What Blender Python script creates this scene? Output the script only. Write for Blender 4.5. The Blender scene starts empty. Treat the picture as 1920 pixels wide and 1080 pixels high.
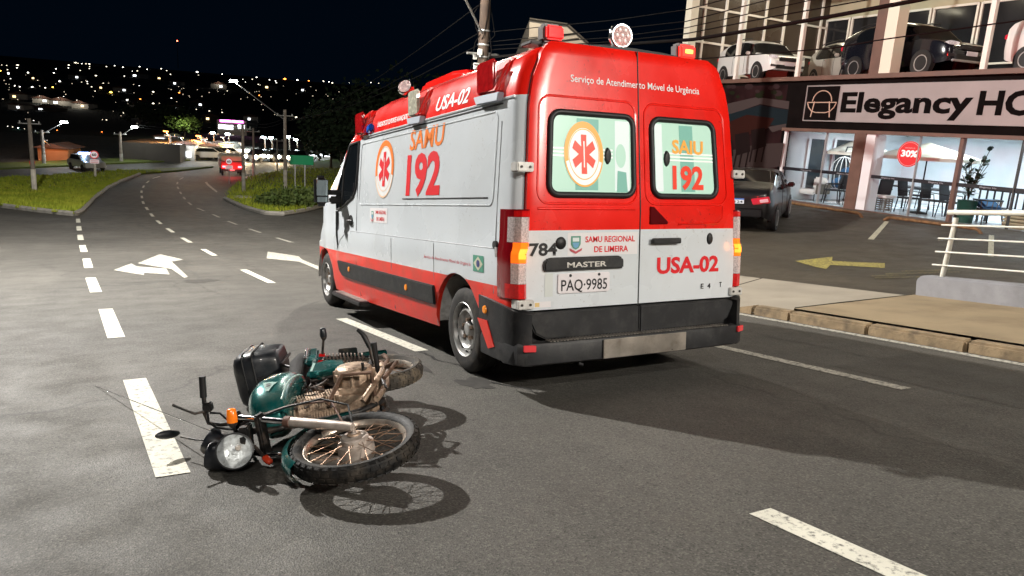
import bpy, bmesh, math, random
import numpy as np
from mathutils import Vector, Matrix, noise
random.seed(7)
scene = bpy.context.scene
col = scene.collection
PI = math.pi
# ------------------------------------------------------------------ camera
CAM = Vector((-3.3314, -4.2894, 1.3194))
CF = Vector((0.46724, 0.87694, -0.11206)).normalized()
CR = Vector((0.88251, -0.47010, 0.00676)); CR = (CR - CF * CR.dot(CF)).normalized()
CU = CR.cross(CF)
FPX = 1370.9
cam_d = bpy.data.cameras.new('camera'); cam = bpy.data.objects.new('camera', cam_d); col.objects.link(cam)
cam_d.sensor_width = 36; cam_d.lens = 36 * FPX / 1920; cam_d.clip_start = .05; cam_d.clip_end = 6000
cam.matrix_world = Matrix(((CR.x, CU.x, -CF.x, CAM.x), (CR.y, CU.y, -CF.y, CAM.y), (CR.z, CU.z, -CF.z, CAM.z), (0, 0, 0, 1)))
scene.camera = cam
# ------------------------------------------------------------------ night sky, exposure
w = bpy.data.worlds.new('World'); scene.world = w; w.use_nodes = True
bg = w.node_tree.nodes['Background']; bg.inputs[0].default_value = (.10, .42, 1.0, 1); bg.inputs[1].default_value = .0011
vs = scene.view_settings
scene.display_settings.display_device = 'sRGB'
vs.view_transform = 'Standard'; vs.look = 'None'; vs.gamma = 1; vs.exposure = 2.0; vs.use_curve_mapping = False
scene.cycles.max_bounces = 5; scene.cycles.diffuse_bounces = 2; scene.cycles.glossy_bounces = 3
scene.cycles.transmission_bounces = 4; scene.cycles.transparent_max_bounces = 8
scene.cycles.sample_clamp_indirect = 4; scene.cycles.caustics_reflective = False; scene.cycles.caustics_refractive = False

# ------------------------------------------------------------------ helpers
def tag(o, label=None, cat=None, group=None, kind=None):
    if label: o['label'] = label
    if cat: o['category'] = cat
    if group: o['group'] = group
    if kind: o['kind'] = kind
    return o
def thing(name, label, cat, loc=(0, 0, 0), rot=None, group=None):
    o = bpy.data.objects.new(name, None); col.objects.link(o); o.empty_display_size = .1
    if isinstance(rot, Matrix): o.matrix_world = Matrix.Translation(loc) @ rot.to_4x4()
    else:
        o.location = loc
        if rot: o.rotation_euler = rot
    return tag(o, label, cat, group)
def copy_tree(o, parent=None):
    c = o.copy(); col.objects.link(c); c.parent = parent
    for ch in list(o.children): copy_tree(ch, c)
    return c
def lerp(a, b, t): return a + (b - a) * t
def interp(x, xs, ys): return float(np.interp(x, xs, ys))

class MB:
    def __init__(s): s.v = []; s.f = []; s.m = []
    def add(s, vs, fs, T=None, mi=0):
        n = len(s.v)
        for p in vs:
            p = Vector(p)
            s.v.append(T @ p if T is not None else p)
        for f in fs: s.f.append([i + n for i in f]); s.m.append(mi)
        return s
    def box(s, c, d, T=None, mi=0, R=None):
        x, y, z = d[0] / 2, d[1] / 2, d[2] / 2; c = Vector(c)
        vs = [Vector((a * x, b * y, e * z)) for a in (-1, 1) for b in (-1, 1) for e in (-1, 1)]
        if R is not None: vs = [R @ p for p in vs]
        return s.add([c + p for p in vs], [(0, 1, 3, 2), (4, 6, 7, 5), (0, 4, 5, 1), (2, 3, 7, 6), (0, 2, 6, 4), (1, 5, 7, 3)], T, mi)
    def tube(s, pts, r, n=8, closed=False, T=None, mi=0, caps=True):
        pts = [Vector(p) for p in pts]; k = len(pts); rr = r if isinstance(r, (list, tuple)) else [r] * k
        prev = None; rings = []
        for i in range(k):
            if closed: t = pts[(i + 1) % k] - pts[i - 1]
            else: t = pts[min(i + 1, k - 1)] - pts[max(i - 1, 0)]
            if t.length < 1e-9: t = Vector((0, 0, 1))
            t.normalize()
            if prev is None: a = t.orthogonal().normalized()
            else:
                a = prev - t * prev.dot(t)
                a = a.normalized() if a.length > 1e-6 else t.orthogonal().normalized()
            prev = a; b = t.cross(a)
            rings.append([pts[i] + (a * math.cos(2 * PI * j / n) + b * math.sin(2 * PI * j / n)) * rr[i] for j in range(n)])
        vs = [p for q in rings for p in q]; fs = []
        for i in range(k if closed else k - 1):
            i2 = (i + 1) % k
            for j in range(n):
                j2 = (j + 1) % n; fs.append((i * n + j, i * n + j2, i2 * n + j2, i2 * n + j))
        if caps and not closed: fs.append(tuple(range(n - 1, -1, -1))); fs.append(tuple((k - 1) * n + j for j in range(n)))
        return s.add(vs, fs, T, mi)
    def lathe(s, prof, n=24, T=None, mi=0, closed=False, a0=0, a1=2 * PI):
        # profile [(r, h)] turned round the local z axis
        k = len(prof); full = abs(a1 - a0 - 2 * PI) < 1e-6; m = n if full else n + 1
        vs = [(r * math.cos(a0 + (a1 - a0) * j / n), r * math.sin(a0 + (a1 - a0) * j / n), h) for r, h in prof for j in range(m)]
        fs = []
        for i in range(k if closed else k - 1):
            i2 = (i + 1) % k
            for j in range(n):
                j2 = (j + 1) % m; fs.append((i * m + j, i * m + j2, i2 * m + j2, i2 * m + j))
        return s.add(vs, fs, T, mi)
    def cyl(s, p, q, r, n=16, mi=0, T=None): return s.tube([p, q], r, n, T=T, mi=mi)
    def prism(s, poly, fn, d0, d1, mi=0, T=None):
        # polygon (u,v) -> fn(u,v,d) at two depths
        n = len(poly)
        vs = [fn(u, v, d0) for u, v in poly] + [fn(u, v, d1) for u, v in poly]
        fs = [tuple(range(n)), tuple(range(2 * n - 1, n - 1, -1))] + [(i, i + n, (i + 1) % n + n, (i + 1) % n) for i in range(n)]
        return s.add(vs, fs, T, mi)
    def sphere(s, c, r, n=12, T=None, mi=0):
        rx, ry, rz = r if isinstance(r, (tuple, list)) else (r, r, r); c = Vector(c); vs = []; fs = []; m = n // 2
        for i in range(m + 1):
            th = PI * i / m
            for j in range(n): vs.append(c + Vector((rx * math.sin(th) * math.cos(2 * PI * j / n), ry * math.sin(th) * math.sin(2 * PI * j / n), rz * math.cos(th))))
        for i in range(m):
            for j in range(n): fs.append((i * n + j, (i + 1) * n + j, (i + 1) * n + (j + 1) % n, i * n + (j + 1) % n))
        return s.add(vs, fs, T, mi)
    def mesh(s, name, mats, smooth=None, bevel=0, bseg=2, merge=False):
        me = bpy.data.meshes.new(name)
        me.from_pydata([tuple(p) for p in s.v], [], s.f)
        for m in (mats if isinstance(mats, (list, tuple)) else [mats]): me.materials.append(m)
        if any(s.m): me.polygons.foreach_set('material_index', s.m)
        me.validate()
        bm = bmesh.new(); bm.from_mesh(me)
        if merge or bevel: bmesh.ops.remove_doubles(bm, verts=bm.verts, dist=1e-5)
        bmesh.ops.dissolve_degenerate(bm, dist=1e-6, edges=bm.edges)
        bmesh.ops.recalc_face_normals(bm, faces=bm.faces)
        if bevel:
            es = [e for e in bm.edges if len(e.link_faces) == 2 and e.calc_face_angle(0) > .6]
            bmesh.ops.bevel(bm, geom=es, offset=bevel, segments=bseg, affect='EDGES', clamp_overlap=True)
        bm.to_mesh(me); bm.free()
        if smooth is not None or bevel:
            me.shade_smooth(); me.set_sharp_from_angle(angle=math.radians(smooth or 35))
        return me
    def build(s, name, mats, parent=None, smooth=None, bevel=0, bseg=2, merge=False, label=None):
        o = bpy.data.objects.new(name, s.mesh(name, mats, smooth, bevel, bseg, merge)); col.objects.link(o); o.parent = parent
        if label: o['label'] = label
        return o

def rr(x0, y0, x1, y1, r, n=5, top=1.0):
    # rounded rectangle; top scales the x of the upper edge about the inner side
    pts = []
    for cx, cy, a in ((x1 - r, y1 - r, 0), (x0 + r, y1 - r, PI / 2), (x0 + r, y0 + r, PI), (x1 - r, y0 + r, 1.5 * PI)):
        for i in range(n + 1): t = a + PI / 2 * i / n; pts.append((cx + r * math.cos(t), cy + r * math.sin(t)))
    return pts
def circle(cx, cy, rx, ry=None, n=28, a0=0, a1=2 * PI):
    ry = ry or rx; m = n if abs(a1 - a0 - 2 * PI) < 1e-6 else n + 1
    return [(cx + rx * math.cos(a0 + (a1 - a0) * i / n), cy + ry * math.sin(a0 + (a1 - a0) * i / n)) for i in range(m)]
def Tz(p, d, up=(0, 0, 1)):
    # frame at p whose local z points along d
    z = Vector(d).normalized(); u = Vector(up)
    if abs(z.dot(u.normalized())) > .98: u = Vector((1, 0, 0))
    x = u.cross(z).normalized(); y = z.cross(x)
    return Matrix(((x.x, y.x, z.x, p[0]), (x.y, y.y, z.y, p[1]), (x.z, y.z, z.z, p[2]), (0, 0, 0, 1)))

# ------------------------------------------------------------------ materials
MATS = {}
def mat(name, c, rough=.5, metal=0, spec=.5, coat=0, var=.0, scale=8, bump=0, bscale=60, dirt=None, emit=None, estr=0, alpha=1, trans=0, ior=1.45, object_space=False, vcol2=None, detail=4, specks=None):
    if name in MATS: return MATS[name]
    m = bpy.data.materials.new(name); m.use_nodes = True; nt = m.node_tree; N = nt.nodes; L = nt.links
    b = N['Principled BSDF']
    b.inputs['Base Color'].default_value = (*c, 1); b.inputs['Roughness'].default_value = rough; b.inputs['Metallic'].default_value = metal
    b.inputs['Specular IOR Level'].default_value = spec; b.inputs['Coat Weight'].default_value = coat; b.inputs['Coat Roughness'].default_value = .08
    b.inputs['IOR'].default_value = ior; b.inputs['Transmission Weight'].default_value = trans; b.inputs['Alpha'].default_value = alpha
    if emit: b.inputs['Emission Color'].default_value = (*emit, 1); b.inputs['Emission Strength'].default_value = estr
    if var or bump or dirt or specks:
        tc = N.new('ShaderNodeTexCoord'); src = tc.outputs['Object']
        cur = None
        if var:
            nz = N.new('ShaderNodeTexNoise'); nz.inputs['Scale'].default_value = scale; nz.inputs['Detail'].default_value = detail; L.new(src, nz.inputs['Vector'])
            mx = N.new('ShaderNodeMix'); mx.data_type = 'RGBA'
            mp = N.new('ShaderNodeMapRange'); mp.inputs['From Min'].default_value = .3; mp.inputs['From Max'].default_value = .7; L.new(nz.outputs['Fac'], mp.inputs['Value']); L.new(mp.outputs[0], mx.inputs['Factor'])
            c2 = vcol2 or tuple(min(1, x * (1 + var)) for x in c); c1 = c if vcol2 else tuple(x * (1 - var) for x in c)
            mx.inputs['A'].default_value = (*c1, 1); mx.inputs['B'].default_value = (*c2, 1)
            cur = mx.outputs['Result']
            rm = N.new('ShaderNodeMapRange'); rm.inputs['To Min'].default_value = max(.02, rough - .12); rm.inputs['To Max'].default_value = min(1, rough + .12); L.new(nz.outputs['Fac'], rm.inputs['Value']); L.new(rm.outputs[0], b.inputs['Roughness'])
        if dirt:  # (colour, amount, scale): blotchy grime with a shape of its own
            dc, amt, dsc = dirt
            n2 = N.new('ShaderNodeTexNoise'); n2.inputs['Scale'].default_value = dsc; n2.inputs['Detail'].default_value = 8; n2.inputs['Roughness'].default_value = .65; L.new(src, n2.inputs['Vector'])
            mp2 = N.new('ShaderNodeMapRange'); mp2.inputs['From Min'].default_value = .48; mp2.inputs['From Max'].default_value = .72; mp2.inputs['To Max'].default_value = amt; L.new(n2.outputs['Fac'], mp2.inputs['Value'])
            m2 = N.new('ShaderNodeMix'); m2.data_type = 'RGBA'; L.new(mp2.outputs[0], m2.inputs['Factor']); m2.inputs['B'].default_value = (*dc, 1)
            if cur: L.new(cur, m2.inputs['A'])
            else: m2.inputs['A'].default_value = (*c, 1)
            cur = m2.outputs['Result']
        if specks:  # (colour, amount, scale): splashed dots
            sc_, sa_, ss_ = specks
            n5 = N.new('ShaderNodeTexNoise'); n5.inputs['Scale'].default_value = ss_; n5.inputs['Detail'].default_value = 2; L.new(src, n5.inputs['Vector'])
            n6 = N.new('ShaderNodeTexNoise'); n6.inputs['Scale'].default_value = 2.2; n6.inputs['Detail'].default_value = 3; L.new(src, n6.inputs['Vector'])
            ad = N.new('ShaderNodeMath'); ad.operation = 'MULTIPLY_ADD'; L.new(n6.outputs['Fac'], ad.inputs[0]); ad.inputs[1].default_value = .35; L.new(n5.outputs['Fac'], ad.inputs[2])
            mp5 = N.new('ShaderNodeMapRange'); mp5.inputs['From Min'].default_value = .86; mp5.inputs['From Max'].default_value = .92; mp5.inputs['To Max'].default_value = sa_; L.new(ad.outputs[0], mp5.inputs['Value'])
            m5 = N.new('ShaderNodeMix'); m5.data_type = 'RGBA'; L.new(mp5.outputs[0], m5.inputs['Factor']); m5.inputs['B'].default_value = (*sc_, 1)
            if cur: L.new(cur, m5.inputs['A'])
            else: m5.inputs['A'].default_value = (*c, 1)
            cur = m5.outputs['Result']
        if cur: L.new(cur, b.inputs['Base Color'])
        if bump:
            n3 = N.new('ShaderNodeTexNoise'); n3.inputs['Scale'].default_value = bscale; n3.inputs['Detail'].default_value = 3; L.new(src, n3.inputs['Vector'])
            bp = N.new('ShaderNodeBump'); bp.inputs['Strength'].default_value = bump; bp.inputs['Distance'].default_value = .01; L.new(n3.outputs['Fac'], bp.inputs['Height']); L.new(bp.outputs[0], b.inputs['Normal'])
    MATS[name] = m; return m
def emis(name, c, s):
    if name in MATS: return MATS[name]
    m = bpy.data.materials.new(name); m.use_nodes = True; nt = m.node_tree
    b = nt.nodes['Principled BSDF']; b.inputs['Base Color'].default_value = (*[x * .5 for x in c], 1); b.inputs['Emission Color'].default_value = (*c, 1); b.inputs['Emission Strength'].default_value = s
    MATS[name] = m; return m
def asphalt(name, base, fleck, wet=0, patch=.35):
    m = bpy.data.materials.new(name); m.use_nodes = True; nt = m.node_tree; N = nt.nodes; L = nt.links; b = N['Principled BSDF']
    tc = N.new('ShaderNodeTexCoord'); src = tc.outputs['Object']
    def noi(sc, det=3, rg=.6):
        n = N.new('ShaderNodeTexNoise'); n.inputs['Scale'].default_value = sc; n.inputs['Detail'].default_value = det; n.inputs['Roughness'].default_value = rg; L.new(src, n.inputs['Vector']); return n.outputs['Fac']
    def rng(v, a, bb, c=0, d=1):
        r = N.new('ShaderNodeMapRange'); r.inputs['From Min'].default_value = a; r.inputs['From Max'].default_value = bb; r.inputs['To Min'].default_value = c; r.inputs['To Max'].default_value = d; L.new(v, r.inputs['Value']); return r.outputs[0]
    def mix(f, a, bb):
        x = N.new('ShaderNodeMix'); x.data_type = 'RGBA'; L.new(f, x.inputs['Factor'])
        for k, v in (('A', a), ('B', bb)):
            if isinstance(v, tuple): x.inputs[k].default_value = (*v, 1)
            else: L.new(v, x.inputs[k])
        return x.outputs['Result']
    big = noi(.35, 4, .55); mid = noi(2.3, 5, .6)
    vo = N.new('ShaderNodeTexVoronoi'); vo.inputs['Scale'].default_value = 125; L.new(src, vo.inputs['Vector'])
    vc = N.new('ShaderNodeSeparateColor'); L.new(vo.outputs['Color'], vc.inputs[0])
    c0 = mix(rng(big, .35, .65), tuple(x * (1 - patch) for x in base), tuple(x * (1 + patch * .6) for x in base))
    mpg = N.new('ShaderNodeMapping'); mpg.inputs['Scale'].default_value = (1.5, .05, 1); L.new(src, mpg.inputs['Vector'])
    ns = N.new('ShaderNodeTexNoise'); ns.inputs['Scale'].default_value = 1.0; ns.inputs['Detail'].default_value = 5; ns.inputs['Roughness'].default_value = .6; L.new(mpg.outputs[0], ns.inputs['Vector'])
    c0 = mix(rng(ns.outputs['Fac'], .42, .68, 0, .55), c0, tuple(x * .60 for x in base))
    c1 = mix(rng(mid, .52, .75, 0, .45), c0, tuple(x * .55 for x in base))
    c2 = mix(rng(vc.outputs[0], .55, 1, 0, .48), c1, fleck)
    c3 = mix(rng(vc.outputs[1], .72, .95, 0, .7), c2, tuple(x * .25 for x in base))
    # tar cracks and worn seams
    wv = N.new('ShaderNodeTexVoronoi'); wv.feature = 'DISTANCE_TO_EDGE'; wv.inputs['Scale'].default_value = .16
    nz = N.new('ShaderNodeTexNoise'); nz.inputs['Scale'].default_value = 1.6; nz.inputs['Detail'].default_value = 6; L.new(src, nz.inputs['Vector'])
    va = N.new('ShaderNodeVectorMath'); va.operation = 'MULTIPLY_ADD'; L.new(nz.outputs['Color'], va.inputs[0]); va.inputs[1].default_value = (1.2, 1.2, 0); L.new(src, va.inputs[2]); L.new(va.outputs[0], wv.inputs['Vector'])
    c4 = mix(rng(wv.outputs['Distance'], .0, .006, .55, 0), c3, tuple(x * .3 for x in base))
    L.new(c4, b.inputs['Base Color'])
    L.new(rng(mid, .3, .7, .62 - wet, .85 - wet), b.inputs['Roughness'])
    bp = N.new('ShaderNodeBump'); bp.inputs['Strength'].default_value = .5; bp.inputs['Distance'].default_value = .005
    L.new(vo.outputs['Distance'], bp.inputs['Height']); L.new(bp.outputs[0], b.inputs['Normal'])
    MATS[name] = m; return m
def paint(name, c, wear, under=(.05, .048, .044), sc=26):
    m = bpy.data.materials.new(name); m.use_nodes = True; nt = m.node_tree; N = nt.nodes; L = nt.links; b = N['Principled BSDF']
    tc = N.new('ShaderNodeTexCoord'); n = N.new('ShaderNodeTexNoise'); n.inputs['Scale'].default_value = sc; n.inputs['Detail'].default_value = 8; n.inputs['Roughness'].default_value = .7; L.new(tc.outputs['Object'], n.inputs['Vector'])
    r = N.new('ShaderNodeMapRange'); r.inputs['From Min'].default_value = .72 - wear * .4; r.inputs['From Max'].default_value = .80 - wear * .25; L.new(n.outputs['Fac'], r.inputs['Value'])
    n2 = N.new('ShaderNodeTexNoise'); n2.inputs['Scale'].default_value = 3; n2.inputs['Detail'].default_value = 5; L.new(tc.outputs['Object'], n2.inputs['Vector'])
    x0 = N.new('ShaderNodeMix'); x0.data_type = 'RGBA'; L.new(n2.outputs['Fac'], x0.inputs['Factor']); x0.inputs['A'].default_value = (*[k * .72 for k in c], 1); x0.inputs['B'].default_value = (*c, 1)
    x = N.new('ShaderNodeMix'); x.data_type = 'RGBA'; L.new(r.outputs[0], x.inputs['Factor']); L.new(x0.outputs['Result'], x.inputs['A']); x.inputs['B'].default_value = (*under, 1)
    L.new(x.outputs['Result'], b.inputs['Base Color']); b.inputs['Roughness'].default_value = .75
    bp = N.new('ShaderNodeBump'); bp.inputs['Strength'].default_value = .4; bp.inputs['Distance'].default_value = .004
    n4 = N.new('ShaderNodeTexNoise'); n4.inputs['Scale'].default_value = 130; L.new(tc.outputs['Object'], n4.inputs['Vector']); L.new(n4.outputs['Fac'], bp.inputs['Height']); L.new(bp.outputs[0], b.inputs['Normal'])
    MATS[name] = m; return m

def pane_glass():
    m = bpy.data.materials.new('pane_glass'); m.use_nodes = True; nt = m.node_tree; N = nt.nodes; L = nt.links
    for n in list(N):
        if n.type == 'BSDF_PRINCIPLED': N.remove(n)
    o = [n for n in N if n.type == 'OUTPUT_MATERIAL'][0]
    tr = N.new('ShaderNodeBsdfTransparent'); tr.inputs[0].default_value = (.93, .96, .97, 1); gl = N.new('ShaderNodeBsdfGlossy'); gl.inputs['Roughness'].default_value = .02; gl.inputs[0].default_value = (.9, .9, .9, 1)
    fr = N.new('ShaderNodeFresnel'); fr.inputs[0].default_value = 1.5; mx = N.new('ShaderNodeMixShader'); L.new(fr.outputs[0], mx.inputs[0]); L.new(tr.outputs[0], mx.inputs[1]); L.new(gl.outputs[0], mx.inputs[2]); L.new(mx.outputs[0], o.inputs[0]); return m
M_PANE = pane_glass()
def text_mesh(name, s, m, fn, u0, u1, v0, v1, parent, bold=.0, shear=0, label=None, cap=None):
    """flat lettering: the text box is stretched to u0..u1, v0..v1 (cap height) and laid on fn(u, v)"""
    cu = bpy.data.curves.new(name, 'FONT'); cu.body = s; cu.size = 1; cu.offset = bold; cu.shear = shear; cu.resolution_u = 3
    o = bpy.data.objects.new(name + '_tmp', cu); col.objects.link(o)
    dg = bpy.context.evaluated_depsgraph_get()
    me = bpy.data.meshes.new_from_object(o.evaluated_get(dg)); bpy.data.objects.remove(o); bpy.data.curves.remove(cu)
    xs = [p.co.x for p in me.vertices]; x0, x1 = min(xs), max(xs)
    CAP = cap or .729
    for p in me.vertices:
        u = lerp(u0, u1, (p.co.x - x0) / (x1 - x0)); v = lerp(v0, v1, (p.co.y) / CAP)
        p.co = Vector(fn(u, v))
    me.materials.clear(); me.materials.append(m); me.name = name
    ob = bpy.data.objects.new(name, me); col.objects.link(ob); ob.parent = parent
    if label: ob['label'] = label
    return ob
def decal(name, poly, m, fn, parent, label=None):
    b = MB(); b.add([fn(u, v) for u, v in poly], [tuple(range(len(poly)))])
    me = bpy.data.meshes.new(name); me.from_pydata([tuple(p) for p in b.v], [], b.f); me.materials.append(m)
    o = bpy.data.objects.new(name, me); col.objects.link(o); o.parent = parent
    if label: o['label'] = label
    return o

# ------------------------------------------------------------------ lie of the land
# the road drops away ahead; in this frame (z normal to the road at the ambulance) the valley floor curves up
TH = .1155                                  # true vertical leans this much from the road's normal
UP = Vector((0, -math.sin(TH), math.cos(TH)))
def hz(Y):
    if Y < 6: return 0.
    if Y < 80: return .00097 * (Y - 6) ** 2
    if Y < 190: return 5.312 + .142 * (Y - 80)
    return 20.93 + .1715 * (Y - 190)
def ground(X, Y): return hz(Y)
def zlot(X, Y):
    zA = .12 + .07 * max(Y - 5, 0); zB = 1.55 + .109 * (max(Y, 3) - 13.06); s = (X - 6.15) / 10.35
    return zA * (1 - s) + zB * s
def ray(x, y): return CF + CR * ((x - 960) / FPX) + CU * ((540 - y) / FPX)
def hit(x, y, fn=ground):
    d = ray(x, y); t = 2.
    while t < 4000:
        P = CAM + d * t
        if P.z < fn(P.x, P.y): break
        t *= 1.01
    lo, hi = t / 1.01, t
    for _ in range(30):
        m = (lo + hi) / 2; P = CAM + d * m
        if P.z < fn(P.x, P.y): hi = m
        else: lo = m
    return P
def at(x, y, dep): return CAM + ray(x, y) * dep
RX = Matrix.Rotation(TH, 4, 'X')            # upright posts and buildings
# ================================================================== street lamps that light the place
def lamp_light(name, loc, watts, colr, radius=.12, parent=None):
    d = bpy.data.lights.new(name, 'POINT'); d.energy = watts; d.color = colr; d.shadow_soft_size = radius
    o = bpy.data.objects.new(name, d); col.objects.link(o); o.parent = parent; o.location = loc; return o
def street_lamp(base, h, arm, label, watts=0, colr=(1, .93, .82), head=emis('lamp_white', (1, .95, .85), 30), pole_r=.11, group=None, drop=0, name='street_lamp', radius=.12):
    """round concrete pole, slanted arm, lamp head (arm: vector from the pole top in the pole's own upright frame)"""
    t = thing(name, label, 'street lamp', base, RX, group)
    MB().tube([(0, 0, -.4), (0, 0, h)], [pole_r * 1.25, pole_r * .8], 10).build('pole', mat('concrete_pole', (.30, .27, .24), .9, var=.25, scale=6, bump=.3), t, 40)
    a = Vector(arm); p0 = Vector((0, 0, h - .7)); p1 = p0 + a
    MB().tube([p0, p0 + a * .5 + Vector((0, 0, .05)), p1], .03, 8).build('arm', mat('galvanised', (.45, .45, .44), .45, .8, var=.15), t, 40)
    ax = Vector((a.x, a.y, 0)).normalized(); ang = math.atan2(ax.y, ax.x); R = Matrix.Rotation(ang, 4, 'Z')
    MB().box((0, 0, 0), (.62, .24, .10), T=Matrix.Translation(p1 + ax * .25) @ R).build('lamp_head', mat('galvanised', (.45, .45, .44)), t, bevel=.03)
    MB().box((0, 0, 0), (.46, .18, .02), T=Matrix.Translation(p1 + ax * .25 + Vector((0, 0, -.062))) @ R).build('diffuser', head, t)
    if watts: lamp_light('lamp_bulb', p1 + ax * .25 + Vector((0, 0, -.085 - radius - drop)), watts, colr, radius, t)
    return t
street_lamp((-8.8, 14.2, hz(14.2)), 11.0, (1.6, -.9, .45), 'tall street lamp at the left corner beside the crossing', 5000, (1, .965, .91))
street_lamp((7.4, -13.6, .12), 6.8, (-1.8, .2, .3), 'street lamp standing beyond the end of the low grey wall', 1850, (1, .93, .83))
street_lamp((-8.2, -13.5, 0), 10.2, (1.8, .3, .4), 'unseen fill lamp added on the left side behind the motorcycle', 950, (1, .95, .88))  # unseen lamp added as fill for everything facing the camera
# ================================================================== ground and road
M_GRASS = mat('grass_ground', (.060, .085, .012), .95, var=.5, scale=1.2, bump=.6, bscale=14, vcol2=(.11, .13, .02))
def sheet(name, xs, ys, fn, m, kind='structure', parent=None):
    b = MB(); n = len(xs)
    b.add([(x, y, fn(x, y)) for y in ys for x in xs], [(j * n + i, j * n + i + 1, (j + 1) * n + i + 1, (j + 1) * n + i) for j in range(len(ys) - 1) for i in range(n - 1)])
    o = b.build(name, m, parent, 60)
    if kind: o['kind'] = kind
    return o
ys_far = [-80, -40] + list(range(-20, 6, 5)) + list(range(6, 90, 3)) + list(range(90, 200, 8)) + list(range(200, 1300, 50)) + [1300, 1320]
M_HILL = mat('dark_hillside', (.012, .016, .010), 1, var=.5, scale=.02)
sheet('terrain', [-1500, -700, -300, -120, -60, -30, 0, 30, 60, 120, 300, 700, 1500, 2500], ys_far, lambda x, y: (hz(y) - .10) if y < 1310 else hz(1250) - 60, M_HILL)
M_ROAD = asphalt('asphalt', (.077, .0725, .063), (.185, .175, .153))
road = sheet('road', [-60, -40, -25, -15, -9, -5, -2, 0, 2, 4, 6, 10, 16, 24, 34], [-30, -15, -8, -4, 0, 3, 6] + [6 + 1.2 * i for i in range(1, 80)] + [104, 112, 120], lambda x, y: hz(y), M_ROAD)
M_PAINT = paint('road_paint', (.76, .74, .63), .50); M_PAINTW = paint('worn_road_paint', (.60, .58, .50), .70, (.09, .086, .078))
def conform(name, poly, m, dz=.004, step=.6):
    """flat marking cut into strips so that it follows the road"""
    ys = [p[1] for p in poly]; y0, y1 = min(ys), max(ys); k = max(2, int((y1 - y0) / step) + 1); b = MB(); rows = []
    cand = sorted(set([lerp(y0, y1, i / k) for i in range(k + 1)] + ys))
    for y in cand:
        xs = []
        for (xa, ya), (xb, yb) in zip(poly, poly[1:] + poly[:1]):
            if abs(yb - ya) < 1e-9:
                if abs(y - ya) < 1e-9: xs += [xa, xb]
            elif min(ya, yb) - 1e-9 <= y <= max(ya, yb) + 1e-9: xs.append(xa + (xb - xa) * (y - ya) / (yb - ya))
        if xs: rows.append((y, min(xs), max(xs)))
    vs = []; fs = []
    for y, a, c in rows: vs += [(a, y, hz(y) + dz), (c, y, hz(y) + dz)]
    for i in range(len(rows) - 1): fs.append((2 * i, 2 * i + 1, 2 * i + 3, 2 * i + 2))
    b.add(vs, fs); return b.build(name, m, road)
def poly_at(line, s):  # point and direction on a polyline parameterised by Y
    Y = [p[1] for p in line]; X = [p[0] for p in line]
    return interp(s, Y, X)
def dashes(name, line, spans, wdt, m):
    for a, c in spans:
        xa, xc = poly_at(line, a), poly_at(line, c)
        q = wdt / 2
        conform(name, [(xa - q, a), (xa + q, a), (xc + q, c), (xc - q, c)], m)
LC = [(-3.165, -.5), (-3.30, 1.8), (-3.43, 3.8), (-3.56, 6.1), (-3.80, 9.2), (-4.0, 13.5), (-4.25, 17.8), (-4.48, 22), (-4.69, 26.2), (-4.95, 31.7)]
dashes('lane_dash', LC, [(-.48 + 4.27 * i, 1.80 + 4.27 * i) for i in range(8)], .155, M_PAINT)
pxA = [(448, 505), (380, 467), (328, 438), (298, 417), (286, 405), (279, 396), (274, 389), (268, 380), (266, 370), (265, 358), (271, 346), (284, 335), (303, 330)]
LA = [(-.76, -6), (-.85, -2.8), (-.94, -2.03), (-.98, 1.87), (-1.13, 4.03), (-1.16, 8.3)] + [(P.x, P.y) for P in (hit(x, y) for x, y in pxA[1:])]
LA.sort(key=lambda p: p[1])
dashes('lane_dash', LA, [(-4.4, -2.1), (1.86, 4.05), (8.3, 10.9)] + [(14.6 + 4.6 * i, 16.7 + 4.6 * i) for i in range(12)], .13, M_PAINT)
pxB = [(542, 453), (467, 429), (430, 416), (404, 404), (384, 396), (371, 391), (360, 385), (350, 377), (340, 364), (333, 351), (332, 345), (334, 338), (349, 330)]
LB = [(1.9, -6), (1.69, -1.02), (1.62, .9), (1.6, 8)] + [(P.x, P.y) for P in (hit(x, y) for x, y in pxB)]
LB.sort(key=lambda p: p[1])
dashes('lane_dash', LB, [(-7.3, -5.1), (-1.02, 1.2), (5.3, 7.5), (11.8, 13.8)] + [(18.6 + 4.6 * i, 20.7 + 4.6 * i) for i in range(11)], .12, M_PAINTW)
conform('kerb_line', [(3.36, -9), (3.46, -9), (3.40, 14), (3.30, 14)], M_PAINTW)
e0 = [hit(x, y) for x, y in ((384, 342), (389, 348), (406, 361), (408, 359), (391, 345), (388, 341))]
conform('edge_line', [(p.x, p.y) for p in (e0[0], e0[1], e0[2], e0[3], e0[4], e0[5])], M_PAINTW)
# lane arrows: shaft with heads, in lane coordinates
def arrow(pts_px, m):
    ps = [hit(x, y) for x, y in pts_px]; b = MB()
    n = len(ps); b.add([(p.x, p.y, hz(p.y) + .006) for p in ps], [tuple(range(n))])
    o = b.build('lane_arrow', m, road); return o
arrow([(346, 522), (322, 505), (258, 494), (300, 477), (344, 487), (322, 491), (352, 519)], M_PAINTW)
arrow([(318, 515), (270, 512), (270, 516.5), (213, 507), (246, 494.5), (256, 500), (312, 504)], M_PAINTW)
arrow([(604, 509), (560, 491), (500, 485), (502, 472), (560, 481), (566, 487), (612, 506)], M_PAINTW)
conform('lane_dash', [(1.0, 11.6), (1.13, 11.6), (1.2, 14), (1.07, 14)], M_PAINTW)
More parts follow.
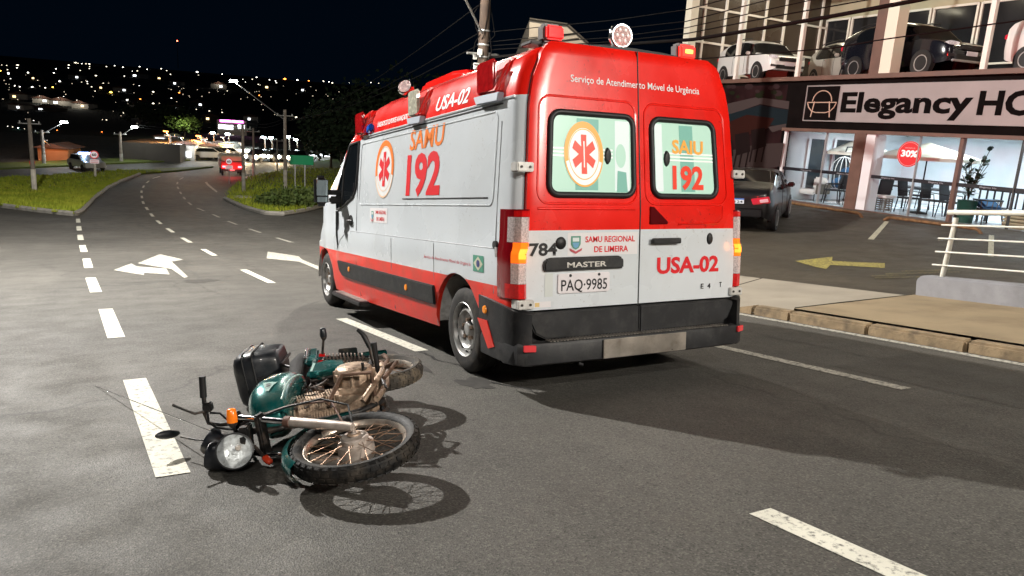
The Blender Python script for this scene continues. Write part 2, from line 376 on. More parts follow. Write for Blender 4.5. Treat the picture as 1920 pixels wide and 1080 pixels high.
# ---- oil and water stains are thin wet films on the asphalt
wet = mat('oil_film', (.040, .037, .033), .75, var=.4, scale=14)
def blot(c, rx, ry, seed, name='oil_stain'):
    random.seed(seed); n = 26; pts = []
    ph = [random.uniform(0, 6) for _ in range(4)]
    for i in range(n):
        a = 2 * PI * i / n; k = 1 + .22 * math.sin(2 * a + ph[0]) + .18 * math.sin(3 * a + ph[1]) + .13 * math.sin(5 * a + ph[2]) + .1 * math.sin(9 * a + ph[3])
        pts.append((c[0] + rx * k * math.cos(a), c[1] + ry * k * math.sin(a), hz(c[1]) + .0025))
    MB().add(pts, [tuple(range(n))]).build(name, wet, road)
for c, rx, ry, sd in (((-2.72, -.52), .17, .09, 3), ((-1.25, 1.55), .06, .45, 5), ((-1.05, .55), .10, .22, 8), ((-2.2, 9.1), .22, .35, 4)):
    blot(c, rx, ry, sd)
# cracks sealed with tar and a repaired strip
tar = mat('tar_seal', (.018, .017, .016), .6, var=.3, scale=20)
def crack(p0, p1, wd, seed, wob=.06):
    random.seed(seed); a = Vector(p0); c = Vector(p1); n = max(6, int((c - a).length / .07)); d = (c - a).normalized(); q = Vector((-d.y, d.x)); vs = []; off = 0
    for i in range(n + 1):
        off = off * .85 + random.uniform(-wob, wob) * .5; p = a.lerp(c, i / n) + q * off; k = wd * random.uniform(.25, 1) * (.3 if i in (0, n) else 1)
        for s_ in (-1, 1): vs.append((p.x + q.x * k * s_, p.y + q.y * k * s_, hz(p.y) + .002))
    MB().add(vs, [(2 * i, 2 * i + 1, 2 * i + 3, 2 * i + 2) for i in range(n)]).build('crack', tar, road)
for k, (p0, p1, w_) in enumerate((((-1.0, 1.9), (-.93, .9), .018), ((-.95, .62), (-.80, .15), .02), ((1.1, -2.9), (2.9, -2.6), .004), ((-4.8, 2.2), (-6.5, 9), .007), ((2.4, -4), (2.55, 6), .007), ((-2.3, 7.4), (-2.1, 14), .005))): crack(p0, p1, w_, 40 + k)
M_PATCH = asphalt('repair_asphalt', (.062, .058, .050), (.13, .122, .105), patch=.2)
for k, (x0, x1, y0, y1) in enumerate(((-.55, .75, -5.2, -2.9), (-6.4, -5.2, 3.5, 7.5), (1.9, 3.0, -3.6, -.2))):
    pts_ = [(x0, y0), (x1, y0 + .06), (x1 + .04, y1), (x0 - .03, y1 - .05)]
    MB().add([(x, y, hz(y) + .0015) for x, y in pts_], [(0, 1, 2, 3)]).build('repair_patch', M_PATCH, road)
# ---- islands of grass with kerbs
M_KERB = mat('pale_kerb', (.36, .34, .30), .9, var=.2, scale=4, bump=.3)
def patch(name, px, dz, m, step=1.5, kind='structure', add=()):
    poly = [(P.x, P.y) for P in (hit(x, y) for x, y in px)]
    y0, y1 = min(p[1] for p in poly), max(p[1] for p in poly); k = int((y1 - y0) / step) + 2; rows = []
    for i in range(k + 1):
        y = min(max(lerp(y0, y1, i / k), y0 + 1e-4), y1 - 1e-4); xs = []
        for (xa, ya), (xb, yb) in zip(poly, poly[1:] + poly[:1]):
            if (ya <= y < yb) or (yb <= y < ya): xs.append(xa + (xb - xa) * (y - ya) / (yb - ya))
        if xs: rows.append((y, min(xs), max(xs)))
    b = MB(); vs = []; nx = 5
    for y, a, c in rows:
        vs.append((a, y, hz(y) - .05))
        for j in range(nx + 1): vs.append((lerp(a, c, j / nx), y, hz(y) + dz))
        vs.append((c, y, hz(y) - .05))
    W = nx + 3
    fs = [(i * W + j, i * W + j + 1, (i + 1) * W + j + 1, (i + 1) * W + j) for i in range(len(rows) - 1) for j in range(W - 1)]
    fs += [tuple(range(W)), tuple((len(rows) - 1) * W + j for j in range(W))]
    b.add(vs, fs); o = b.build(name, m, None, 30); o['kind'] = kind; return rows
med_px = [(-260, 362), (-100, 377), (0, 388), (70, 397), (140, 404.5), (151, 399), (175, 373), (200, 354), (225, 341), (262, 327), (330, 322), (400, 314), (330, 316.5), (220, 322), (113, 330), (0, 336), (-260, 342)]
med_rows = patch('grass_median', med_px, .13, M_GRASS)
ver_px = [(424, 374), (460, 391), (500, 402), (530, 403.5), (565, 398), (600, 389), (700, 372), (820, 360), (820, 290), (700, 296), (600, 303), (522, 322), (476, 332), (445, 345), (432, 360)]
ver_rows = patch('grass_verge', ver_px, .14, M_GRASS)
far_px = [(-260, 330), (0, 318.5), (194, 309), (330, 303.5), (413, 297.5), (400, 291), (194, 300), (0, 308), (-260, 318)]
far_rows = patch('far_grass_verge', far_px, .15, M_GRASS)
def kerb_run(px, name='kerb'):
    ps = [hit(x, y) for x, y in px]; b = MB()
    q = [Vector((p.x, p.y, hz(p.y) + .09)) for p in ps]
    fine = []
    for a, c in zip(q, q[1:]):
        for i in range(6):
            p = a.lerp(c, i / 6); p.z = hz(p.y) + .09; fine.append(p)
    fine.append(q[-1])
    o = b.tube(fine, .13, 6).build(name, M_KERB, None, 40); o['kind'] = 'structure'; return o
kerb_run([(0, 388.6), (70, 397.6), (140, 405.3), (151, 400), (175, 374), (200, 355), (225, 342), (262, 328)], 'median_kerb')
kerb_run([(422, 374.5), (460, 391.7), (500, 403), (530, 404.3), (565, 399), (600, 390), (640, 380)], 'verge_kerb')
# grass blades: nobody could count them
def blades(name, rows, n, h0, h1, m, ymax, label, seed, dz=.13):
    random.seed(seed); rows = [r for r in rows if r[0] < ymax]; b = MB(); vs = []; fs = []
    wts = [max(.01, (c - a)) / max(6, y - 20) for y, a, c in rows]
    for y, a, c in random.choices(rows, wts, k=n):
        yy = y + random.uniform(-.8, .8); edge = random.random()
        x = lerp(a, c, random.random()) if edge < .9 else c - random.random() * .5
        if x > c or x < max(a, -30): continue
        h = random.uniform(h0, h1) * (1 + .8 * max(0, noise.noise((x * .7, yy * .35, 0)))); wd = random.uniform(.02, .05); ang = random.uniform(0, PI); lx, ly = random.uniform(-.12, .12), random.uniform(-.12, .12)
        z = hz(yy) + dz - .01; k = len(vs)
        vs += [(x - wd * math.cos(ang), yy - wd * math.sin(ang), z), (x + wd * math.cos(ang), yy + wd * math.sin(ang), z), (x + lx, yy + ly, z + h)]; fs.append((k, k + 1, k + 2))
    b.add(vs, fs)
    me = bpy.data.meshes.new(name); me.from_pydata([tuple(v) for v in b.v], [], b.f); me.materials.append(m)
    o = bpy.data.objects.new(name, me); col.objects.link(o); tag(o, label, 'grass', kind='stuff')
M_BLADE = mat('grass_blade', (.19, .26, .012), .8, var=.45, scale=.8, vcol2=(.33, .35, .03))
blades('median_grass', med_rows, 30000, .05, .19, M_BLADE, 72, 'tall lit grass covering the median island', 3)
blades('verge_grass', ver_rows, 18000, .07, .26, M_BLADE, 80, 'uneven grass and weeds on the right hand verge', 4)
# ---- pavement, driveway apron, kerb stones
M_PAVE = mat('sandy_concrete', (.30, .23, .14), .92, var=.16, scale=1.3, bump=.35, bscale=120, dirt=((.17, .12, .07), .6, 1.8), detail=8)
M_APRON = mat('pale_concrete', (.34, .30, .24), .92, var=.12, scale=1.0, bump=.3, bscale=120, dirt=((.22, .19, .15), .5, 1.5), detail=8)
def zp(x, y): return .13 + .015 * (x - 3.6)
b = MB(); b.add([(3.66, -30, .13), (6.25, -30, .16), (6.25, 1.92, .14), (3.66, 1.72, .13)], [(0, 1, 2, 3)])
b.add([(3.66, -30, -.1), (6.25, -30, -.1), (6.25, 1.92, -.1), (3.66, 1.72, -.1)], []); b.f += [[3, 2, 6, 7]]; b.m += [0]
o = b.build('pavement', M_PAVE); o['kind'] = 'structure'
def zap(x, y):
    t = (x - 3.5) / 2.75
    return .025 + t * .10 + .06 * max(y - 5, 0) * t + .0 * y
ay = [1.93, 2.6, 4, 5, 6, 7, 9, 11, 13]
b = MB(); nx = 6; vs = []
for y in ay:
    for i in range(nx + 1):
        x = lerp(3.5, 6.2, i / nx); vs.append((x, y - (.2 * (1 - i / nx) if y == 1.93 else 0), zap(x, y)))
b.add(vs, [(j * 7 + i, j * 7 + i + 1, j * 7 + i + 8, j * 7 + i + 7) for j in range(len(ay) - 1) for i in range(nx)])
apron = b.build('driveway_apron', M_APRON, None, 40); apron['kind'] = 'structure'
joint = mat('joint_dirt', (.05, .045, .035), 1)
MB().tube([(3.70, 3.55, zap(3.7, 3.55)), (6.2, 4.6, zap(6.2, 4.6))], .008, 5).build('joint', joint, apron)
MB().tube([(3.72, 1.75, .125), (4.6, 1.80, .135), (6.2, 1.93, .135)], .012, 5).build('joint', joint, apron)
kerb = thing('kerb', None, None, (0, 0, 0)); kerb['kind'] = 'structure'
M_KST = mat('weathered_kerb_stone', (.27, .20, .12), .95, var=.3, scale=5, bump=.6, bscale=40, dirt=((.09, .07, .05), .8, 6))
y = 2.62; i = 0; random.seed(2)
for ln in [.42, .56] + [1.02] * 14:
    t0 = y; t1 = y - ln + .010; z0 = .03 if i == 0 else .118; z1 = .118
    b = MB(); j = random.uniform(-.008, .008)
    for (xa, xb) in ((3.48 + j, 3.64 + j),):
        vs = [(xa, t0, -.1), (xb, t0, -.1), (xb, t0, z0), (xa + .02, t0, z0 - .01), (xa, t1, -.1), (xb, t1, -.1), (xb, t1, z1), (xa + .02, t1, z1 - .008)]
        b.add(vs, [(0, 1, 2, 3), (4, 7, 6, 5), (0, 4, 5, 1), (1, 5, 6, 2), (2, 6, 7, 3), (3, 7, 4, 0)])
    b.build('kerb_stone', M_KST, kerb, bevel=.022)
    y -= ln; i += 1
# ---- parking lot
M_LOT = asphalt('lot_asphalt', (.060, .047, .030), (.10, .082, .056), patch=.25)
lot = sheet('parking_lot', [6.15 + 10.35 * i / 32 for i in range(33)], [-20, -12, -6, -3, 0] + [.5 * i for i in range(1, 40)], zlot, M_LOT)
sheet('lot_side_bank', [6.15, 9, 12, 16.5, 30], [19.5, 20.5, 24, 30, 40], lambda x, y: lerp(zlot(min(x, 16.5), 19.5), hz(y) - .2, min(1, max(0, (y - 19.5) / 14))), M_GRASS)
M_YEL = paint('yellow_paint', (.50, .42, .10), .7, (.06, .05, .035)); M_WLOT = paint('lot_white_paint', (.62, .60, .45), .55, (.06, .05, .035))
def lotmark(name, px, m):
    ps = [hit(x, y, zlot) for x, y in px]
    b_ = MB().add([(p.x, p.y, 0) for p in ps], [tuple(range(len(ps)))]); o_ = b_.build(name, m, lot)
    bm = bmesh.new(); bm.from_mesh(o_.data); bmesh.ops.triangulate(bm, faces=bm.faces); bmesh.ops.subdivide_edges(bm, edges=bm.edges, cuts=7, use_grid_fill=True)
    for v in bm.verts: v.co.z = zlot(v.co.x, v.co.y) + .008
    bm.to_mesh(o_.data); bm.free()
lotmark('bay_line', [(1627, 449), (1638, 450), (1667, 416), (1659, 415)], M_WLOT)
lotmark('bay_line', [(1852, 481), (1863, 482), (1864, 442), (1854, 441)], M_WLOT)
lotmark('lot_arrow', [(1490, 490), (1561, 482), (1560, 489.5), (1659, 494), (1659, 503), (1557, 497.5), (1549, 505)], M_YEL)
for k, (a, c, yy) in enumerate(((1634, 1700, 518), (1640, 1745, 521.5), (1660, 1755, 514), (1690, 1770, 509), (1720, 1800, 512), (1740, 1790, 507))):
    lotmark('faded_lettering', [(a, yy - 1.2), (c, yy - 2.6), (c, yy - .4), (a, yy + 1.4)], paint('faded_yellow', (.40, .34, .09), 1.15, (.066, .054, .038)) if k == 0 else MATS['faded_yellow'])
# wheel stops of bent pipe
def stop(a, c, label):
    A, B = hit(*a, zlot), hit(*c, zlot); A.z = zlot(A.x, A.y); B.z = zlot(B.x, B.y); d = (B - A).normalized()
    t = MB().tube([A + d * -.12, A + Vector((0, 0, .07)) - d * .02, A + Vector((0, 0, .10)) + d * .06, B + Vector((0, 0, .10)) - d * .06, B + Vector((0, 0, .07)) + d * .02, B + d * .10 - Vector((0, 0, .03))], .045, 8).build('wheel_stop', mat('rusty_pipe', (.20, .11, .05), .7, .3, var=.4, scale=9), None, 50)
    tag(t, label, 'wheel stop', 'pipe wheel stops along the shop front')
stop((1480, 386), (1612, 407), 'brown pipe wheel stop beside the black parked car')
stop((1665, 414), (1833, 437), 'brown pipe wheel stop in front of the dining table window')
# ---- low wall and railing
W0 = Vector((6.22, 1.90, .13)); W1 = Vector((5.93, -6.0, .13)); wd = (W1 - W0).normalized(); wn = Vector((wd.y, -wd.x, 0)) * -1
wall = thing('low_wall', 'low grey rendered wall with a rounded end beside the pavement', 'wall', W0)
prof = [(0, -.15), (0, .20), (.03, .26), (.10, .285), (8, .285), (8, -.15)]
if wn.x < 0: wn = -wn
b = MB(); b.prism(prof, lambda u, v, d: wd * u + wn * d + Vector((0, 0, v)), 0, .22)
b.build('wall_body', mat('grey_render', (.30, .30, .32), .9, var=.12, scale=3, bump=.35, bscale=90, dirt=((.20, .20, .21), .6, 2.5)), wall, bevel=.02)
Rl = W0 + wd * .28 + wn * .11 + Vector((0, 0, .28))
rail = thing('railing', 'white pipe railing standing on the low grey wall', 'railing', Rl)
M_WP = mat('white_rail_paint', (.80, .78, .70), .45, var=.08, scale=6, dirt=((.45, .38, .25), .5, 12))
upv = Vector((0, -.16, .987))
for k in range(4):
    p = wd * (k * 1.9 + .02); MB().tube([p - upv * .02, p + upv * .80], .032, 10).build('post', M_WP, rail, 40)
for hgt, off in ((.16, -.13), (.34, -.13), (.52, -.13), (.70, -.13)):
    MB().tube([wd * off + upv * hgt - wn * .04, wd * 7 + upv * hgt - wn * .04], .011, 8).build('bar', M_WP, rail, 40)
MB().tube([wd * -.10 + upv * .87 - wn * 0, wd * 7 + upv * .87], .034, 10).build('top_rail', M_WP, rail, 40)
MB().tube([upv * .80, upv * .86], .022, 8).build('bracket', mat('dark_steel', (.06, .055, .05), .5, .6), rail)
# ================================================================== ambulance
M_WHITE = mat('ambulance_white', (.67, .715, .75), .28, coat=.6, var=.04, scale=1.6, dirt=((.55, .55, .53), .22, 2.4), bump=.10, bscale=1.3, specks=((.30, .28, .25), .28, 38))
M_RED = mat('ambulance_red', (.86, .013, .006), .26, coat=.6, var=.10, scale=2.4, dirt=((.48, .02, .012), .55, 2.2), bump=.10, bscale=1.4, specks=((.22, .01, .008), .45, 34))
M_REDLOW = mat('ambulance_red_dusty', (.80, .024, .010), .42, coat=.3, var=.12, scale=4, dirt=((.42, .09, .05), .45, 3.0), bump=.10, bscale=1.4, specks=((.10, .04, .03), .6, 30))
M_BLKP = mat('black_plastic', (.015, .0155, .017), .5, var=.35, scale=7, bump=.12, bscale=200, dirt=((.085, .08, .075), .35, 9))
M_RUB = mat('black_rubber', (.012, .012, .013), .5, var=.2)
M_TYRE = mat('tyre_rubber', (.022, .021, .020), .8, var=.3, scale=12, bump=.2, dirt=((.10, .085, .065), .5, 10))
M_STEEL = mat('steel_rim', (.46, .46, .45), .42, .55, var=.2, scale=10, dirt=((.16, .10, .06), .5, 14))
M_DGLASS = mat('dark_glass', (.006, .008, .010), .05, spec=.8)
M_CHR = mat('chrome', (.72, .72, .72), .14, 1)
M_SEAM = mat('panel_gap', (.05, .05, .055), .8)
M_TXR = mat('vinyl_red', (.72, .012, .02), .45); M_TXO = mat('vinyl_orange', (.85, .20, .015), .45); M_TXW = mat('vinyl_white', (.86, .86, .86), .45); M_TXK = mat('vinyl_black', (.012, .012, .014), .45); M_TXDR = mat('vinyl_dark_red', (.52, .012, .03), .5)
M_STICK = mat('sticker_white', (.76, .74, .75), .5)
vz = [.26, .40, .60, .76, 1.00, 1.035, 1.35, 2.00, 2.06, 2.20, 2.32, 2.39, 2.43, 2.45, 2.457]
vx = [.985, 1.015, 1.03, 1.035, 1.035, 1.020, 1.010, .965, .957, .925, .870, .780, .62, .35, .0]
def vprof(z): return interp(z, vz, vx)
def ry(z): return 0 if z < 1.3 else (z - 1.3) * .075
RAX, FAX = .921, 5.253
def vtop(Y): return interp(Y, [0, 3.2, 3.6, 3.95, 4.25, 4.5, 5.55, 6.0, 6.2], [2.457, 2.457, 2.43, 2.36, 2.24, 2.08, 1.30, 1.10, .92])
def vwid(Y): return interp(Y, [0, 4.4, 5.2, 5.7, 6.0, 6.2], [1, 1, .985, .94, .84, .62])
van = thing('ambulance', 'white and red emergency ambulance van stopped in the lane, seen from behind', 'ambulance', (0, 0, 0))
ycols = sorted(set([round(a, 3) for a in list(np.arange(.12, 6.2, .18)) + [RAX + .04 + .455 * math.cos(t) for t in np.linspace(0, PI, 17)] + [FAX + .42 * math.cos(t) for t in np.linspace(0, PI, 17)]] + [3.2, 3.6, 3.95, 4.25, 4.5, 5.55, 6.2]))
ycols = [.03, .055, .085] + ycols
def zlow(Y):
    s = interp(Y, [0, 1.2, 3.4, 5.5, 6.2], [.30, .30, .26, .26, .30])
    for c, r in ((RAX + .04, .455), (FAX, .42)):
        if abs(Y - c) < r - 1e-4: s = max(s, .335 + math.sqrt(r * r - (Y - c) ** 2))
    return s
b = MB(); rows = len(vz); vs = []; inset = {.03: .066, .055: .030, .085: .010}
for Y in ycols:
    zt = vtop(Y); wv = vwid(Y)
    for zn, xn in zip(vz, vx):
        z = zn
        if zt < 2.456:
            if zt >= 1.35: z = zn if zn <= 1.35 else 1.35 + (zn - 1.35) * (zt - 1.35) / 1.107
            else: z = zn if zn <= .76 else .76 + (zn - .76) * (zt - .76) / 1.697
        if zn <= .76: z = max(zn, zlow(Y))
        if zn == 1.0: z = max(z, zlow(Y) + .002)
        x = xn * wv - inset.get(Y, 0) * (1 if xn > .2 else 0)
        lean = ry(zn) * max(0, 1 - (Y - .03) / .6)
        vs.append((-x, Y + lean, z))
nb = len(ycols)
def vface(i, j):
    Y = (ycols[i] + ycols[i + 1]) / 2; zn = (vz[j] + vz[j + 1]) / 2
    if Y > 4.5 and zn > 2.06 and Y < 5.55: return 3
    if zn > 2.06: return 1 if Y < 4.4 else 0
    if zn < .76: return 2 if Y < 5.75 else 4
    return 0
fs = []; ms = []
for i in range(nb - 1):
    for j in range(rows - 1): fs.append((i * rows + j, (i + 1) * rows + j, (i + 1) * rows + j + 1, i * rows + j + 1)); ms.append(vface(i, j))
n0 = len(vs); vs2 = vs + [(-x, y, z) for x, y, z in vs]
for f, m_ in zip(list(fs), list(ms)): fs.append(tuple(k + n0 for k in reversed(f))); ms.append(m_)
for f, m_ in zip(fs, ms): b.f.append(list(f)); b.m.append(m_)
b.v = [Vector(p) for p in vs2]
# rear wall behind the doors
k = [(i, i + n0) for i in range(rows)]
for j in range(rows - 1): b.f.append([j, j + 1, n0 + j + 1, n0 + j]); b.m.append(5)
b.build('body', [M_WHITE, M_RED, M_REDLOW, M_DGLASS, M_BLKP, M_RUB], van, 32, merge=True)
MB().box((0, 3.0, .42), (1.6, 5.6, .22)).box((0, 2.6, .30), (.5, 4.6, .12)).build('underbody', M_RUB, van)
def side(Y, z, d=.004): return (-(vprof(z) + d), Y, z)       # a point on the left flank, d proud
def rear(x, z, d=.004): return (x, ry(z) - .012 - d, z)      # a point on the rear doors
# wheel arch liners
for s_ in (-1, 1):
    for c, r in ((RAX + .04, .465), (FAX, .43)):
        vs = []; fs = []
        for i in range(17):
            t = PI * i / 16 - .0
            vs += [(s_ * 1.0, c + r * math.cos(t), .345 + r * math.sin(t)), (s_ * .62, c + r * math.cos(t), .345 + r * math.sin(t))]
        for i in range(16): fs.append((2 * i, 2 * i + 1, 2 * i + 3, 2 * i + 2))
        MB().add(vs, fs).build('wheel_arch_liner', mat('splashed_liner', (.55, .54, .52), .9, var=.3, scale=7, dirt=((.06, .05, .04), .9, 6)), van, 40)
# wheels
def van_wheel(c, s_):
    T = Tz(c, (s_, 0, 0)); wt = MB().build('wheel', M_TYRE, van) if False else None
    R, w2 = .345, .11
    tp = [(.205, -w2 + .02), (.215, -w2), (.26, -w2 - .006), (.31, -w2 + .003), (.335, -w2 + .022), (.345, -w2 + .05), (.345, -.045), (.338, -.04), (.338, -.03), (.345, -.025), (.345, .025), (.338, .03), (.338, .04), (.345, .045), (.345, w2 - .05), (.335, w2 - .022), (.31, w2 - .003), (.26, w2 + .006), (.215, w2), (.205, w2 - .02)]
    t = MB().lathe(tp, 48, T).build('wheel', M_TYRE, van, 30)
    rp = [(.222, w2 - .004), (.214, w2 + .004), (.204, w2 - .004), (.198, w2 - .03), (.194, w2 - .05), (.186, w2 - .045), (.172, w2 - .025), (.150, w2 - .018), (.138, w2 - .03), (.130, w2 - .055), (.085, w2 - .062), (.070, w2 - .05), (.055, w2 - .03), (.045, w2 - .025), (.0, w2 - .025)]
    rim = MB().lathe(rp, 40, T).build('rim', M_STEEL, t, 30)
    h = MB()
    for i in range(12):
        a = 2 * PI * i / 12; ca, sa = math.cos(a), math.sin(a)
        tt = T @ Matrix.Translation((.176 * ca, .176 * sa, w2 - .03)) @ Matrix.Rotation(a, 4, 'Z')
        h.lathe([(.0, .008), (.011, .007), (.013, .0)], 10, tt @ Matrix.Diagonal((1.0, 1.7, 1, 1)))
    h.build('vent_hole', M_RUB, t)
    nb_ = MB()
    for i in range(5):
        a = 2 * PI * i / 5 + .3; nb_.cyl((.075 * math.cos(a), .075 * math.sin(a), w2 - .06), (.075 * math.cos(a), .075 * math.sin(a), w2 - .022), .016, 6, T=T)
    nb_.build('wheel_nut', mat('rusty_bolt', (.20, .14, .10), .6, .5, var=.3), t)
for s_ in (-1, 1):
    van_wheel((s_ * .875, RAX, .345), s_); van_wheel((s_ * .885, FAX, .345), s_)
# ---------------- flank details (left side)
def ridge(name, pts, r, m, close=True):
    return MB().tube(pts, r, 6, closed=close).build(name, m, van, 50)
ridge('panel_ridge', [side(u, v, .0) for u, v in rr(.36, 1.32, 3.66, 1.975, .06)], .006, M_WHITE)
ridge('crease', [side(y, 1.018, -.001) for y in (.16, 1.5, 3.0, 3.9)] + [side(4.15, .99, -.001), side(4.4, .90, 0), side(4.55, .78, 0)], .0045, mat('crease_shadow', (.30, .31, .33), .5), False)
ridge('roof_gutter', [side(y, 2.052, .002) for y in (.14, 1.2, 2.4, 3.62)], .010, M_WHITE, False)
ridge('gutter_line', [side(y, 2.022, .002) for y in (.30, 1.2, 2.4, 3.62)], .006, M_SEAM, False)
ridge('sliding_rail', [side(y, 1.375, .002) for y in (.45, 1.5)] + [side(2.25, 1.375, .002)], .005, M_SEAM, False)
for y_ in (3.74,):
    ridge('door_seam', [side(y_ + .02, 2.0, .001), side(y_, 1.5, .001), side(y_ + .01, 1.04, .001), side(y_ + .0, .60, .001), side(y_ - .05, .3, .001)], .0045, M_SEAM, False)
ridge('door_seam', [side(.30, 1.9, .001), side(.29, 1.4, .001), side(.30, 1.03, .001), side(.30, .7, .001)], .003, mat('crease_shadow', (.3, .3, .3)), False)
for y_ in (1.42, 2.52):
    ridge('panel_seam', [side(y_, 1.0, .001), side(y_, .74, .001), side(y_, .31, .001)], .003, mat('crease_shadow', (.3, .3, .3)), False)
def flat_side(name, poly, m, d0=-.01, d1=.012, bev=.004, parent=None):
    return MB().prism(poly, lambda u, v, d: side(u, v, d), d0, d1).build(name, m, parent or van, bevel=bev)
rub = flat_side('rub_strip', [(1.41, .485), (1.41, .648), (4.50, .648), (4.44, .53), (4.33, .475), (4.1, .468)], M_BLKP, d1=.022, bev=.008)
for (u, v) in ((2.07, .565), (3.98, .580)):
    MB().lathe([(0, .012), (.026, .008), (.03, 0)], 14, Tz(side(u, v, .022), (-1, 0, 0))).build('side_marker', mat('amber_lens', (.80, .25, .02), .25, emit=(1, .3, .02), estr=.05), van, 40)
# front side door window and trim
win = [(4.12, 2.00), (3.76, 2.01), (3.765, 1.70), (3.80, 1.50), (3.90, 1.40), (4.40, 1.27), (4.58, 1.26), (4.60, 1.45)]
flat_side('side_window', win, M_DGLASS, d0=-.01, d1=.003, bev=0)
ridge('window_trim', [side(u, v, .003) for u, v in win], .016, M_RUB)
ridge('window_divider', [side(4.32, 1.74, .004), side(4.36, 1.30, .004)], .014, M_RUB, False)
flat_side('door_handle_recess', circle(3.98, 1.14, .085, .06), M_RUB, d1=.004, bev=0)
MB().tube([side(3.90, 1.13, .01), side(3.93, 1.135, .035), side(4.03, 1.135, .035), side(4.06, 1.13, .01)], .014, 8).build('door_handle', M_BLKP, van, 50)
MB().tube([side(4.55, 1.24, .01), side(4.53, .95, .006), side(4.50, .80, .003)], [.02, .012, .005], 8).build('wing_trim', M_RUB, van, 50)
# door mirror
mb = MB().box((-1.235, 4.45, 1.475), (.17, .10, .36)); m_ = mb.build('door_mirror', M_BLKP, van, bevel=.045, bseg=3)
MB().add([(-1.17, 4.396, 1.60), (-1.30, 4.396, 1.60), (-1.30, 4.396, 1.42), (-1.17, 4.396, 1.42)], [(0, 1, 2, 3)]).build('mirror_glass', mat('mirror', (.22, .25, .25), .05, 1), m_)
MB().add([(-1.175, 4.397, 1.405), (-1.295, 4.397, 1.405), (-1.295, 4.397, 1.345), (-1.175, 4.397, 1.345)], [(0, 1, 2, 3)]).build('mirror_glass', mat('mirror', (.22, .25, .25), .05, 1), m_)
MB().box((-1.08, 4.46, 1.46), (.20, .07, .06)).box((-1.06, 4.46, 1.37), (.16, .06, .09)).build('mirror_arm', M_BLKP, m_, bevel=.02)
m2 = MB().box((1.235, 4.45, 1.475), (.17, .10, .36)).box((1.08, 4.46, 1.42), (.20, .07, .12)).build('door_mirror', M_BLKP, van, bevel=.03)
# step below the front door
MB().prism(rr(3.42, -.11, 4.62, .11, .05), lambda u, v, d: (-.99 - v, u, .215 + d), 0, .05).build('side_step', M_BLKP, van, bevel=.012)
b = MB()
for i in range(24): b.box((-.99, 3.52 + i * .043, .268), (.15, .022, .008))
b.build('step_tread', mat('tread_metal', (.42, .41, .38), .5, .6, var=.3), van)
# fuel / vent cap by tail lamp
MB().lathe([(0, .02), (.028, .02), (.03, 0)], 14, Tz(side(.285, 1.045, 0), (-1, 0, 0))).build('door_stop', M_BLKP, van, 40)
MB().tube([side(.27, 1.03, .012), side(.245, .965, .006)], .010, 6).build('door_stop_arm', mat('galvanised', (.45, .45, .44)), van)
# ---------------- rear doors
def door_half(z):
    if z > 2.30: return vprof(2.30) - .075 - (max(0, z - 2.30) / .13) ** 2 * .10
    return vprof(max(z, .62)) - .072
def make_door(s_):
    zs = [.61, .75, .9, 1.05, 1.153] + list(np.linspace(1.153, 2.30, 12)[1:]) + [2.34, 2.38, 2.41, 2.43]
    xsn = [0, .12, .3, .5, .7, .85, .95, 1.0]; vs = []; W = len(xsn)
    for z in zs:
        xo = door_half(z)
        for t in xsn: vs.append((s_ * lerp(.004, xo, t), ry(z) - .012 + (.012 if t == 1 else 0) + .02 * max(0, (z - 2.38) / .05), z))
    b = MB(); nzs = len(zs)
    for j in range(nzs - 1):
        for i in range(W - 1): b.f.append([j * W + i, j * W + i + 1, (j + 1) * W + i + 1, (j + 1) * W + i]); b.m.append(0 if zs[j] >= 1.15 else 1)
    b.v = [Vector(p) for p in vs]
    # returns to give the leaf a thickness
    n = len(b.v); b.v += [p + Vector((0, .045, 0)) for p in b.v]
    bd = [j * W for j in range(nzs)] + [(nzs - 1) * W + i for i in range(1, W)] + [j * W + W - 1 for j in range(nzs - 2, -1, -1)] + [i for i in range(W - 2, 0, -1)]
    for q, r_ in zip(bd, bd[1:] + bd[:1]): b.f.append([q, r_, r_ + n, q + n]); b.m.append(0 if (b.v[q].z + b.v[r_].z) / 2 >= 1.153 else 1)
    return b.build('rear_door', [M_RED, M_WHITE], van, 40)
doorL, doorR = make_door(-1), make_door(1)
# pressed rim round each window
def slant(poly, x_in, x_out, z0, z1, k):  # pull the outer side in towards the top
    return [(x * (1 - k * (z - z0) / (z1 - z0)), z) for x, z in poly]
for d_, x0, x1 in ((doorL, -.865, -.03), (doorR, .05, .845)):
    p = slant(rr(x0, 1.335, x1, 2.06, .09), 0, 0, 1.33, 2.06, .045)
    MB().tube([rear(x, z, -.004) for x, z in p], .011, 6, closed=True).build('pressed_rim', M_RED, d_, 60)
MB().tube([rear(-.86, 1.30, -.003), rear(-.40, 1.30, -.003), rear(-.05, 1.30, -.003)], .010, 6).build('pressed_line', M_RED, doorL, 60)
MB().tube([rear(.36, 1.19, -.003), rear(.75, 1.19, -.003), rear(.80, 1.23, -.003), rear(.80, 1.33, -.003)], .010, 6).build('pressed_line', M_RED, doorR, 60)
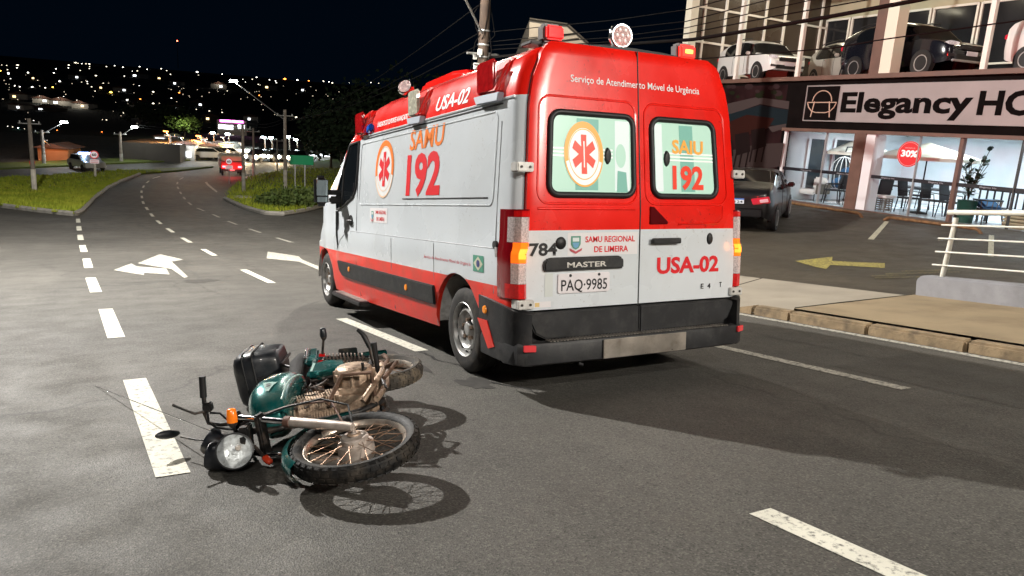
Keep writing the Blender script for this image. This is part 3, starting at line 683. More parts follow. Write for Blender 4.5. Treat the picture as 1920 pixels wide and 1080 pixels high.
# windows: rubber, frosted film lit from inside, printed stripes
M_FILM = mat('film_mint', (.50, .74, .62), .22, coat=.5, emit=(.50, .80, .66), estr=.055); M_FILM2 = mat('film_green', (.22, .48, .40), .22, coat=.5, emit=(.22, .50, .42), estr=.05)
M_FILM3 = mat('film_pale', (.72, .80, .80), .22, coat=.5, emit=(.78, .86, .86), estr=.075); M_FILMW = mat('film_white', (.86, .88, .86), .3, emit=(.9, .95, .9), estr=.05)
M_EMO = mat('film_orange', (.85, .38, .06), .35, emit=(.9, .40, .05), estr=.05); M_EMR = mat('film_red', (.80, .05, .02), .35, emit=(.9, .05, .02), estr=.04)
def make_window(d_, x0, x1, z0, z1, stripes):
    k = .045
    p = slant(rr(x0, z0, x1, z1, .075), 0, 0, z0, z1, k)
    fr = MB().tube([rear(x, z, .004) for x, z in p], .022, 8, closed=True).build('window_seal', M_RUB, d_, 60)
    pi = slant(rr(x0 + .012, z0 + .012, x1 - .012, z1 - .012, .06), 0, 0, z0, z1, k)
    gl = decal('window', pi, M_FILM, lambda u, v: rear(u, v, .003), d_, 'frosted mint green window lit from inside')
    for a, c, m__ in stripes:
        decal('film_stripe', [(a, z0 + .035), (c, z0 + .035), (c * (1 - k), z1 - .035), (a * (1 - k), z1 - .035)], m__, lambda u, v: rear(u, v, .0045), gl)
    return gl
wl = make_window(doorL, -.775, -.060, 1.395, 1.955, ((-.56, -.37, M_FILM2), (-.225, -.095, M_FILM3)))
wr_ = make_window(doorR, .115, .735, 1.395, 1.955, ((.145, .215, M_FILM3), (.385, .52, M_FILM2)))
for zc in (1.705, 1.68, 1.655):
    decal('film_line', [(-.745, zc), (-.24, zc), (-.24, zc + .012), (-.745, zc + .012)], M_FILMW, lambda u, v: rear(u, v, .006), wl)
    decal('film_line', [(.22, zc), (.70, zc), (.70, zc + .012), (.22, zc + .012)], M_FILMW, lambda u, v: rear(u, v, .006), wr_)
decal('seat_outline', [(-.21, 1.42), (-.115, 1.42), (-.125, 1.56), (-.20, 1.57)], M_FILM2, lambda u, v: rear(u, v, .006), wl)
decal('seat_outline', circle(-.17, 1.675, .045, .085, 18), M_FILM, lambda u, v: rear(u, v, .0055), wl)
for d_, xx in ((wl, -.285), (wr_, .245)):
    MB().lathe([(0, .022), (.030, .018), (.038, 0)], 14, Tz(rear(xx, 1.67, .004), (0, -1, 0)) @ Matrix.Diagonal((.7, 1.6, 1, 1))).build('window_latch', M_RUB, d_, 40)
# star of life emblem
def star(cx, cy, R, wdt):
    pts = []
    for i in range(6):
        a = PI / 2 + i * PI / 3; d = (math.cos(a), math.sin(a)); n_ = (-d[1], d[0])
        a0 = a - PI / 6; rin = wdt / math.cos(PI / 3) / 1.0
        pts += [(cx + math.cos(a0) * rin * .95, cy + math.sin(a0) * rin * .95), (cx + d[0] * R - n_[0] * wdt, cy + d[1] * R - n_[1] * wdt), (cx + d[0] * R + n_[0] * wdt, cy + d[1] * R + n_[1] * wdt)]
    return pts
def ring(cx, cy, ro, ri, a0, a1, n=24, sx=1):
    return [(cx + sx * ro * math.cos(a0 + (a1 - a0) * i / n), cy + ro * math.sin(a0 + (a1 - a0) * i / n)) for i in range(n + 1)] + [(cx + sx * ri * math.cos(a1 + (a0 - a1) * i / n), cy + ri * math.sin(a1 + (a0 - a1) * i / n)) for i in range(n + 1)]
def emblem(fn, cx, cy, ro, parent, top, pale, white, red, d=0, sx=1, half=False):
    f = lambda dd: (lambda u, v: fn(u, v, d + dd))
    decal('emblem_disc', circle(cx, cy, ro * sx, ro, 40), white, f(.0012), parent)
    decal('emblem_arc', ring(cx, cy, ro, ro * .80, -.25, PI + .25, 30, sx), top, f(.0024), parent)
    decal('emblem_arc', ring(cx, cy, ro, ro * .94, PI + .25, 2 * PI - .25, 24, sx), pale, f(.0024), parent)
    decal('emblem_arc', ring(cx, cy, ro * .78, ro * .75, 0, 2 * PI, 40, sx), pale, f(.0024), parent)
    decal('emblem_star', [((x - cx) * sx + cx, y) for x, y in star(cx, cy, ro * .60, ro * .14)], red, f(.0036), parent)
    decal('emblem_staff', [(cx - ro * .02, cy - ro * .4), (cx + ro * .02, cy - ro * .4), (cx + ro * .02, cy + ro * .4), (cx - ro * .02, cy + ro * .4)], white, f(.0048), parent)
emblem(rear, -.485, 1.675, .225, wl, M_EMO, M_EMO, M_FILMW, M_EMR, .007, .72)
M_PALEO = mat('vinyl_pale_orange', (.80, .55, .38), .5)
emblem(lambda u, v, d: side(u, v, d), 2.83, 1.672, .285, van, M_TXO, M_PALEO, mat('vinyl_off_white', (.78, .79, .79), .4), M_TXR, .002, 1)
# ---------------- lettering. the left flank runs towards the rear from left to right, so u goes from high Y to low Y
S = lambda u, v: side(u, v, .003)
def ltxt(s, m, y0, y1, z0, z1, bold=0, shear=0, name='lettering', fn=None):
    return text_mesh(name, s, m, fn or S, y0, y1, z0, z1, van, bold, shear)
ltxt('SAMU', M_TXO, 2.13, 1.32, 1.815, 1.995, .018, .10)
ltxt('192', M_TXR, 2.17, 1.36, 1.42, 1.775, .035, .0)
ltxt('Serviço de Atendimento Móvel de Urgência', M_TXDR, 1.64, .68, .868, .895, .0)
RB = lambda u, v: (-(vprof(v) + .004), u, v)
ltxt('USA-02', M_TXW, 1.58, .92, 2.105, 2.225, .02, .15, fn=RB)
ltxt('UNIDADE DE SUPORTE AVANÇADO', M_TXW, 3.18, 2.26, 2.115, 2.165, .02, .15, fn=RB)
decal('sticker', [(3.25, 1.285), (2.68, 1.285), (2.68, 1.135), (3.25, 1.135)], M_STICK, lambda u, v: side(u, v, .002), van)
ltxt('SAMU REGIONAL', M_TXR, 3.06, 2.72, 1.225, 1.262, .015, fn=lambda u, v: side(u, v, .004)); ltxt('DE LIMEIRA', M_TXR, 3.02, 2.76, 1.158, 1.195, .015, fn=lambda u, v: side(u, v, .004))
def crest(fn, cx, cy, s_, parent, sx=1):
    g = mat('crest_green', (.10, .30, .22), .5); bl = mat('crest_blue', (.15, .35, .55), .5)
    decal('crest', [(cx + sx * s_ * a, cy + s_ * b_) for a, b_ in ((-.42, .5), (.42, .5), (.42, -.1), (.25, -.38), (0, -.5), (-.25, -.38), (-.42, -.1))], g, lambda u, v: fn(u, v, .0045), parent)
    decal('crest', [(cx + sx * s_ * a, cy + s_ * b_) for a, b_ in ((-.28, .38), (.28, .38), (.28, .1), (-.28, .1))], mat('crest_white', (.7, .75, .75), .5), lambda u, v: fn(u, v, .0055), parent)
    decal('crest', [(cx + sx * s_ * a, cy + s_ * b_) for a, b_ in ((-.3, .02), (.3, .02), (.2, -.28), (0, -.4), (-.2, -.28))], bl, lambda u, v: fn(u, v, .0055), parent)
    decal('crest_ribbon', [(cx + sx * s_ * a, cy + s_ * b_) for a, b_ in ((-.55, -.38), (0, -.62), (.55, -.38), (.5, -.56), (0, -.8), (-.5, -.56))], mat('crest_red', (.5, .08, .1), .5), lambda u, v: fn(u, v, .0065), parent)
crest(lambda u, v, d: side(u, v, d), 3.16, 1.21, .085, van, -1)
decal('flag', [(.635, .955), (.455, .955), (.455, .835), (.635, .835)], mat('flag_green', (.10, .34, .24), .5), lambda u, v: side(u, v, .003), van)
decal('flag', [(.625, .895), (.545, .948), (.465, .895), (.545, .842)], mat('flag_yellow', (.66, .66, .50), .5), lambda u, v: side(u, v, .0045), van)
decal('flag', circle(.545, .895, .028, .028, 18), mat('flag_blue', (.06, .07, .22), .5), lambda u, v: side(u, v, .006), van)
R_ = lambda u, v: rear(u, v, .003)
def rtxt(s, m, x0, x1, z0, z1, bold=0, shear=0, parent=None, d=.003):
    return text_mesh('lettering', s, m, lambda u, v: rear(u, v, d), x0, x1, z0, z1, parent or van, bold, shear)
rtxt('Serviço de Atendimento Móvel de Urgência', M_TXW, -.575, .575, 2.165, 2.215, .006, d=.004)
rtxt('SAIU', M_EMO, .30, .60, 1.715, 1.815, .03, parent=wr_, d=.0075); rtxt('192', M_EMR, .30, .60, 1.455, 1.625, .035, parent=wr_, d=.0075)
rtxt('784', M_TXK, -.925, -.705, .985, 1.07, .03)
decal('sticker', [(-.62, .975), (-.02, .975), (-.02, 1.135), (-.62, 1.135)], M_STICK, lambda u, v: rear(u, v, .0015), doorL)
rtxt('SAMU REGIONAL', M_TXR, -.475, -.045, 1.068, 1.11, .02, d=.0035); rtxt('DE LIMEIRA', M_TXR, -.40, -.105, .997, 1.04, .02, d=.0035)
crest(rear, -.555, 1.065, .095, doorL)
rtxt('USA-02', M_TXR, .165, .775, .825, .945, .035)
rtxt('E  4', M_TXK, .60, .70, .69, .73, .02); rtxt('T', M_TXK, .79, .815, .695, .735, .02)
# plate, handle strip, buttons
plate = MB().prism(rr(-.70, .715, -.265, .855, .02), lambda u, v, d: rear(u, v, d), .004, .012).build('number_plate', mat('plate_white', (.78, .74, .76), .35, var=.05), van, bevel=.003)
text_mesh('plate_number', 'PAQ·9985', M_TXK, lambda u, v: rear(u, v, .014), -.675, -.29, .735, .815, plate, .008)
for xx in (-.60, -.36): MB().lathe([(0, .006), (.010, .004), (.011, 0)], 8, Tz(rear(xx, .84, .012), (0, -1, 0))).build('plate_screw', M_RUB, plate)
strip = MB().prism([(-.815, .875), (-.82, .93), (-.80, .958), (-.76, .968), (-.20, .968), (-.165, .955), (-.155, .93), (-.155, .878)], lambda u, v, d: rear(u, v, d), -.01, .03).build('plate_light_bar', M_BLKP, van, bevel=.01)
text_mesh('model_lettering', 'MASTER', mat('badge_silver', (.62, .60, .56), .45, .3), lambda u, v: rear(u, v, .032), -.64, -.31, .898, .935, strip, .02)
decal('plate_recess', [(-.80, .70), (-.735, .70), (-.735, .86), (-.80, .86)], mat('recess_pale', (.62, .66, .64), .4), lambda u, v: rear(u, v, .002), doorL)
MB().lathe([(0, .014), (.032, .012), (.042, .004), (.044, 0)], 18, Tz(rear(-.675, 1.065, .0), (0, -1, 0))).build('lock_cap', M_RUB, doorL, 40)
MB().lathe([(0, .014), (.028, .012), (.036, .004), (.038, 0)], 18, Tz(rear(.675, 1.075, .0), (0, -1, 0)) @ Matrix.Diagonal((.8, 1.2, 1, 1))).build('lock_cap', M_RUB, doorR, 40)
hd = MB().prism(circle(.235, 1.062, .095, .085, 22), lambda u, v, d: rear(u, v, d), -.004, .002).build('handle_bowl', mat('ambulance_white', (1, 1, 1)), doorR, 40)
MB().prism(rr(.095, 1.045, .365, 1.088, .012), lambda u, v, d: rear(u, v, d), .012, .04).build('door_handle', M_BLKP, doorR, bevel=.008)
MB().prism([(.085, 1.19), (.085, 1.32), (.12, 1.315), (.255, 1.205), (.25, 1.19)], lambda u, v, d: rear(u, v, d), -.002, .012).build('brake_light', mat('dark_red_lens', (.10, .004, .006), .15, coat=.6), doorR, bevel=.004)
# hinges
M_HNG = mat('hinge_paint', (.62, .61, .58), .4, .2, var=.1, dirt=((.3, .28, .26), .5, 20))
for s_ in (-1, 1):
    for zc in (1.575, .655):
        h_ = MB().box((s_ * .955, -.022 + ry(zc), zc), (.125, .03, .062)).box((s_ * 1.005, .02 + ry(zc), zc), (.03, .08, .062)).build('hinge', M_HNG, van, bevel=.006)
        for dx in (-.035, .03): MB().cyl((s_ * .955 + dx, -.034 + ry(zc), zc), (s_ * .955 + dx, -.044 + ry(zc), zc), .009, 8).build('hinge_bolt', mat('dark_steel', (.06, .055, .05)), h_)
decal('maker_sticker', [(-.885, .628), (-.75, .628), (-.75, .668), (-.885, .668)], M_STICK, lambda u, v: rear(u, v, .003), doorL)
decal('maker_sticker', [(-.878, .634), (-.842, .634), (-.842, .662), (-.878, .662)], mat('flag_yellow2', (.7, .5, .2), .5), lambda u, v: rear(u, v, .0045), doorL)
# tail lamps: shell wrapped round the corner
def corner_path(s_, z, d):
    w_ = vprof(z) + d
    return [(s_ * (w_ - .085), -.012 - d), (s_ * (w_ - .045), .0 - d), (s_ * (w_ - .012), .045 - d * .5), (s_ * w_, .10), (s_ * (w_ + .0), .17), (s_ * w_, .225)]
M_LR = mat('tail_red', (.55, .008, .008), .12, coat=.8, var=.2, scale=40, emit=(.8, .01, .01), estr=.03); M_LDR = mat('tail_dark_red', (.20, .004, .008), .12, coat=.8)
M_LCL = mat('tail_clear', (.62, .55, .55), .12, coat=.8, var=.35, scale=90, bump=.5, bscale=150); M_LAM = mat('tail_amber_lit', (.9, .25, .02), .15, emit=(1, .10, .006), estr=.28); M_LAMC = emis('tail_amber_core', (1, .36, .03), .5)
def lampshell(s_, z0, z1, i0, i1, d, m, name, parent, n=6, zf=None):
    vs = []; 
    for k_ in range(n + 1):
        z = lerp(z0, z1, k_ / n); pth = corner_path(s_, z, d)
        for i in range(i0, i1 + 1): vs.append((*pth[i], z))
    W = i1 - i0 + 1; fs = [(k_ * W + i, k_ * W + i + 1, (k_ + 1) * W + i + 1, (k_ + 1) * W + i) for k_ in range(n) for i in range(W - 1)]
    m0 = len(vs); vs += [(x * .975, y + .02, z) for x, y, z in vs]
    bd = list(range(W)) + [k_ * W + W - 1 for k_ in range(1, n + 1)] + [n * W + i for i in range(W - 2, -1, -1)] + [k_ * W for k_ in range(n - 1, 0, -1)]
    fs += [(a, c, c + m0, a + m0) for a, c in zip(bd, bd[1:] + bd[:1])]
    return MB().add(vs, fs).build(name, m, parent, 40)
for s_ in (-1, 1):
    t = lampshell(s_, .69, 1.295, 0, 5, .010, M_LDR, 'tail_lamp', van)
    lampshell(s_, 1.245, 1.285, 0, 2, .015, M_LR, 'lens', t)
    lampshell(s_, 1.075, 1.243, 0, 3, .015, M_LCL, 'lens', t)
    lampshell(s_, .935, 1.073, 0, 2, .015, M_LAM, 'turn_signal', t)
    lampshell(s_, .962, 1.03, 0, 1, .018, M_LAMC, 'turn_signal_bulb', t)
    lampshell(s_, .795, .933, 0, 2, .015, M_LCL, 'lens', t)
    lampshell(s_, .695, .793, 0, 3, .015, M_LR, 'lens', t)
    lamp_light('turn_signal_glow', (s_ * 1.04, -.16, 1.0), .12, (1, .25, .02), .04, van)
# lower black cladding of the doors, bumper
for s_, d_ in ((-1, doorL), (1, doorR)):
    MB().prism([(s_ * .006, .395), (s_ * .80, .41), (s_ * .88, .45), (s_ * .93, .55), (s_ * .935, .598), (s_ * .006, .598)], lambda u, v, d: (u, -.018 - d, v), -.03, .015).build('door_cladding', M_BLKP, d_, bevel=.01)
path = [(-1.038, .50), (-1.05, .30), (-1.05, .10), (-1.02, -.03), (-.93, -.085), (-.6, -.10), (0, -.11)]
path = path + [(-x, y) for x, y in reversed(path[:-1])]
bz = [(.235, .03), (.25, 0), (.37, -.004), (.392, .006), (.40, .05)]
b = MB(); vs = []
for x, y in path:
    sgn = -1 if x < 0 else 1
    for z, din in bz:
        vs.append((x * (1 - din * .8 / 1.05) if abs(x) > .05 else 0, y + din * (1 if y < .2 else 0), z))
W = len(bz); b.add(vs, [(i * W + j, (i + 1) * W + j, (i + 1) * W + j + 1, i * W + j + 1) for i in range(len(path) - 1) for j in range(W - 1)])
bump = b.build('rear_bumper', M_BLKP, van, 40)
for s_ in (-1, 1):
    cp = [(s_ * 1.040, .53), (s_ * 1.052, .32), (s_ * 1.052, .12), (s_ * 1.03, .0), (s_ * .975, -.06), (s_ * .93, -.075), (s_ * .925, .02)]; vs = []
    ztop = [.67, .655, .635, .61, .60, .59, .59]; zbot = [.50, .40, .24, .24, .24, .24, .24]
    for (x, y), zt, zb in zip(cp, ztop, zbot): vs += [(x, y, zb), (x, y, lerp(zb, zt, .5)), (x, y, zt), (x - s_ * .05, y + .03, zt + .01)]
    MB().add(vs, [(i * 4 + j, i * 4 + j + 1, i * 4 + j + 5, i * 4 + j + 4) for i in range(6) for j in range(3)]).build('bumper_corner', M_BLKP, bump, 40)
    MB().box((s_ * .955, -.088, .365), (.085, .02, .045), R=Matrix.Rotation(s_ * .35, 3, 'Z')).build('reflector', mat('reflector_red', (.85, .06, .07), .2, coat=.6), bump, bevel=.004)
MB().prism([(.52, .50), (.36, .50), (.24, .33), (.34, .30)], lambda u, v, d: (-1.052 - d, u, v), 0, .006).build('red_patch', M_REDLOW, bump, bevel=.002)
MB().lathe([(0, .014), (.026, .010), (.03, 0)], 14, Tz((-1.053, .40, .575), (-1, 0, 0))).build('side_marker', mat('amber_lens', (.8, .25, .02)), bump, 40)
b = MB()
for i in range(60): b.box((-.80 + i * .0271, -.075, .405), (.014, .07, .006))
b.build('bumper_tread', mat('worn_alloy', (.30, .28, .25), .5, .6, var=.4, scale=20), bump)
MB().box((0, -.118, .318), (.75, .010, .135)).build('steel_plate', mat('brushed_steel', (.55, .50, .44), .32, .85, var=.25, scale=5, dirt=((.25, .2, .15), .5, 12)), bump, bevel=.002)
MB().tube([(-.52, -.02, .25), (-.52, -.04, .21), (-.50, -.05, .205)], .014, 8).build('tow_eye', M_RUB, bump)
for xx in (-.02,): ridge('door_split', [rear(0, z, .0015) for z in (.40, 1.0, 1.3, 1.9, 2.43)], .005, M_RUB, False)
# ---------------- roof furniture
def side_flasher(yc, z, lens, label=None, sc=1.0, clear=False):
    # wedge pod on the roof flank with a lens facing rearwards-out
    t = MB().prism([(yc - .17 * sc, z - .13), (yc - .17 * sc, z + .13), (yc + .16 * sc, z + .10), (yc + .20 * sc, z - .11)], lambda u, v, d: (-(vprof(v) - .06 + d * (1.0 if u < yc else .80)), u, v), 0, .125).build('side_flasher', M_RED, van, bevel=.02)
    MB().prism(rr(yc - .13 * sc, z - .11, yc + .14 * sc, z + .115, .03), lambda u, v, d: (-(vprof(z) + .055 + d), u, v), 0, .030).build('lens', lens, t, bevel=.012)
    if yc < 3: MB().prism([(yc - .2 * sc, z - .19), (yc - .2 * sc, z - .125), (yc + .2 * sc, z - .115), (yc + .13 * sc, z - .18)], lambda u, v, d: (-(vprof(v) + d), u, v), 0, .05).build('bracket', mat('pod_bracket', (.40, .44, .50), .4), t, bevel=.006)
    return t
M_FL = mat('flasher_red_lens', (.42, .008, .010), .12, coat=.8, var=.3, scale=25)
side_flasher(.52, 2.225, M_FL, sc=1.05)
side_flasher(1.98, 2.215, mat('work_light_lens', (.52, .50, .40), .25, coat=.5, var=.3, scale=30, bump=.4, bscale=90), sc=.9)
side_flasher(3.62, 2.19, M_FL, sc=1.05)
MB().prism([(3.40, 2.07), (3.30, 2.10), (3.33, 2.17), (3.42, 2.15)], lambda u, v, d: (-(vprof(v) + d), u, v), 0, .05).build('blue_marker', mat('blue_lens', (.01, .12, .60), .2, coat=.6), van, bevel=.012)
# lights over the rear edge
def roof_beacon(x, y, z, lens, wd=.155, hh=.10, name='beacon'):
    t = MB().box((x, y, z), (wd, .10, hh + .03)).build(name, mat('beacon_base', (.10, .09, .09), .4), van, bevel=.02)
    MB().box((x + .01, y - .05, z), (wd - .01, .045, hh)).build('lens', lens, t, bevel=.015, bseg=3)
    MB().box((x - .02, y + .02, z - .065), (.10, .07, .04)).build('bracket', M_RUB, t, bevel=.008); return t
roof_beacon(-.575, .34, 2.535, mat('beacon_red', (.75, .012, .015), .15, coat=.8, emit=(1, .02, .02), estr=.12))
lit = roof_beacon(.64, .34, 2.525, emis('beacon_lit', (1.0, .014, .008), .9), wd=.165, hh=.105)
MB().box((.65, .262, 2.525), (.075, .012, .030)).build('flash_tube', emis('beacon_tube', (1, .42, .06), 1.1), lit, bevel=.004)
bs = bpy.data.lights.new('beacon_beam', 'SPOT'); bs.energy = 1100; bs.color = (1, .03, .02); bs.spot_size = 1.05; bs.spot_blend = .8; bs.shadow_soft_size = .05
bo = bpy.data.objects.new('beacon_beam', bs); col.objects.link(bo); bo.parent = lit; bo.matrix_world = Tz((.70, .36, 2.66), (-.86, -.42, -.30))
MB().box((0, .42, 2.47), (1.45, .16, .025)).build('roof_rail', M_RUB, van, bevel=.006)
sp = MB().lathe([(0, .02), (.085, .02), (.093, .01), (.095, -.02), (.07, -.06), (.02, -.07), (0, -.07)], 28, Tz((.035, .32, 2.585), (-.15, -1, -.05))).build('spotlight', M_CHR, van, 40)
MB().lathe([(0, .022), (.074, .022)], 24, Tz((.035, .32, 2.585), (-.15, -1, -.05))).build('lens', mat('spot_lens', (.55, .40, .38), .2, var=.4, scale=60, bump=.8, bscale=90), sp)
lb = MB()
for i in range(7):
    a = 2 * PI * i / 6; q = .045 if i < 6 else 0; lb.lathe([(0, .030), (.012, .028), (.016, .022)], 10, Tz((.035, .32, 2.585), (-.15, -1, -.05)) @ Matrix.Translation((q * math.cos(a), q * math.sin(a), 0)))
lb.build('led', mat('led_cell', (.85, .82, .8), .15), sp, 40)
MB().cyl((.035, .34, 2.46), (.035, .34, 2.53), .014, 8).build('stalk', M_CHR, sp)
s2 = MB().lathe([(0, .02), (.075, .02), (.085, .0), (.07, -.05), (.0, -.06)], 22, Tz((-.80, 2.72, 2.47), (-.6, -.6, .35))).build('spotlight', M_CHR, van, 40)
MB().lathe([(0, .022), (.066, .022)], 20, Tz((-.80, 2.72, 2.47), (-.6, -.6, .35))).build('lens', mat('spot_lens', (1, 1, 1)), s2)
MB().tube([(-.78, 2.72, 2.30), (-.80, 2.74, 2.44)], .022, 8).build('stalk', M_RUB, s2)
MB().prism([(1.75, 0), (1.9, .10), (2.2, .13), (2.9, .12), (3.1, 0)], lambda u, v, d: (d, u, 2.44 + v), -.55, .45).build('roof_unit', M_RED, van, bevel=.04, bseg=3)
# ================================================================== fallen motorcycle (x forward, y left, z up in its own frame; it lies on its right side)
BR = Matrix(((-.369, -.088, -.925), (-.929, -.008, .371), (-.04, .996, -.079)))
bx_ = BR.col[0].normalized(); by_ = (BR.col[1] - bx_ * BR.col[1].dot(bx_)).normalized(); bz_ = bx_.cross(by_)
BR = Matrix((bx_, by_, bz_)).transposed()
BL = Vector((-1.646, .099, .263))
bike = thing('motorcycle', 'small green motorcycle lying on its side on the asphalt with a black top case', 'motorcycle', BL, BR)
RKA = math.radians(27); HEAD = Vector((.93, 0, .90)); STAX = Vector((-math.sin(RKA), 0, math.cos(RKA)))
ST = Matrix.Translation(HEAD) @ Matrix.Rotation(math.radians(-6), 4, STAX) @ Matrix.Translation(-HEAD)
BINV = (Matrix.Translation(BL) @ BR.to_4x4()).inverted()
def bl(w): return BINV @ Vector(w)                    # world point -> bike frame
def bld(w): return BR.transposed() @ Vector(w)        # world direction -> bike frame
M_TEAL = mat('metallic_teal', (.008, .13, .125), .25, .45, coat=.8, var=.25, scale=6, dirt=((.20, .19, .15), .4, 9))
M_ENG = mat('dusty_alloy', (.44, .32, .23), .48, .45, var=.45, scale=22, bump=.4, dirt=((.11, .055, .03), .95, 9), specks=((.04, .025, .02), .8, 60))
M_ENGD = mat('muddy_iron', (.13, .075, .05), .8, .3, var=.5, scale=18, bump=.4)
M_FRAME = mat('black_frame', (.018, .017, .017), .45, .2, var=.5, scale=14, dirt=((.16, .11, .08), .6, 14))
M_FORK = mat('fork_alloy', (.60, .52, .46), .45, .4, var=.15, scale=16, dirt=((.30, .17, .11), .5, 18))
M_RIM = mat('rim_alloy', (.62, .54, .46), .3, .8, var=.2, scale=14, dirt=((.30, .14, .07), .8, 12))
M_SPOKE = mat('rusty_spoke', (.33, .21, .14), .45, .7, var=.4, scale=30)
M_BTYRE = mat('muddy_tyre', (.009, .0088, .0088), .62, spec=.3, var=.4, scale=18, bump=.3, dirt=((.15, .12, .09), .35, 9))
M_BTYRE2 = mat('dusty_tyre', (.05, .043, .035), .8, var=.4, scale=14, dirt=((.26, .20, .13), .8, 7))
M_CASE = mat('top_case_black', (.012, .014, .018), .38, coat=.15, var=.3, scale=9, bump=.06, bscale=300, dirt=((.09, .09, .09), .4, 11))
M_SEAT = mat('seat_vinyl', (.018, .017, .017), .85, var=.4, scale=30, bump=.6, bscale=70)
def bwheel(c, R, wdt, T0, tyre_m, name, seed):
    """spoked wheel, axle along local y"""
    T = T0 @ Tz(c, (0, 1, 0), (1, 0, 0)); q = wdt / 2
    tp = [(R - .062, -q * .55), (R - .045, -q * .95), (R - .022, -q), (R - .008, -q * .72), (R, 0), (R - .008, q * .72), (R - .022, q), (R - .045, q * .95), (R - .062, q * .55)]
    w_ = MB().lathe(tp, 56, T).build(name, tyre_m, bike, 40)
    tr = MB(); k = 44
    for i in range(k):
        a = 2 * PI * i / k
        for s_, off in ((-1, 0), (1, .5)):
            aa = a + off * 2 * PI / k
            for rad, h_, wz, lz in ((R - .004, s_ * q * .28, q * .42, .030), (R - .013, s_ * q * .82, q * .30, .026)):
                M_ = T @ Matrix.Rotation(aa, 4, 'Z') @ Matrix.Translation((rad, 0, h_)) @ Matrix.Rotation(s_ * (-.25 if rad > R - .01 else -.95), 4, 'Y')
                tr.box((0, 0, 0), (.010, lz, wz), M_)
    tr.build('tread', tyre_m, w_, bevel=0)
    rp = [(R - .058, -q * .5), (R - .066, -q * .52), (R - .076, -q * .30), (R - .082, 0), (R - .076, q * .30), (R - .066, q * .52), (R - .058, q * .5)]
    MB().lathe(rp, 56, T, closed=True).build('rim', M_RIM, w_, 40)
    hub = MB().lathe([(.012, -.075), (.030, -.06), (.084, -.055), (.088, -.02), (.085, .015), (.055, .022), (.050, .03), (.060, .038), (.060, .046), (.03, .052), (.012, .07)], 24, T).build('hub', M_FORK, w_, 40)
    sp_ = MB(); n = 36
    for i in range(n):
        a = 2 * PI * i / n; sg = 1 if i % 2 else -1; tw = .42 * (1 if (i // 2) % 2 else -1)
        sp_.tube([(.056 * math.cos(a + tw), .056 * math.sin(a + tw), sg * .036), ((R - .074) * math.cos(a), (R - .074) * math.sin(a), sg * .006)], .0020, 5, T=T)
    sp_.build('spokes', M_SPOKE, w_)
    MB().cyl((0, 0, -.10), (0, 0, .10), .010, 8, T=T).build('axle', M_FORK, w_)
    return w_
FA = Vector((1.28, 0, .305)); RA = Vector((0, 0, .31))
bwheel(FA, .305, .085, ST, M_BTYRE, 'front_wheel', 1)
bwheel(RA, .31, .10, Matrix.Identity(4), M_BTYRE2, 'rear_wheel', 2)
def bt(name, pts, r, m, T=None, n=8, parent=None): return MB().tube(pts, r, n, T=T).build(name, m, parent or bike, 50)
def bb(name, c, d, m, T=None, bev=.008, R=None, parent=None): return MB().box(c, d, T, R=R).build(name, m, parent or bike, bevel=bev)
# front brake drum plate and cables
MB().lathe([(0, .052), (.058, .052), (.066, .045), (.066, .02)], 24, ST @ Tz(FA, (0, 1, 0))).build('brake_plate', M_FORK, bike, 40)
MB().lathe([(0, .066), (.03, .066), (.034, .060)], 12, ST @ Tz(FA + Vector((.0, .0, 0)), (0, 1, 0))).build('brake_cam', M_ENG, bike, 40)
# fork
top = Vector((.915, 0, .94)); lowdir = (FA - Vector((.97, 0, .92))).normalized()
for s_ in (1, -1):
    o_ = Vector((0, s_ * .095, 0)); f0 = Vector((.93, 0, .96)) + o_; f1 = FA + o_; mid = f0.lerp(f1, .50)
    bt('fork_tube', [f0, mid], .0165, M_CHR, ST, 12)
    bt('fork_slider', [mid, f0.lerp(f1, .53), f0.lerp(f1, .93), f1], [.024, .026, .025, .020], M_FORK, ST, 12)
    bt('dust_seal', [f0.lerp(f1, .475), f0.lerp(f1, .52)], .029, mat('seal_brown', (.14, .07, .05), .7), ST, 12)
for t_ in (.06, .26):
    c = Vector((.93, 0, .96)).lerp(FA, t_)
    bb('triple_clamp', c, (.06, .25, .032), M_FRAME, ST, R=Matrix.Rotation(RKA * -1, 3, 'Y'))
# front mudguard (arc over the wheel)
vs = []; fs = []
for i in range(19):
    a = math.radians(52 + 120 * i / 18); rr_ = .335
    for j, (yy, dr) in enumerate(((-.052, -.028), (-.036, .0), (0, .010), (.036, .0), (.052, -.028))):
        vs.append(ST @ (FA + Vector(((rr_ + dr) * math.cos(a), yy, (rr_ + dr) * math.sin(a)))))
for i in range(18):
    for j in range(4): fs.append((i * 5 + j, i * 5 + j + 1, i * 5 + j + 6, i * 5 + j + 5))
MB().add(vs, fs).build('front_mudguard', M_TEAL, bike, 60)
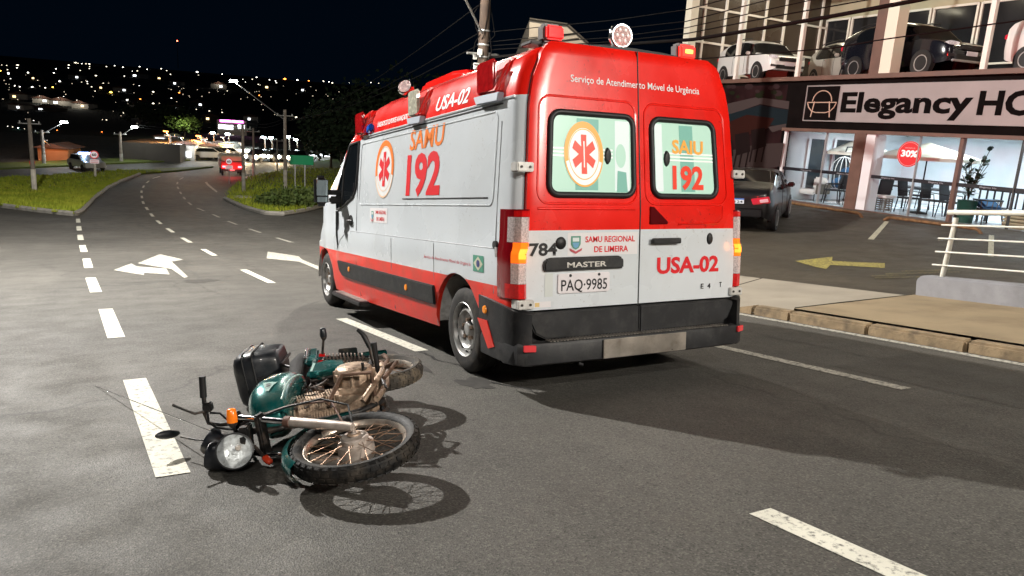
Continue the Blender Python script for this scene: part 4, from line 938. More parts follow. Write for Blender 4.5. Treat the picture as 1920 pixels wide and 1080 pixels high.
# headlight: knocked round so that it faces the camera
HLc = bl(at(440, 846, 3.60)); HLd = bld((-.10, -.94, .32)).normalized(); TH_ = Tz(HLc, HLd, (0, 1, 0)) @ Matrix.Scale(.86, 4)
hl = MB().lathe([(0, -.135), (.05, -.13), (.085, -.10), (.100, -.04), (.104, .0), (.106, .012), (.098, .018)], 28, TH_).build('headlight', M_CASE, bike, 40)
MB().lathe([(.100, .010), (.104, .022), (.096, .024)], 28, TH_).build('bezel', M_RUB, hl, 40)
refl = MB().lathe([(.0, -.006), (.018, -.012), (.03, -.012), (.065, -.002), (.096, .016)], 28, TH_).build('reflector', mat('lamp_reflector', (.78, .77, .75), .30, .15, var=.35, scale=34, bump=.5, bscale=40), hl, 40)
MB().lathe([(.0, .034), (.05, .029), (.097, .018)], 28, TH_).build('lens', M_PANE, hl, 40)
MB().lathe([(0, .020), (.014, .018), (.018, -.01)], 12, TH_ @ Matrix.Translation((.02, .015, 0))).build('bulb', mat('bulb_glass', (.62, .52, .45), .2), hl, 40)
# instrument pods behind the lamp
for k, (c_, d_) in enumerate(((at(398, 828, 3.72), (-.80, .45, .42)), (at(402, 855, 3.64), (-.85, .45, .12)))):
    ip = MB().lathe([(0, -.08), (.045, -.075), (.056, -.05), (.060, .01), (.055, .022), (.048, .024), (0, .018)], 22, Tz(bl(c_), bld(d_)) @ Matrix.Scale(1.18, 4)).build('instrument_pod', M_CASE, bike, 40)
    MB().lathe([(0, .026), (.046, .025)], 20, Tz(bl(c_), bld(d_))).build('dial', mat('dial_face', (.03, .03, .035), .2), ip)
bb('lamp_bracket', bl((-2.83, -.52, .15)), (.10, .14, .05), M_FRAME, R=None)
# handlebar: left end points up, right end is bent on the ground
def wp(*p): return bl(p)
hb0 = wp(-2.84, -.44, .18)
bt('handlebar', [hb0, wp(-2.87, -.42, .205), wp(-2.93, -.38, .195), wp(-2.985, -.34, .20), wp(-3.000, -.33, .25), wp(-3.005, -.33, .43)], .011, M_FRAME)
bt('handlebar', [hb0, wp(-2.82, -.38, .12), wp(-2.80, -.32, .06), wp(-2.81, -.24, .035), wp(-2.86, -.14, .03)], .011, M_FRAME)
bt('grip', [wp(-3.004, -.33, .335), wp(-3.006, -.33, .445)], .017, M_RUB, n=12)
bt('grip', [wp(-2.82, -.225, .034), wp(-2.88, -.12, .03)], .016, M_RUB, n=12)
bb('switch_box', wp(-2.985, -.335, .285), (.05, .05, .045), M_FRAME)
bt('clutch_lever', [wp(-3.00, -.345, .265), wp(-3.05, -.355, .262), wp(-3.115, -.34, .295), wp(-3.150, -.335, .315)], [.008, .007, .006, .008], M_FRAME)
bt('cable', [wp(-2.99, -.34, .27), wp(-2.99, -.40, .22), wp(-2.96, -.44, .20), wp(-2.88, -.48, .19)], .006, M_RUB)
bt('cable', [wp(-2.975, -.33, .25), wp(-2.93, -.36, .25), wp(-2.90, -.40, .22), wp(-2.83, -.43, .20)], .006, M_RUB)
bt('front_brake_cable', [wp(-2.85, -.5, .22), wp(-2.66, -.62, .31), wp(-2.50, -.72, .36), wp(-2.40, -.85, .35), wp(-2.41, -.98, .27)], .0055, M_RUB)
bt('speedometer_cable', [wp(-2.83, -.45, .22), wp(-2.62, -.55, .30), wp(-2.45, -.72, .345), wp(-2.45, -.90, .30), wp(-2.44, -.97, .26)], .005, mat('seal_brown', (.14, .07, .05)))
# mirror on its stem and the thin line-cutter antenna
mr = MB().sphere((0, 0, 0), (.072, .014, .024), 14, T=Matrix.Translation(wp(-3.17, -.16, .115)) @ (BR.transposed().to_4x4() @ Matrix.Rotation(.5, 4, 'Z') @ Matrix.Rotation(.15, 4, 'Y'))).build('mirror', M_CASE, bike, 50)
bt('mirror_stem', [wp(-3.11, -.20, .105), wp(-3.05, -.30, .11), wp(-2.98, -.42, .13)], .005, M_FRAME)
A0, A1 = Vector((-2.985, -.40, .175)), at(174, 722, 5.35)
A1 = Vector((-3.52, .55, .13)) if False else A1
bt('antenna', [wp(*A0), wp(*A0.lerp(A1, .5)), wp(*A1)], [.0035, .0028, .0022], M_CHR)
MB().lathe([(0, .004), (.012, .004), (.012, -.004), (0, -.004)], 8, Tz(wp(*A1), (0, 1, 0))).build('antenna_tip', M_CHR, bike)
# indicators
M_AMB = mat('indicator_orange', (.90, .20, .01), .25, coat=.5, emit=(1, .22, .01), estr=.05)
def indicator(c, d, lens, stem_to, name='indicator', sc=1):
    T = Tz(c, d)
    t = MB().lathe([(0, -.028 * sc), (.014 * sc, -.026 * sc), (.024 * sc, -.005 * sc), (.025 * sc, .0)], 12, T).build(name, M_FRAME, bike, 40)
    MB().lathe([(.026 * sc, .0), (.027 * sc, .02 * sc), (.022 * sc, .062 * sc), (.016 * sc, .068 * sc), (0, .07 * sc)], 12, T).build('lens', lens, t, 40)
    bt('stem', [c, stem_to], .009, M_FRAME, parent=t)
indicator(wp(-2.895, -.55, .250), bld((-.05, 0, 1)), M_AMB, wp(-2.88, -.52, .19))
indicator(wp(-2.76, -.64, .075), bld((.25, -.55, -.2)), mat('indicator_red', (.75, .06, .02), .2, coat=.5), wp(-2.80, -.57, .12), sc=.7)
# ---------------- tank, seat, side panels
def loft_body(name, st, m, parent=None, n=14, T=None, top=1.0):
    """stations (x, zc, half width, half height, squareness)"""
    vs = []; fs = []
    for x, zc, hw, hh, e in st:
        for j in range(n):
            a = 2 * PI * j / n; ca, sa = math.cos(a), math.sin(a)
            vs.append((x, hw * math.copysign(abs(ca) ** e, ca), zc + hh * math.copysign(abs(sa) ** e, sa)))
    k = len(st)
    for i in range(k - 1):
        for j in range(n): fs.append((i * n + j, i * n + (j + 1) % n, (i + 1) * n + (j + 1) % n, (i + 1) * n + j))
    fs += [tuple(range(n)), tuple((k - 1) * n + j for j in range(n))]
    return MB().add(vs, fs, T).build(name, m, parent or bike, 60)
TK = [(.335 + (x_ - .335) * 1.10 - .05, z_ + .012, a_ * 1.05, b__ * 1.1, e_) for x_, z_, a_, b__, e_ in [(.335, .715, .045, .03, .8), (.37, .725, .09, .05, .8), (.45, .75, .125, .075, .75), (.55, .775, .145, .095, .72), (.66, .79, .150, .105, .7), (.76, .79, .140, .105, .7), (.84, .78, .11, .09, .75), (.89, .765, .07, .06, .8), (.905, .76, .03, .03, .9)]]
TKY = .035
tank = loft_body('fuel_tank', TK, M_TEAL, n=24, T=Matrix.Translation((0, TKY, 0)))
def on_tank(x, z, d=.004):
    xs_ = [q[0] for q in TK]; zc, hw, hh, e = [interp(x, xs_, [q[k] for q in TK]) for k in (1, 2, 3, 4)]
    t_ = max(-.98, min(.98, (z - zc) / hh)); return (x, TKY + hw * (1 - abs(t_) ** (2 / e)) ** (e / 2) + d, z)
MB().add([on_tank(x, z) for x in np.linspace(.70, .80, 5) for z in (.76 + (x - .70) * .3, .80, .84 - (x - .70) * .35)], [(3 * i + j, 3 * i + j + 1, 3 * i + j + 4, 3 * i + j + 3) for i in range(4) for j in range(2)]).build('tank_badge', mat('badge_pale', (.30, .44, .40), .4), tank, 60)
text_mesh('tank_lettering', 'W', M_TXK, lambda u, v: on_tank(u, v, .008), .775, .725, .785, .815, tank, .02)
MB().lathe([(0, .02), (.03, .018), (.033, 0)], 16, Tz((.68, 0, .893), (0, 0, 1))).build('filler_cap', M_CHR, tank, 40)
bt('tank_seam', [on_tank(x, interp(x, [q[0] for q in TK], [q[1] - q[3] * .72 for q in TK]), .0) for x in np.linspace(.36, .84, 9)], .005, mat('badge_pale', (.62, .72, .66)), parent=tank)
loft_body('seat', [(-.30, .80, .08, .03, .6), (-.27, .805, .115, .045, .6), (-.05, .80, .125, .055, .55), (.12, .775, .12, .05, .55), (.28, .755, .10, .04, .6), (.38, .76, .06, .03, .7)], M_SEAT, n=16)
for s_ in (1, -1):
    k = 1 if s_ > 0 else .8
    MB().prism([(.06, .48), (.02, .60), (.10, .69), (.32, .68), (.345, .60), (.28, .50), (.18, .455)], lambda u, v, d: (u, s_ * (.075 * k + d), v), 0, .05 * k).build('side_panel', M_TEAL, bike, bevel=.02)
    MB().prism([(-.34, .70), (-.33, .77), (.02, .74), (.06, .68), (-.05, .665)], lambda u, v, d: (u, s_ * (.085 * k + d), v), 0, .04 * k).build('tail_panel', M_TEAL, bike, bevel=.015)
decal('panel_stripe', [(.10, .655), (.30, .645), (.30, .66), (.10, .672)], mat('badge_pale', (.62, .72, .66)), lambda u, v: (u, .1275, v), bike)
# rear mudguard and tail lamp
vs = []; fs = []
for i in range(15):
    a = math.radians(75 + 115 * i / 14)
    for j, (yy, dr) in enumerate(((-.07, -.03), (-.05, .0), (0, .012), (.05, .0), (.07, -.03))): vs.append(RA + Vector(((.36 + dr) * math.cos(a), yy, (.36 + dr) * math.sin(a))))
for i in range(14):
    for j in range(4): fs.append((i * 5 + j, i * 5 + j + 1, i * 5 + j + 6, i * 5 + j + 5))
MB().add(vs, fs).build('rear_mudguard', M_TEAL, bike, 60)
bb('tail_lamp', (-.40, 0, .70), (.07, .13, .09), mat('tail_red', (.55, .008, .008)), bev=.02)
indicator(Vector((-.33, .20, .66)), (0, 1, 0), M_CASE, Vector((-.33, .08, .68)), sc=.9)
bb('plate_bracket', (-.42, .0, .52), (.01, .17, .13), M_FRAME)
# top case on its rack
case = bl((-2.545, .68, .195))
CT = Matrix.Translation(case) @ Matrix.Rotation(math.radians(6), 4, 'X') @ Matrix.Scale(.92, 4)
def shell(name, st, m, parent=None, n=32, e=.38):
    vs = []; fs = []
    for z, hx, hy in st:
        for j in range(n):
            a = 2 * PI * (j + .5) / n; ca, sa = math.cos(a), math.sin(a); vs.append((hx * math.copysign(abs(ca) ** e, ca), hy * math.copysign(abs(sa) ** e, sa), z))
    k = len(st)
    for i in range(k - 1):
        for j in range(n): fs.append((i * n + j, i * n + (j + 1) % n, (i + 1) * n + (j + 1) % n, (i + 1) * n + j))
    fs += [tuple(range(n)), tuple((k - 1) * n + j for j in range(n))]
    return MB().add(vs, fs, CT).build(name, m, parent or bike, 50)
tc = shell('top_case', [(-.165, .13, .14), (-.158, .155, .165), (-.14, .17, .18), (-.02, .193, .198), (.004, .195, .20)], M_CASE)
shell('lid', [(.008, .197, .202), (.07, .196, .20), (.115, .186, .19), (.145, .165, .17), (.162, .13, .135), (.168, .09, .095)], M_CASE, tc)
MB().tube([CT @ Vector((u, v, .006)) for u, v in rr(-.199, -.204, .199, .204, .06)], .006, 6, closed=True).build('lid_rim', M_RUB, tc, 50)
MB().tube([CT @ Vector((u, v, .075)) for u, v in rr(-.197, -.201, .197, .201, .06)], .005, 6, closed=True).build('lid_groove', M_RUB, tc, 50)
bb('latch', (.198, 0, -.03), (.02, .07, .06), M_RUB, CT, parent=tc)
for yy in (-.08, .08): bt('rack_tube', [CT @ Vector((-.18, yy, -.17)), CT @ Vector((.15, yy, -.17)), Vector((.02, yy, .79))], .010, M_FRAME)
# ---------------- frame, engine
bt('frame_tube', [(.93, 0, .86), (.60, 0, .70), (.30, 0, .66), (-.28, 0, .68)], .018, M_FRAME)
bt('frame_tube', [(.95, 0, .80), (.86, 0, .52), (.78, 0, .34), (.62, 0, .22)], .017, M_FRAME)
for s_ in (1, -1):
    bt('frame_tube', [(.32, s_ * .07, .66), (.26, s_ * .09, .45), (.30, s_ * .09, .24), (.60, s_ * .06, .20)], .014, M_FRAME)
    bt('swing_arm', [(.30, s_ * .10, .36), (.15, s_ * .085, .325), (-.02, s_ * .085, .31)], .018, M_FRAME)
    bt('shock_rod', [(.03, s_ * .115, .33), (-.06, s_ * .115, .66)], .012, M_CHR)
    sp_pts = []
    for i in range(90):
        t_ = i / 89; c = Vector((.02, s_ * .115, .37)).lerp(Vector((-.055, s_ * .115, .63)), t_); a = t_ * 2 * PI * 11
        sp_pts.append(c + Vector((math.cos(a) * .028, math.sin(a) * .028, 0)))
    bt('shock_spring', sp_pts, .0055, mat('spring_steel', (.16, .12, .10), .5, .5, var=.4), n=5)
# crankcase, cylinder, covers
bb('crankcase', (.52, .0, .37), (.34, .20, .22), M_ENG, bev=.03)
MB().lathe([(0, .105), (.085, .102), (.102, .088), (.108, .06), (.108, -.04)], 28, Tz((.53, .095, .375), (0, 1, 0))).build('alternator_cover', M_ENG, bike, 40)
cb = MB()
for i in range(7):
    a = 2 * PI * i / 7; cb.cyl((.53 + .112 * math.cos(a), .10, .375 + .112 * math.sin(a)), (.53 + .112 * math.cos(a), .165, .375 + .112 * math.sin(a)), .011, 8)
cb.build('cover_bolts', M_ENG, bike, 40)
bb('sprocket_cover', (.36, .115, .38), (.12, .07, .16), M_ENG, bev=.02)
fin = MB(); cyd = Vector((.26, 0, .97)).normalized()
for i in range(15):
    c = Vector((.60, 0, .47)) + cyd * (.0145 * i + .01); s_ = .070 if i < 12 else .064
    fin.box(c, (s_ * 2.1, s_ * 2.1, .0085), R=Matrix.Rotation(.262, 3, 'Y'))
cyl = fin.build('cylinder_fins', M_ENG, bike)
MB().cyl(Vector((.60, 0, .45)), Vector((.60, 0, .45)) + cyd * .24, .066, 16).build('cylinder', M_ENG, bike, 40)
MB().box(Vector((.60, 0, .45)) + cyd * .265, (.13, .12, .055), R=Matrix.Rotation(.262, 3, 'Y')).build('cylinder_head', M_ENG, bike, bevel=.02)
MB().lathe([(0, -.05), (.035, -.05), (.04, 0), (.035, .05), (0, .055)], 14, Tz((.44, .02, .60), (0, 1, 0))).build('carburettor', M_ENGD, bike, 40)
bb('air_box', (.28, 0, .55), (.17, .12, .16), M_FRAME, bev=.03)
random.seed(11); jb = MB()
for i in range(34):
    c = Vector((random.uniform(.26, .72), random.uniform(-.02, .09), random.uniform(.50, .70))); d = Vector((random.uniform(-.06, .06), random.uniform(-.03, .03), random.uniform(-.06, .06)))
    jb.tube([c, c + d, c + d * 1.6 + Vector((.02, .01, 0))], random.uniform(.004, .012), 6)
jb.build('hoses_and_wiring', mat('grimy_rubber', (.05, .035, .028), .7, var=.6, scale=30, dirt=((.28, .22, .17), .6, 20)), bike, 50)['kind'] = 'stuff'
# left foot controls, side stand, exhaust
bt('foot_peg', [(.40, .10, .25), (.40, .20, .255), (.40, .29, .26)], [.012, .016, .018], M_RUB, n=10)
bt('gear_lever', [(.47, .17, .30), (.58, .185, .30), (.62, .19, .31), (.62, .23, .31)], .009, M_FRAME)
bt('centre_stand', [(.34, .12, .22), (.36, .15, .14), (.62, .13, .20)], .012, M_ENGD)
bt('side_stand', [(.42, .12, .22), (.22, .135, .20), (.14, .145, .23)], [.013, .012, .016], M_ENGD)
bt('crash_bar', [(.72, .05, .25), (.70, .19, .26), (.69, .19, .42), (.76, .05, .50)], .012, M_ENGD)
bt('skid_tube', [(.30, .13, .235), (.50, .14, .215), (.70, .13, .245), (.79, .06, .31)], .016, M_ENG)
bt('skid_tube', [(.30, .05, .215), (.52, .06, .20), (.74, .05, .24)], .018, M_ENG)
bb('lower_case', (.52, .03, .265), (.34, .16, .05), M_ENG, bev=.015)
bt('exhaust_pipe', [(.70, -.05, .55), (.80, -.08, .40), (.70, -.12, .24), (.40, -.14, .24), (.10, -.15, .28)], .020, M_ENGD)
bt('silencer', [(.10, -.15, .28), (.02, -.155, .29), (-.36, -.16, .36), (-.40, -.16, .365)], [.022, .040, .042, .03], M_CHR, n=14)
bt('foot_peg', [(.40, -.10, .25), (.40, -.17, .24)], .014, M_RUB)
# chain, guard, sprocket, passenger pegs
bt('chain', [(.36, .075, .42), (.18, .068, .39), (.0, .065, .375), (-.06, .065, .33), (-.02, .065, .255), (.18, .068, .29), (.36, .075, .34)], .009, M_ENGD)
MB().prism([(-.08, .40), (-.06, .43), (.22, .455), (.26, .44), (.24, .41), (.0, .385)], lambda u, v, d: (u, .072 + d, v), 0, .02).build('chain_guard', M_FRAME, bike, bevel=.005)
MB().lathe([(.05, .0), (.07, .004), (.072, -.004), (.05, -.008)], 26, Tz((0, .062, .31), (0, 1, 0))).build('rear_sprocket', M_ENGD, bike)
bt('passenger_peg', [(.14, .10, .30), (.12, .19, .31), (.10, .27, .34)], [.010, .012, .015], M_FRAME, n=10)
bt('peg_rubber', [(.115, .20, .315), (.10, .285, .35), (.085, .31, .38)], [.014, .015, .012], M_RUB, n=10)
bt('grab_rail', [(-.02, .13, .74), (-.20, .15, .76), (-.36, .12, .77), (-.38, 0, .775)], .010, M_CHR)
# ================================================================== shop building across the lot (x into the building, y along the front away from us, z up)
B0 = Vector((16.5, 13.06, 1.55))
shop = thing('shop_building', 'two storey shop with glass front, lit sign panel and cars on the open upper floor', 'building', B0, RX)
BINV2 = (Matrix.Translation(B0) @ RX).inverted()
def shp(px, py, dx):
    """photo pixel -> building frame, on the plane dx behind the glass"""
    d = ray(px, py); t = (16.5 + dx - CAM.x) / d.x
    return BINV2 @ (CAM + d * t)
def sbox(name, x0, x1, y0, y1, z0, z1, m, parent=shop, bev=0): return MB().box(((x0 + x1) / 2, (y0 + y1) / 2, (z0 + z1) / 2), (abs(x1 - x0), abs(y1 - y0), abs(z1 - z0))).build(name, m, parent, bevel=bev)
M_DARKW = mat('dark_cladding', (.006, .0045, .0043), .9, spec=.05, var=.3, scale=2)
M_BRN = mat('brown_cladding', (.125, .068, .050), .55, var=.15, scale=3)
M_SW = mat('shop_white', (.74, .76, .78), .8, var=.04, scale=2)
M_CRM = mat('cream_wall', (.46, .42, .30), .85, var=.06, scale=1.5)
M_TILE = mat('pale_floor_tile', (.62, .66, .68), .25, var=.06, scale=2)
YR = -13
sbox('floor', -.15, 7, YR, .66, -.6, -.01, M_TILE)
sbox('plinth', -.22, -.151, YR, .66, -.9, .03, M_BRN)
sbox('back_wall', 6.2, 6.4, YR, .66, 0, 2.5, M_SW)
sbox('end_wall', .05, 6.2, .50, .66, 0, 2.5, M_SW)
sbox('ceiling', .05, 6.2, YR, .50, 2.42, 2.55, M_SW)
for yy in (-1.2, -4.2, -7.2):
    l = sbox('ceiling_light', 1.2, 4.6, yy - .2, yy + .2, 2.395, 2.418, emis('shop_panel_light', (.80, .93, 1), 1.2))
    d = bpy.data.lights.new('shop_light', 'AREA'); d.shape = 'RECTANGLE'; d.size = 3.4; d.size_y = .4; d.energy = 36; d.color = (.76, .91, 1)
    lo = bpy.data.objects.new('shop_light', d); col.objects.link(lo); lo.parent = shop; lo.location = (2.9, yy, 2.385)
sbox('side_wall', -.12, .3, .66, 6.3, -.9, 3.85, M_DARKW)
sbox('lintel', -.16, .12, YR, .70, 2.26, 2.36, M_BRN)
sbox('fascia', -.12, .3, YR, .66, 2.36, 3.85, M_DARKW)
for y0, y1 in ((-2.50, -2.11),): sbox('pillar', -.14, .25, y0, y1, -.05, 2.26, M_BRN)
sbox('pillar_return', -.10, .40, -2.80, -2.503, -.05, 2.26, M_SW)
sbox('mullion', -.08, .06, -5.40, -5.30, -.0, 2.26, M_BRN)
sbox('mullion', -.05, .05, .56, .66, -.0, 2.26, M_SW); sbox('mullion', -.05, .05, -6.86, -6.83, 0, 2.26, mat('dark_steel', (.06, .055, .05))); sbox('mullion', -.05, .05, -1.03, -1.01, 0, 2.26, mat('grey_joint', (.4, .42, .42), .4)); sbox('mullion', -.05, .05, -4.16, -4.14, 0, 2.26, mat('grey_joint', (.4, .42, .42), .4))
for y0, y1 in ((-1.03, .56), (-2.11, -1.03), (-4.15, -2.80), (-5.30, -4.15), (-6.83, -5.40), (-9.5, -6.86), (-13, -9.5)):
    MB().add([(0, y0, 0), (0, y1, 0), (0, y1, 2.26), (0, y0, 2.26)], [(0, 1, 2, 3)]).build('pane', M_PANE, shop)
band = sbox('glass_band', -.018, -.006, YR, .56, .985, 1.085, mat('band_black', (.012, .010, .014), .4))
for yy in (-.2, -1.6, -3.15, -4.6, -6.0): text_mesh('band_lettering', 'Elegancy Ho', mat('band_grey', (.35, .35, .38), .5), lambda u, v: (-.021, u, v), yy, yy - .42, 1.015, 1.055, band, .01)
# lit sign panel
M_SIGN = mat('sign_panel', (.24, .215, .21), .6, var=.12, scale=1.2, emit=(.72, .60, .57), estr=.016)
sign = sbox('sign_panel', -.20, -.121, YR, -.14, 2.59, 3.70, M_SIGN)
FS = lambda u, v: (-.206, u, v)
decal('emblem_square', [(-.18, 2.625), (-1.40, 2.625), (-1.40, 3.66), (-.18, 3.66)], M_DARKW, lambda u, v: (-.203, u, v), sign)
M_TAN = mat('sign_tan', (.50, .34, .26), .5, emit=(.6, .38, .28), estr=.03)
def stroke(pts, r, m): return MB().tube([(-.21, u, v) for u, v in pts], r, 6).build('emblem_line', m, sign, 60)
stroke([(-.80 + .36 * math.cos(a), 3.20 + .33 * math.sin(a)) for a in np.linspace(0, PI, 16)], .016, M_TAN)
stroke([(-.25, 3.17), (-1.35, 3.17)], .016, M_TAN)
stroke([(-.25, 3.17), (-.32, 3.02), (-.45, 2.90), (-.62, 2.86), (-.98, 2.86), (-1.15, 2.90), (-1.28, 3.02), (-1.35, 3.17)], .016, M_TAN)
stroke([(-.52, 3.20), (-.44, 2.72)], .016, M_TAN); stroke([(-1.08, 3.20), (-1.16, 2.72)], .016, M_TAN)
M_SBLK = mat('sign_black', (.006, .005, .005), 1, spec=.02)
text_mesh('sign_lettering', 'Elegancy', M_SBLK, FS, -1.52, -5.52, 2.90, 3.48, sign, .035)
text_mesh('sign_lettering', 'HO', M_SBLK, FS, -5.66, -7.10, 2.87, 3.46, sign, .035)
MB().tube([(-.206, u, v) for u, v in ((-.15, 2.60), (-1.42, 2.60), (-1.42, 3.69), (-.15, 3.69))], .012, 5, closed=True).build('emblem_border', M_SIGN, sign)
# poster of a terrace on the dark side wall (flat print)
def pp(pts, m, k): return decal('poster_print', [tuple(shp(x, y, -.13)[1:]) for x, y in pts], m, lambda u, v: (-.124 - .0015 * k, u, v), poster)
poster = sbox('poster', -.124, -.1205, .72, 5.2, .15, 3.75, mat('poster_maroon', (.016, .007, .0075), .9, spec=.05, var=.5, scale=1.6))
pp([(1340, 200), (1418, 182), (1480, 190), (1478, 205), (1425, 195), (1340, 225)], mat('poster_stone', (.055, .042, .041), .9, spec=.05), 1)
pp([(1340, 222), (1425, 197), (1478, 206), (1474, 240), (1432, 232), (1340, 260)], mat('poster_pool', (.010, .016, .020), .9, spec=.05), 2)
pp([(1340, 240), (1400, 215), (1452, 222), (1440, 240), (1360, 268), (1340, 272)], mat('poster_wood', (.028, .009, .007), .9, spec=.05), 3)
pp([(1440, 238), (1474, 232), (1473, 240), (1448, 248)], mat('poster_stone', (1, 1, 1)), 3)
pp([(1340, 290), (1420, 270), (1470, 268), (1462, 312), (1340, 330)], mat('poster_floor', (.042, .030, .029), .9, spec=.05), 1)
for i, (x0, y0, x1, y1) in enumerate(((1345, 262, 1372, 300), (1378, 252, 1404, 292), (1408, 244, 1434, 282))):
    pp([(x0, y0), (x1, y0 - 5), (x1 + 3, y1 - 8), (x0 + 2, y1)], mat('poster_chair', (.012, .007, .007), .9, spec=.05), 4)
    for dx in (2, 12, 24): pp([(x0 + dx, y1 - 8), (x0 + dx + 3, y1 - 8), (x0 + dx - 3, y1 + 22), (x0 + dx - 6, y1 + 22)], mat('poster_chair', (1, 1, 1)), 5)
random.seed(4)
for i in range(16):
    x, y = random.uniform(1345, 1470), random.uniform(160, 186); r_ = random.uniform(4, 9)
    pp([(x + r_ * math.cos(a), y + .7 * r_ * math.sin(a)) for a in np.linspace(0, 2 * PI, 8)[:-1]], mat('poster_plant', (.012, .014, .007), .9, spec=.05) if i % 2 else mat('poster_shrub', (.03, .017, .018), .9, spec=.05), 1 + i * .05)
# upper deck
sbox('slab', -.30, 9.2, YR, 6.5, 3.85, 3.98, M_BRN)
M_POST = mat('white_post', (.74, .72, .66), .5)
for y0, dxx in ((3.30, .06), (.50, .06), (-5.50, .06), (-9.3, .06)): sbox('post', -.06, .06, y0 - .06, y0 + .07, 3.98, 8.2, M_POST)
sbox('column', -.05, .45, -2.50, -2.18, 3.98, 8.2, M_BRN); sbox('column_face', -.04, .40, -2.86, -2.503, 3.98, 8.2, mat('cream_post', (.70, .67, .55), .6))
sbox('column', -.05, .30, 6.0, 6.35, 3.98, 8.2, mat('cream_post', (.7, .67, .55)))
sbox('upper_ceiling', -.3, 9.2, YR, 6.5, 8.2, 8.4, M_CRM)
sbox('upper_back_wall', 8.0, 8.2, YR, 6.5, 3.98, 8.2, M_CRM)
sbox('upper_end_wall', .3, 8.0, 6.36, 6.5, 3.98, 8.2, mat('brown_glass', (.065, .050, .037), .25, var=.2, scale=.6))
M_DP = mat('upper_dark_pane', (.016, .017, .020), .12, var=.3, scale=1)
for y0, y1, z1 in ((-12, -9.4, 5.6), (-9.2, -7.6, 5.6), (-7.4, -5.8, 5.6), (-5.6, -4.0, 5.6), (-3.8, -2.2, 5.6), (-2.0, -.4, 7.2), (-.2, 1.4, 7.2), (1.6, 3.2, 7.2), (3.4, 5.0, 7.2), (5.2, 6.3, 7.2)):
    w_ = sbox('upper_window', 7.93, 7.99, y0, y1, 4.1, z1, M_DP)
    for a, c in ((y0 - .07, y0 + .01), (y1 - .01, y1 + .07)): sbox('window_bar', 7.86, 7.925, a, c, 4.0, z1 + .05, M_POST, w_)
    sbox('window_bar', 7.86, 7.925, y0, y1, 5.05, 5.12, M_POST, w_); sbox('window_bar', 7.86, 7.925, y0, y1, z1 - .02, z1 + .06, M_POST, w_)
for xx in (.9, 2.0, 3.1, 4.2, 5.3, 6.4, 7.5): sbox('end_mullion', xx - .045, xx + .045, 6.28, 6.355, 3.98, 8.2, M_POST)
for zz in (4.5, 5.6, 6.9): sbox('end_transom', .3, 8.0, 6.29, 6.35, zz - .04, zz + .04, M_POST)
for yy in (-8, -3.6, .6, 4.4):
    for xx in (2.2, 5.4):
        sbox('deck_light', xx - .6, xx + .6, yy - .12, yy + .12, 8.14, 8.198, emis('deck_tube', (1, .93, .70), 1.5))
    d = bpy.data.lights.new('deck_light', 'AREA'); d.shape = 'RECTANGLE'; d.size = 4.5; d.size_y = .3; d.energy = 22; d.color = (1, .90, .66)
    lo = bpy.data.objects.new('deck_light', d); col.objects.link(lo); lo.parent = shop; lo.location = (3.8, yy, 8.12)
# ---------------- furniture on show (each stands on the shop floor, in the building frame)
SW = Matrix.Translation(B0) @ RX
def sthing(name, label, cat, x, y, rz=0, z=0, group=None):
    t = thing(name, label, cat, (0, 0, 0), None, group); t.matrix_world = SW @ Matrix.Translation((x, y, z - .009)) @ Matrix.Rotation(rz, 4, 'Z'); return t
M_DKM = mat('dark_frame_metal', (.02, .02, .022), .45, .3); M_CUSH = mat('white_cushion', (.78, .77, .74), .9); M_CHARC = mat('charcoal_mesh', (.035, .038, .042), .8); M_TABLE = mat('table_top', (.05, .05, .055), .35); M_BLUEC = mat('blue_cushion', (.03, .10, .20), .9); M_CANOPY = mat('cream_canopy', (.72, .66, .55), .85); M_ROPE = mat('woven_rope', (.16, .13, .10), .9)
def dining_chair(t):
    MB().box((0, 0, .45), (.48, .48, .05)).build('seat', M_CHARC, t, bevel=.015)
    MB().box((-.24, 0, .72), (.04, .46, .48), R=Matrix.Rotation(-.18, 3, 'Y')).build('backrest', M_CHARC, t, bevel=.015)
    for sx in (-1, 1):
        for sy in (-1, 1): MB().tube([(sx * .20, sy * .20, .44), (sx * .25, sy * .23, 0)], .017, 6).build('leg', M_DKM, t)
    for sy in (-1, 1): MB().tube([(-.22, sy * .25, .66), (.18, sy * .25, .64), (.22, sy * .24, .44)], .015, 6).build('armrest', M_DKM, t)
def px_floor(px, dx): # building-frame y for a pixel column at the floor
    return shp(px, 390, dx).y
chs = [(1.0, px_floor(1555, 1.0), 2.4, 'dark mesh dining chair before the blue hanging chair'), (1.3, px_floor(1588, 1.3), -2.2, 'dark mesh dining chair tucked behind the brown shop pillar'), (1.1, px_floor(1645, 1.1), 1.2, 'mesh chair turned sideways left of the dining table'),
       (1.5, px_floor(1700, 1.5), 1.57, 'dark dining chair at the near left of the laid table'), (1.6, px_floor(1745, 1.6), 1.57, 'dark dining chair at the near middle of the laid table'), (1.7, px_floor(1780, 1.7), 1.57, 'dark dining chair at the near right of the laid table'),
       (3.4, px_floor(1720, 3.4), -1.57, 'dark dining chair on the far side of the laid table')]
for k, (x, y, rz, lb_) in enumerate(chs):
    c = sthing('dining_chair', lb_, 'chair', x, y, rz + (PI if k > 2 else 0), group='dining chairs in the shop window')
    if k == 0: dining_chair(c); proto_c = c
    else:
        for ch in list(proto_c.children): n_ = ch.copy(); col.objects.link(n_); n_.parent = c
tbx, tby = 2.5, px_floor(1730, 2.5)
t = sthing('dining_table', 'long dark dining table laid with plates under the cream parasol', 'table', tbx, tby)
MB().box((0, 0, .74), (1.0, 2.3, .04)).build('table_top', M_TABLE, t, bevel=.01)
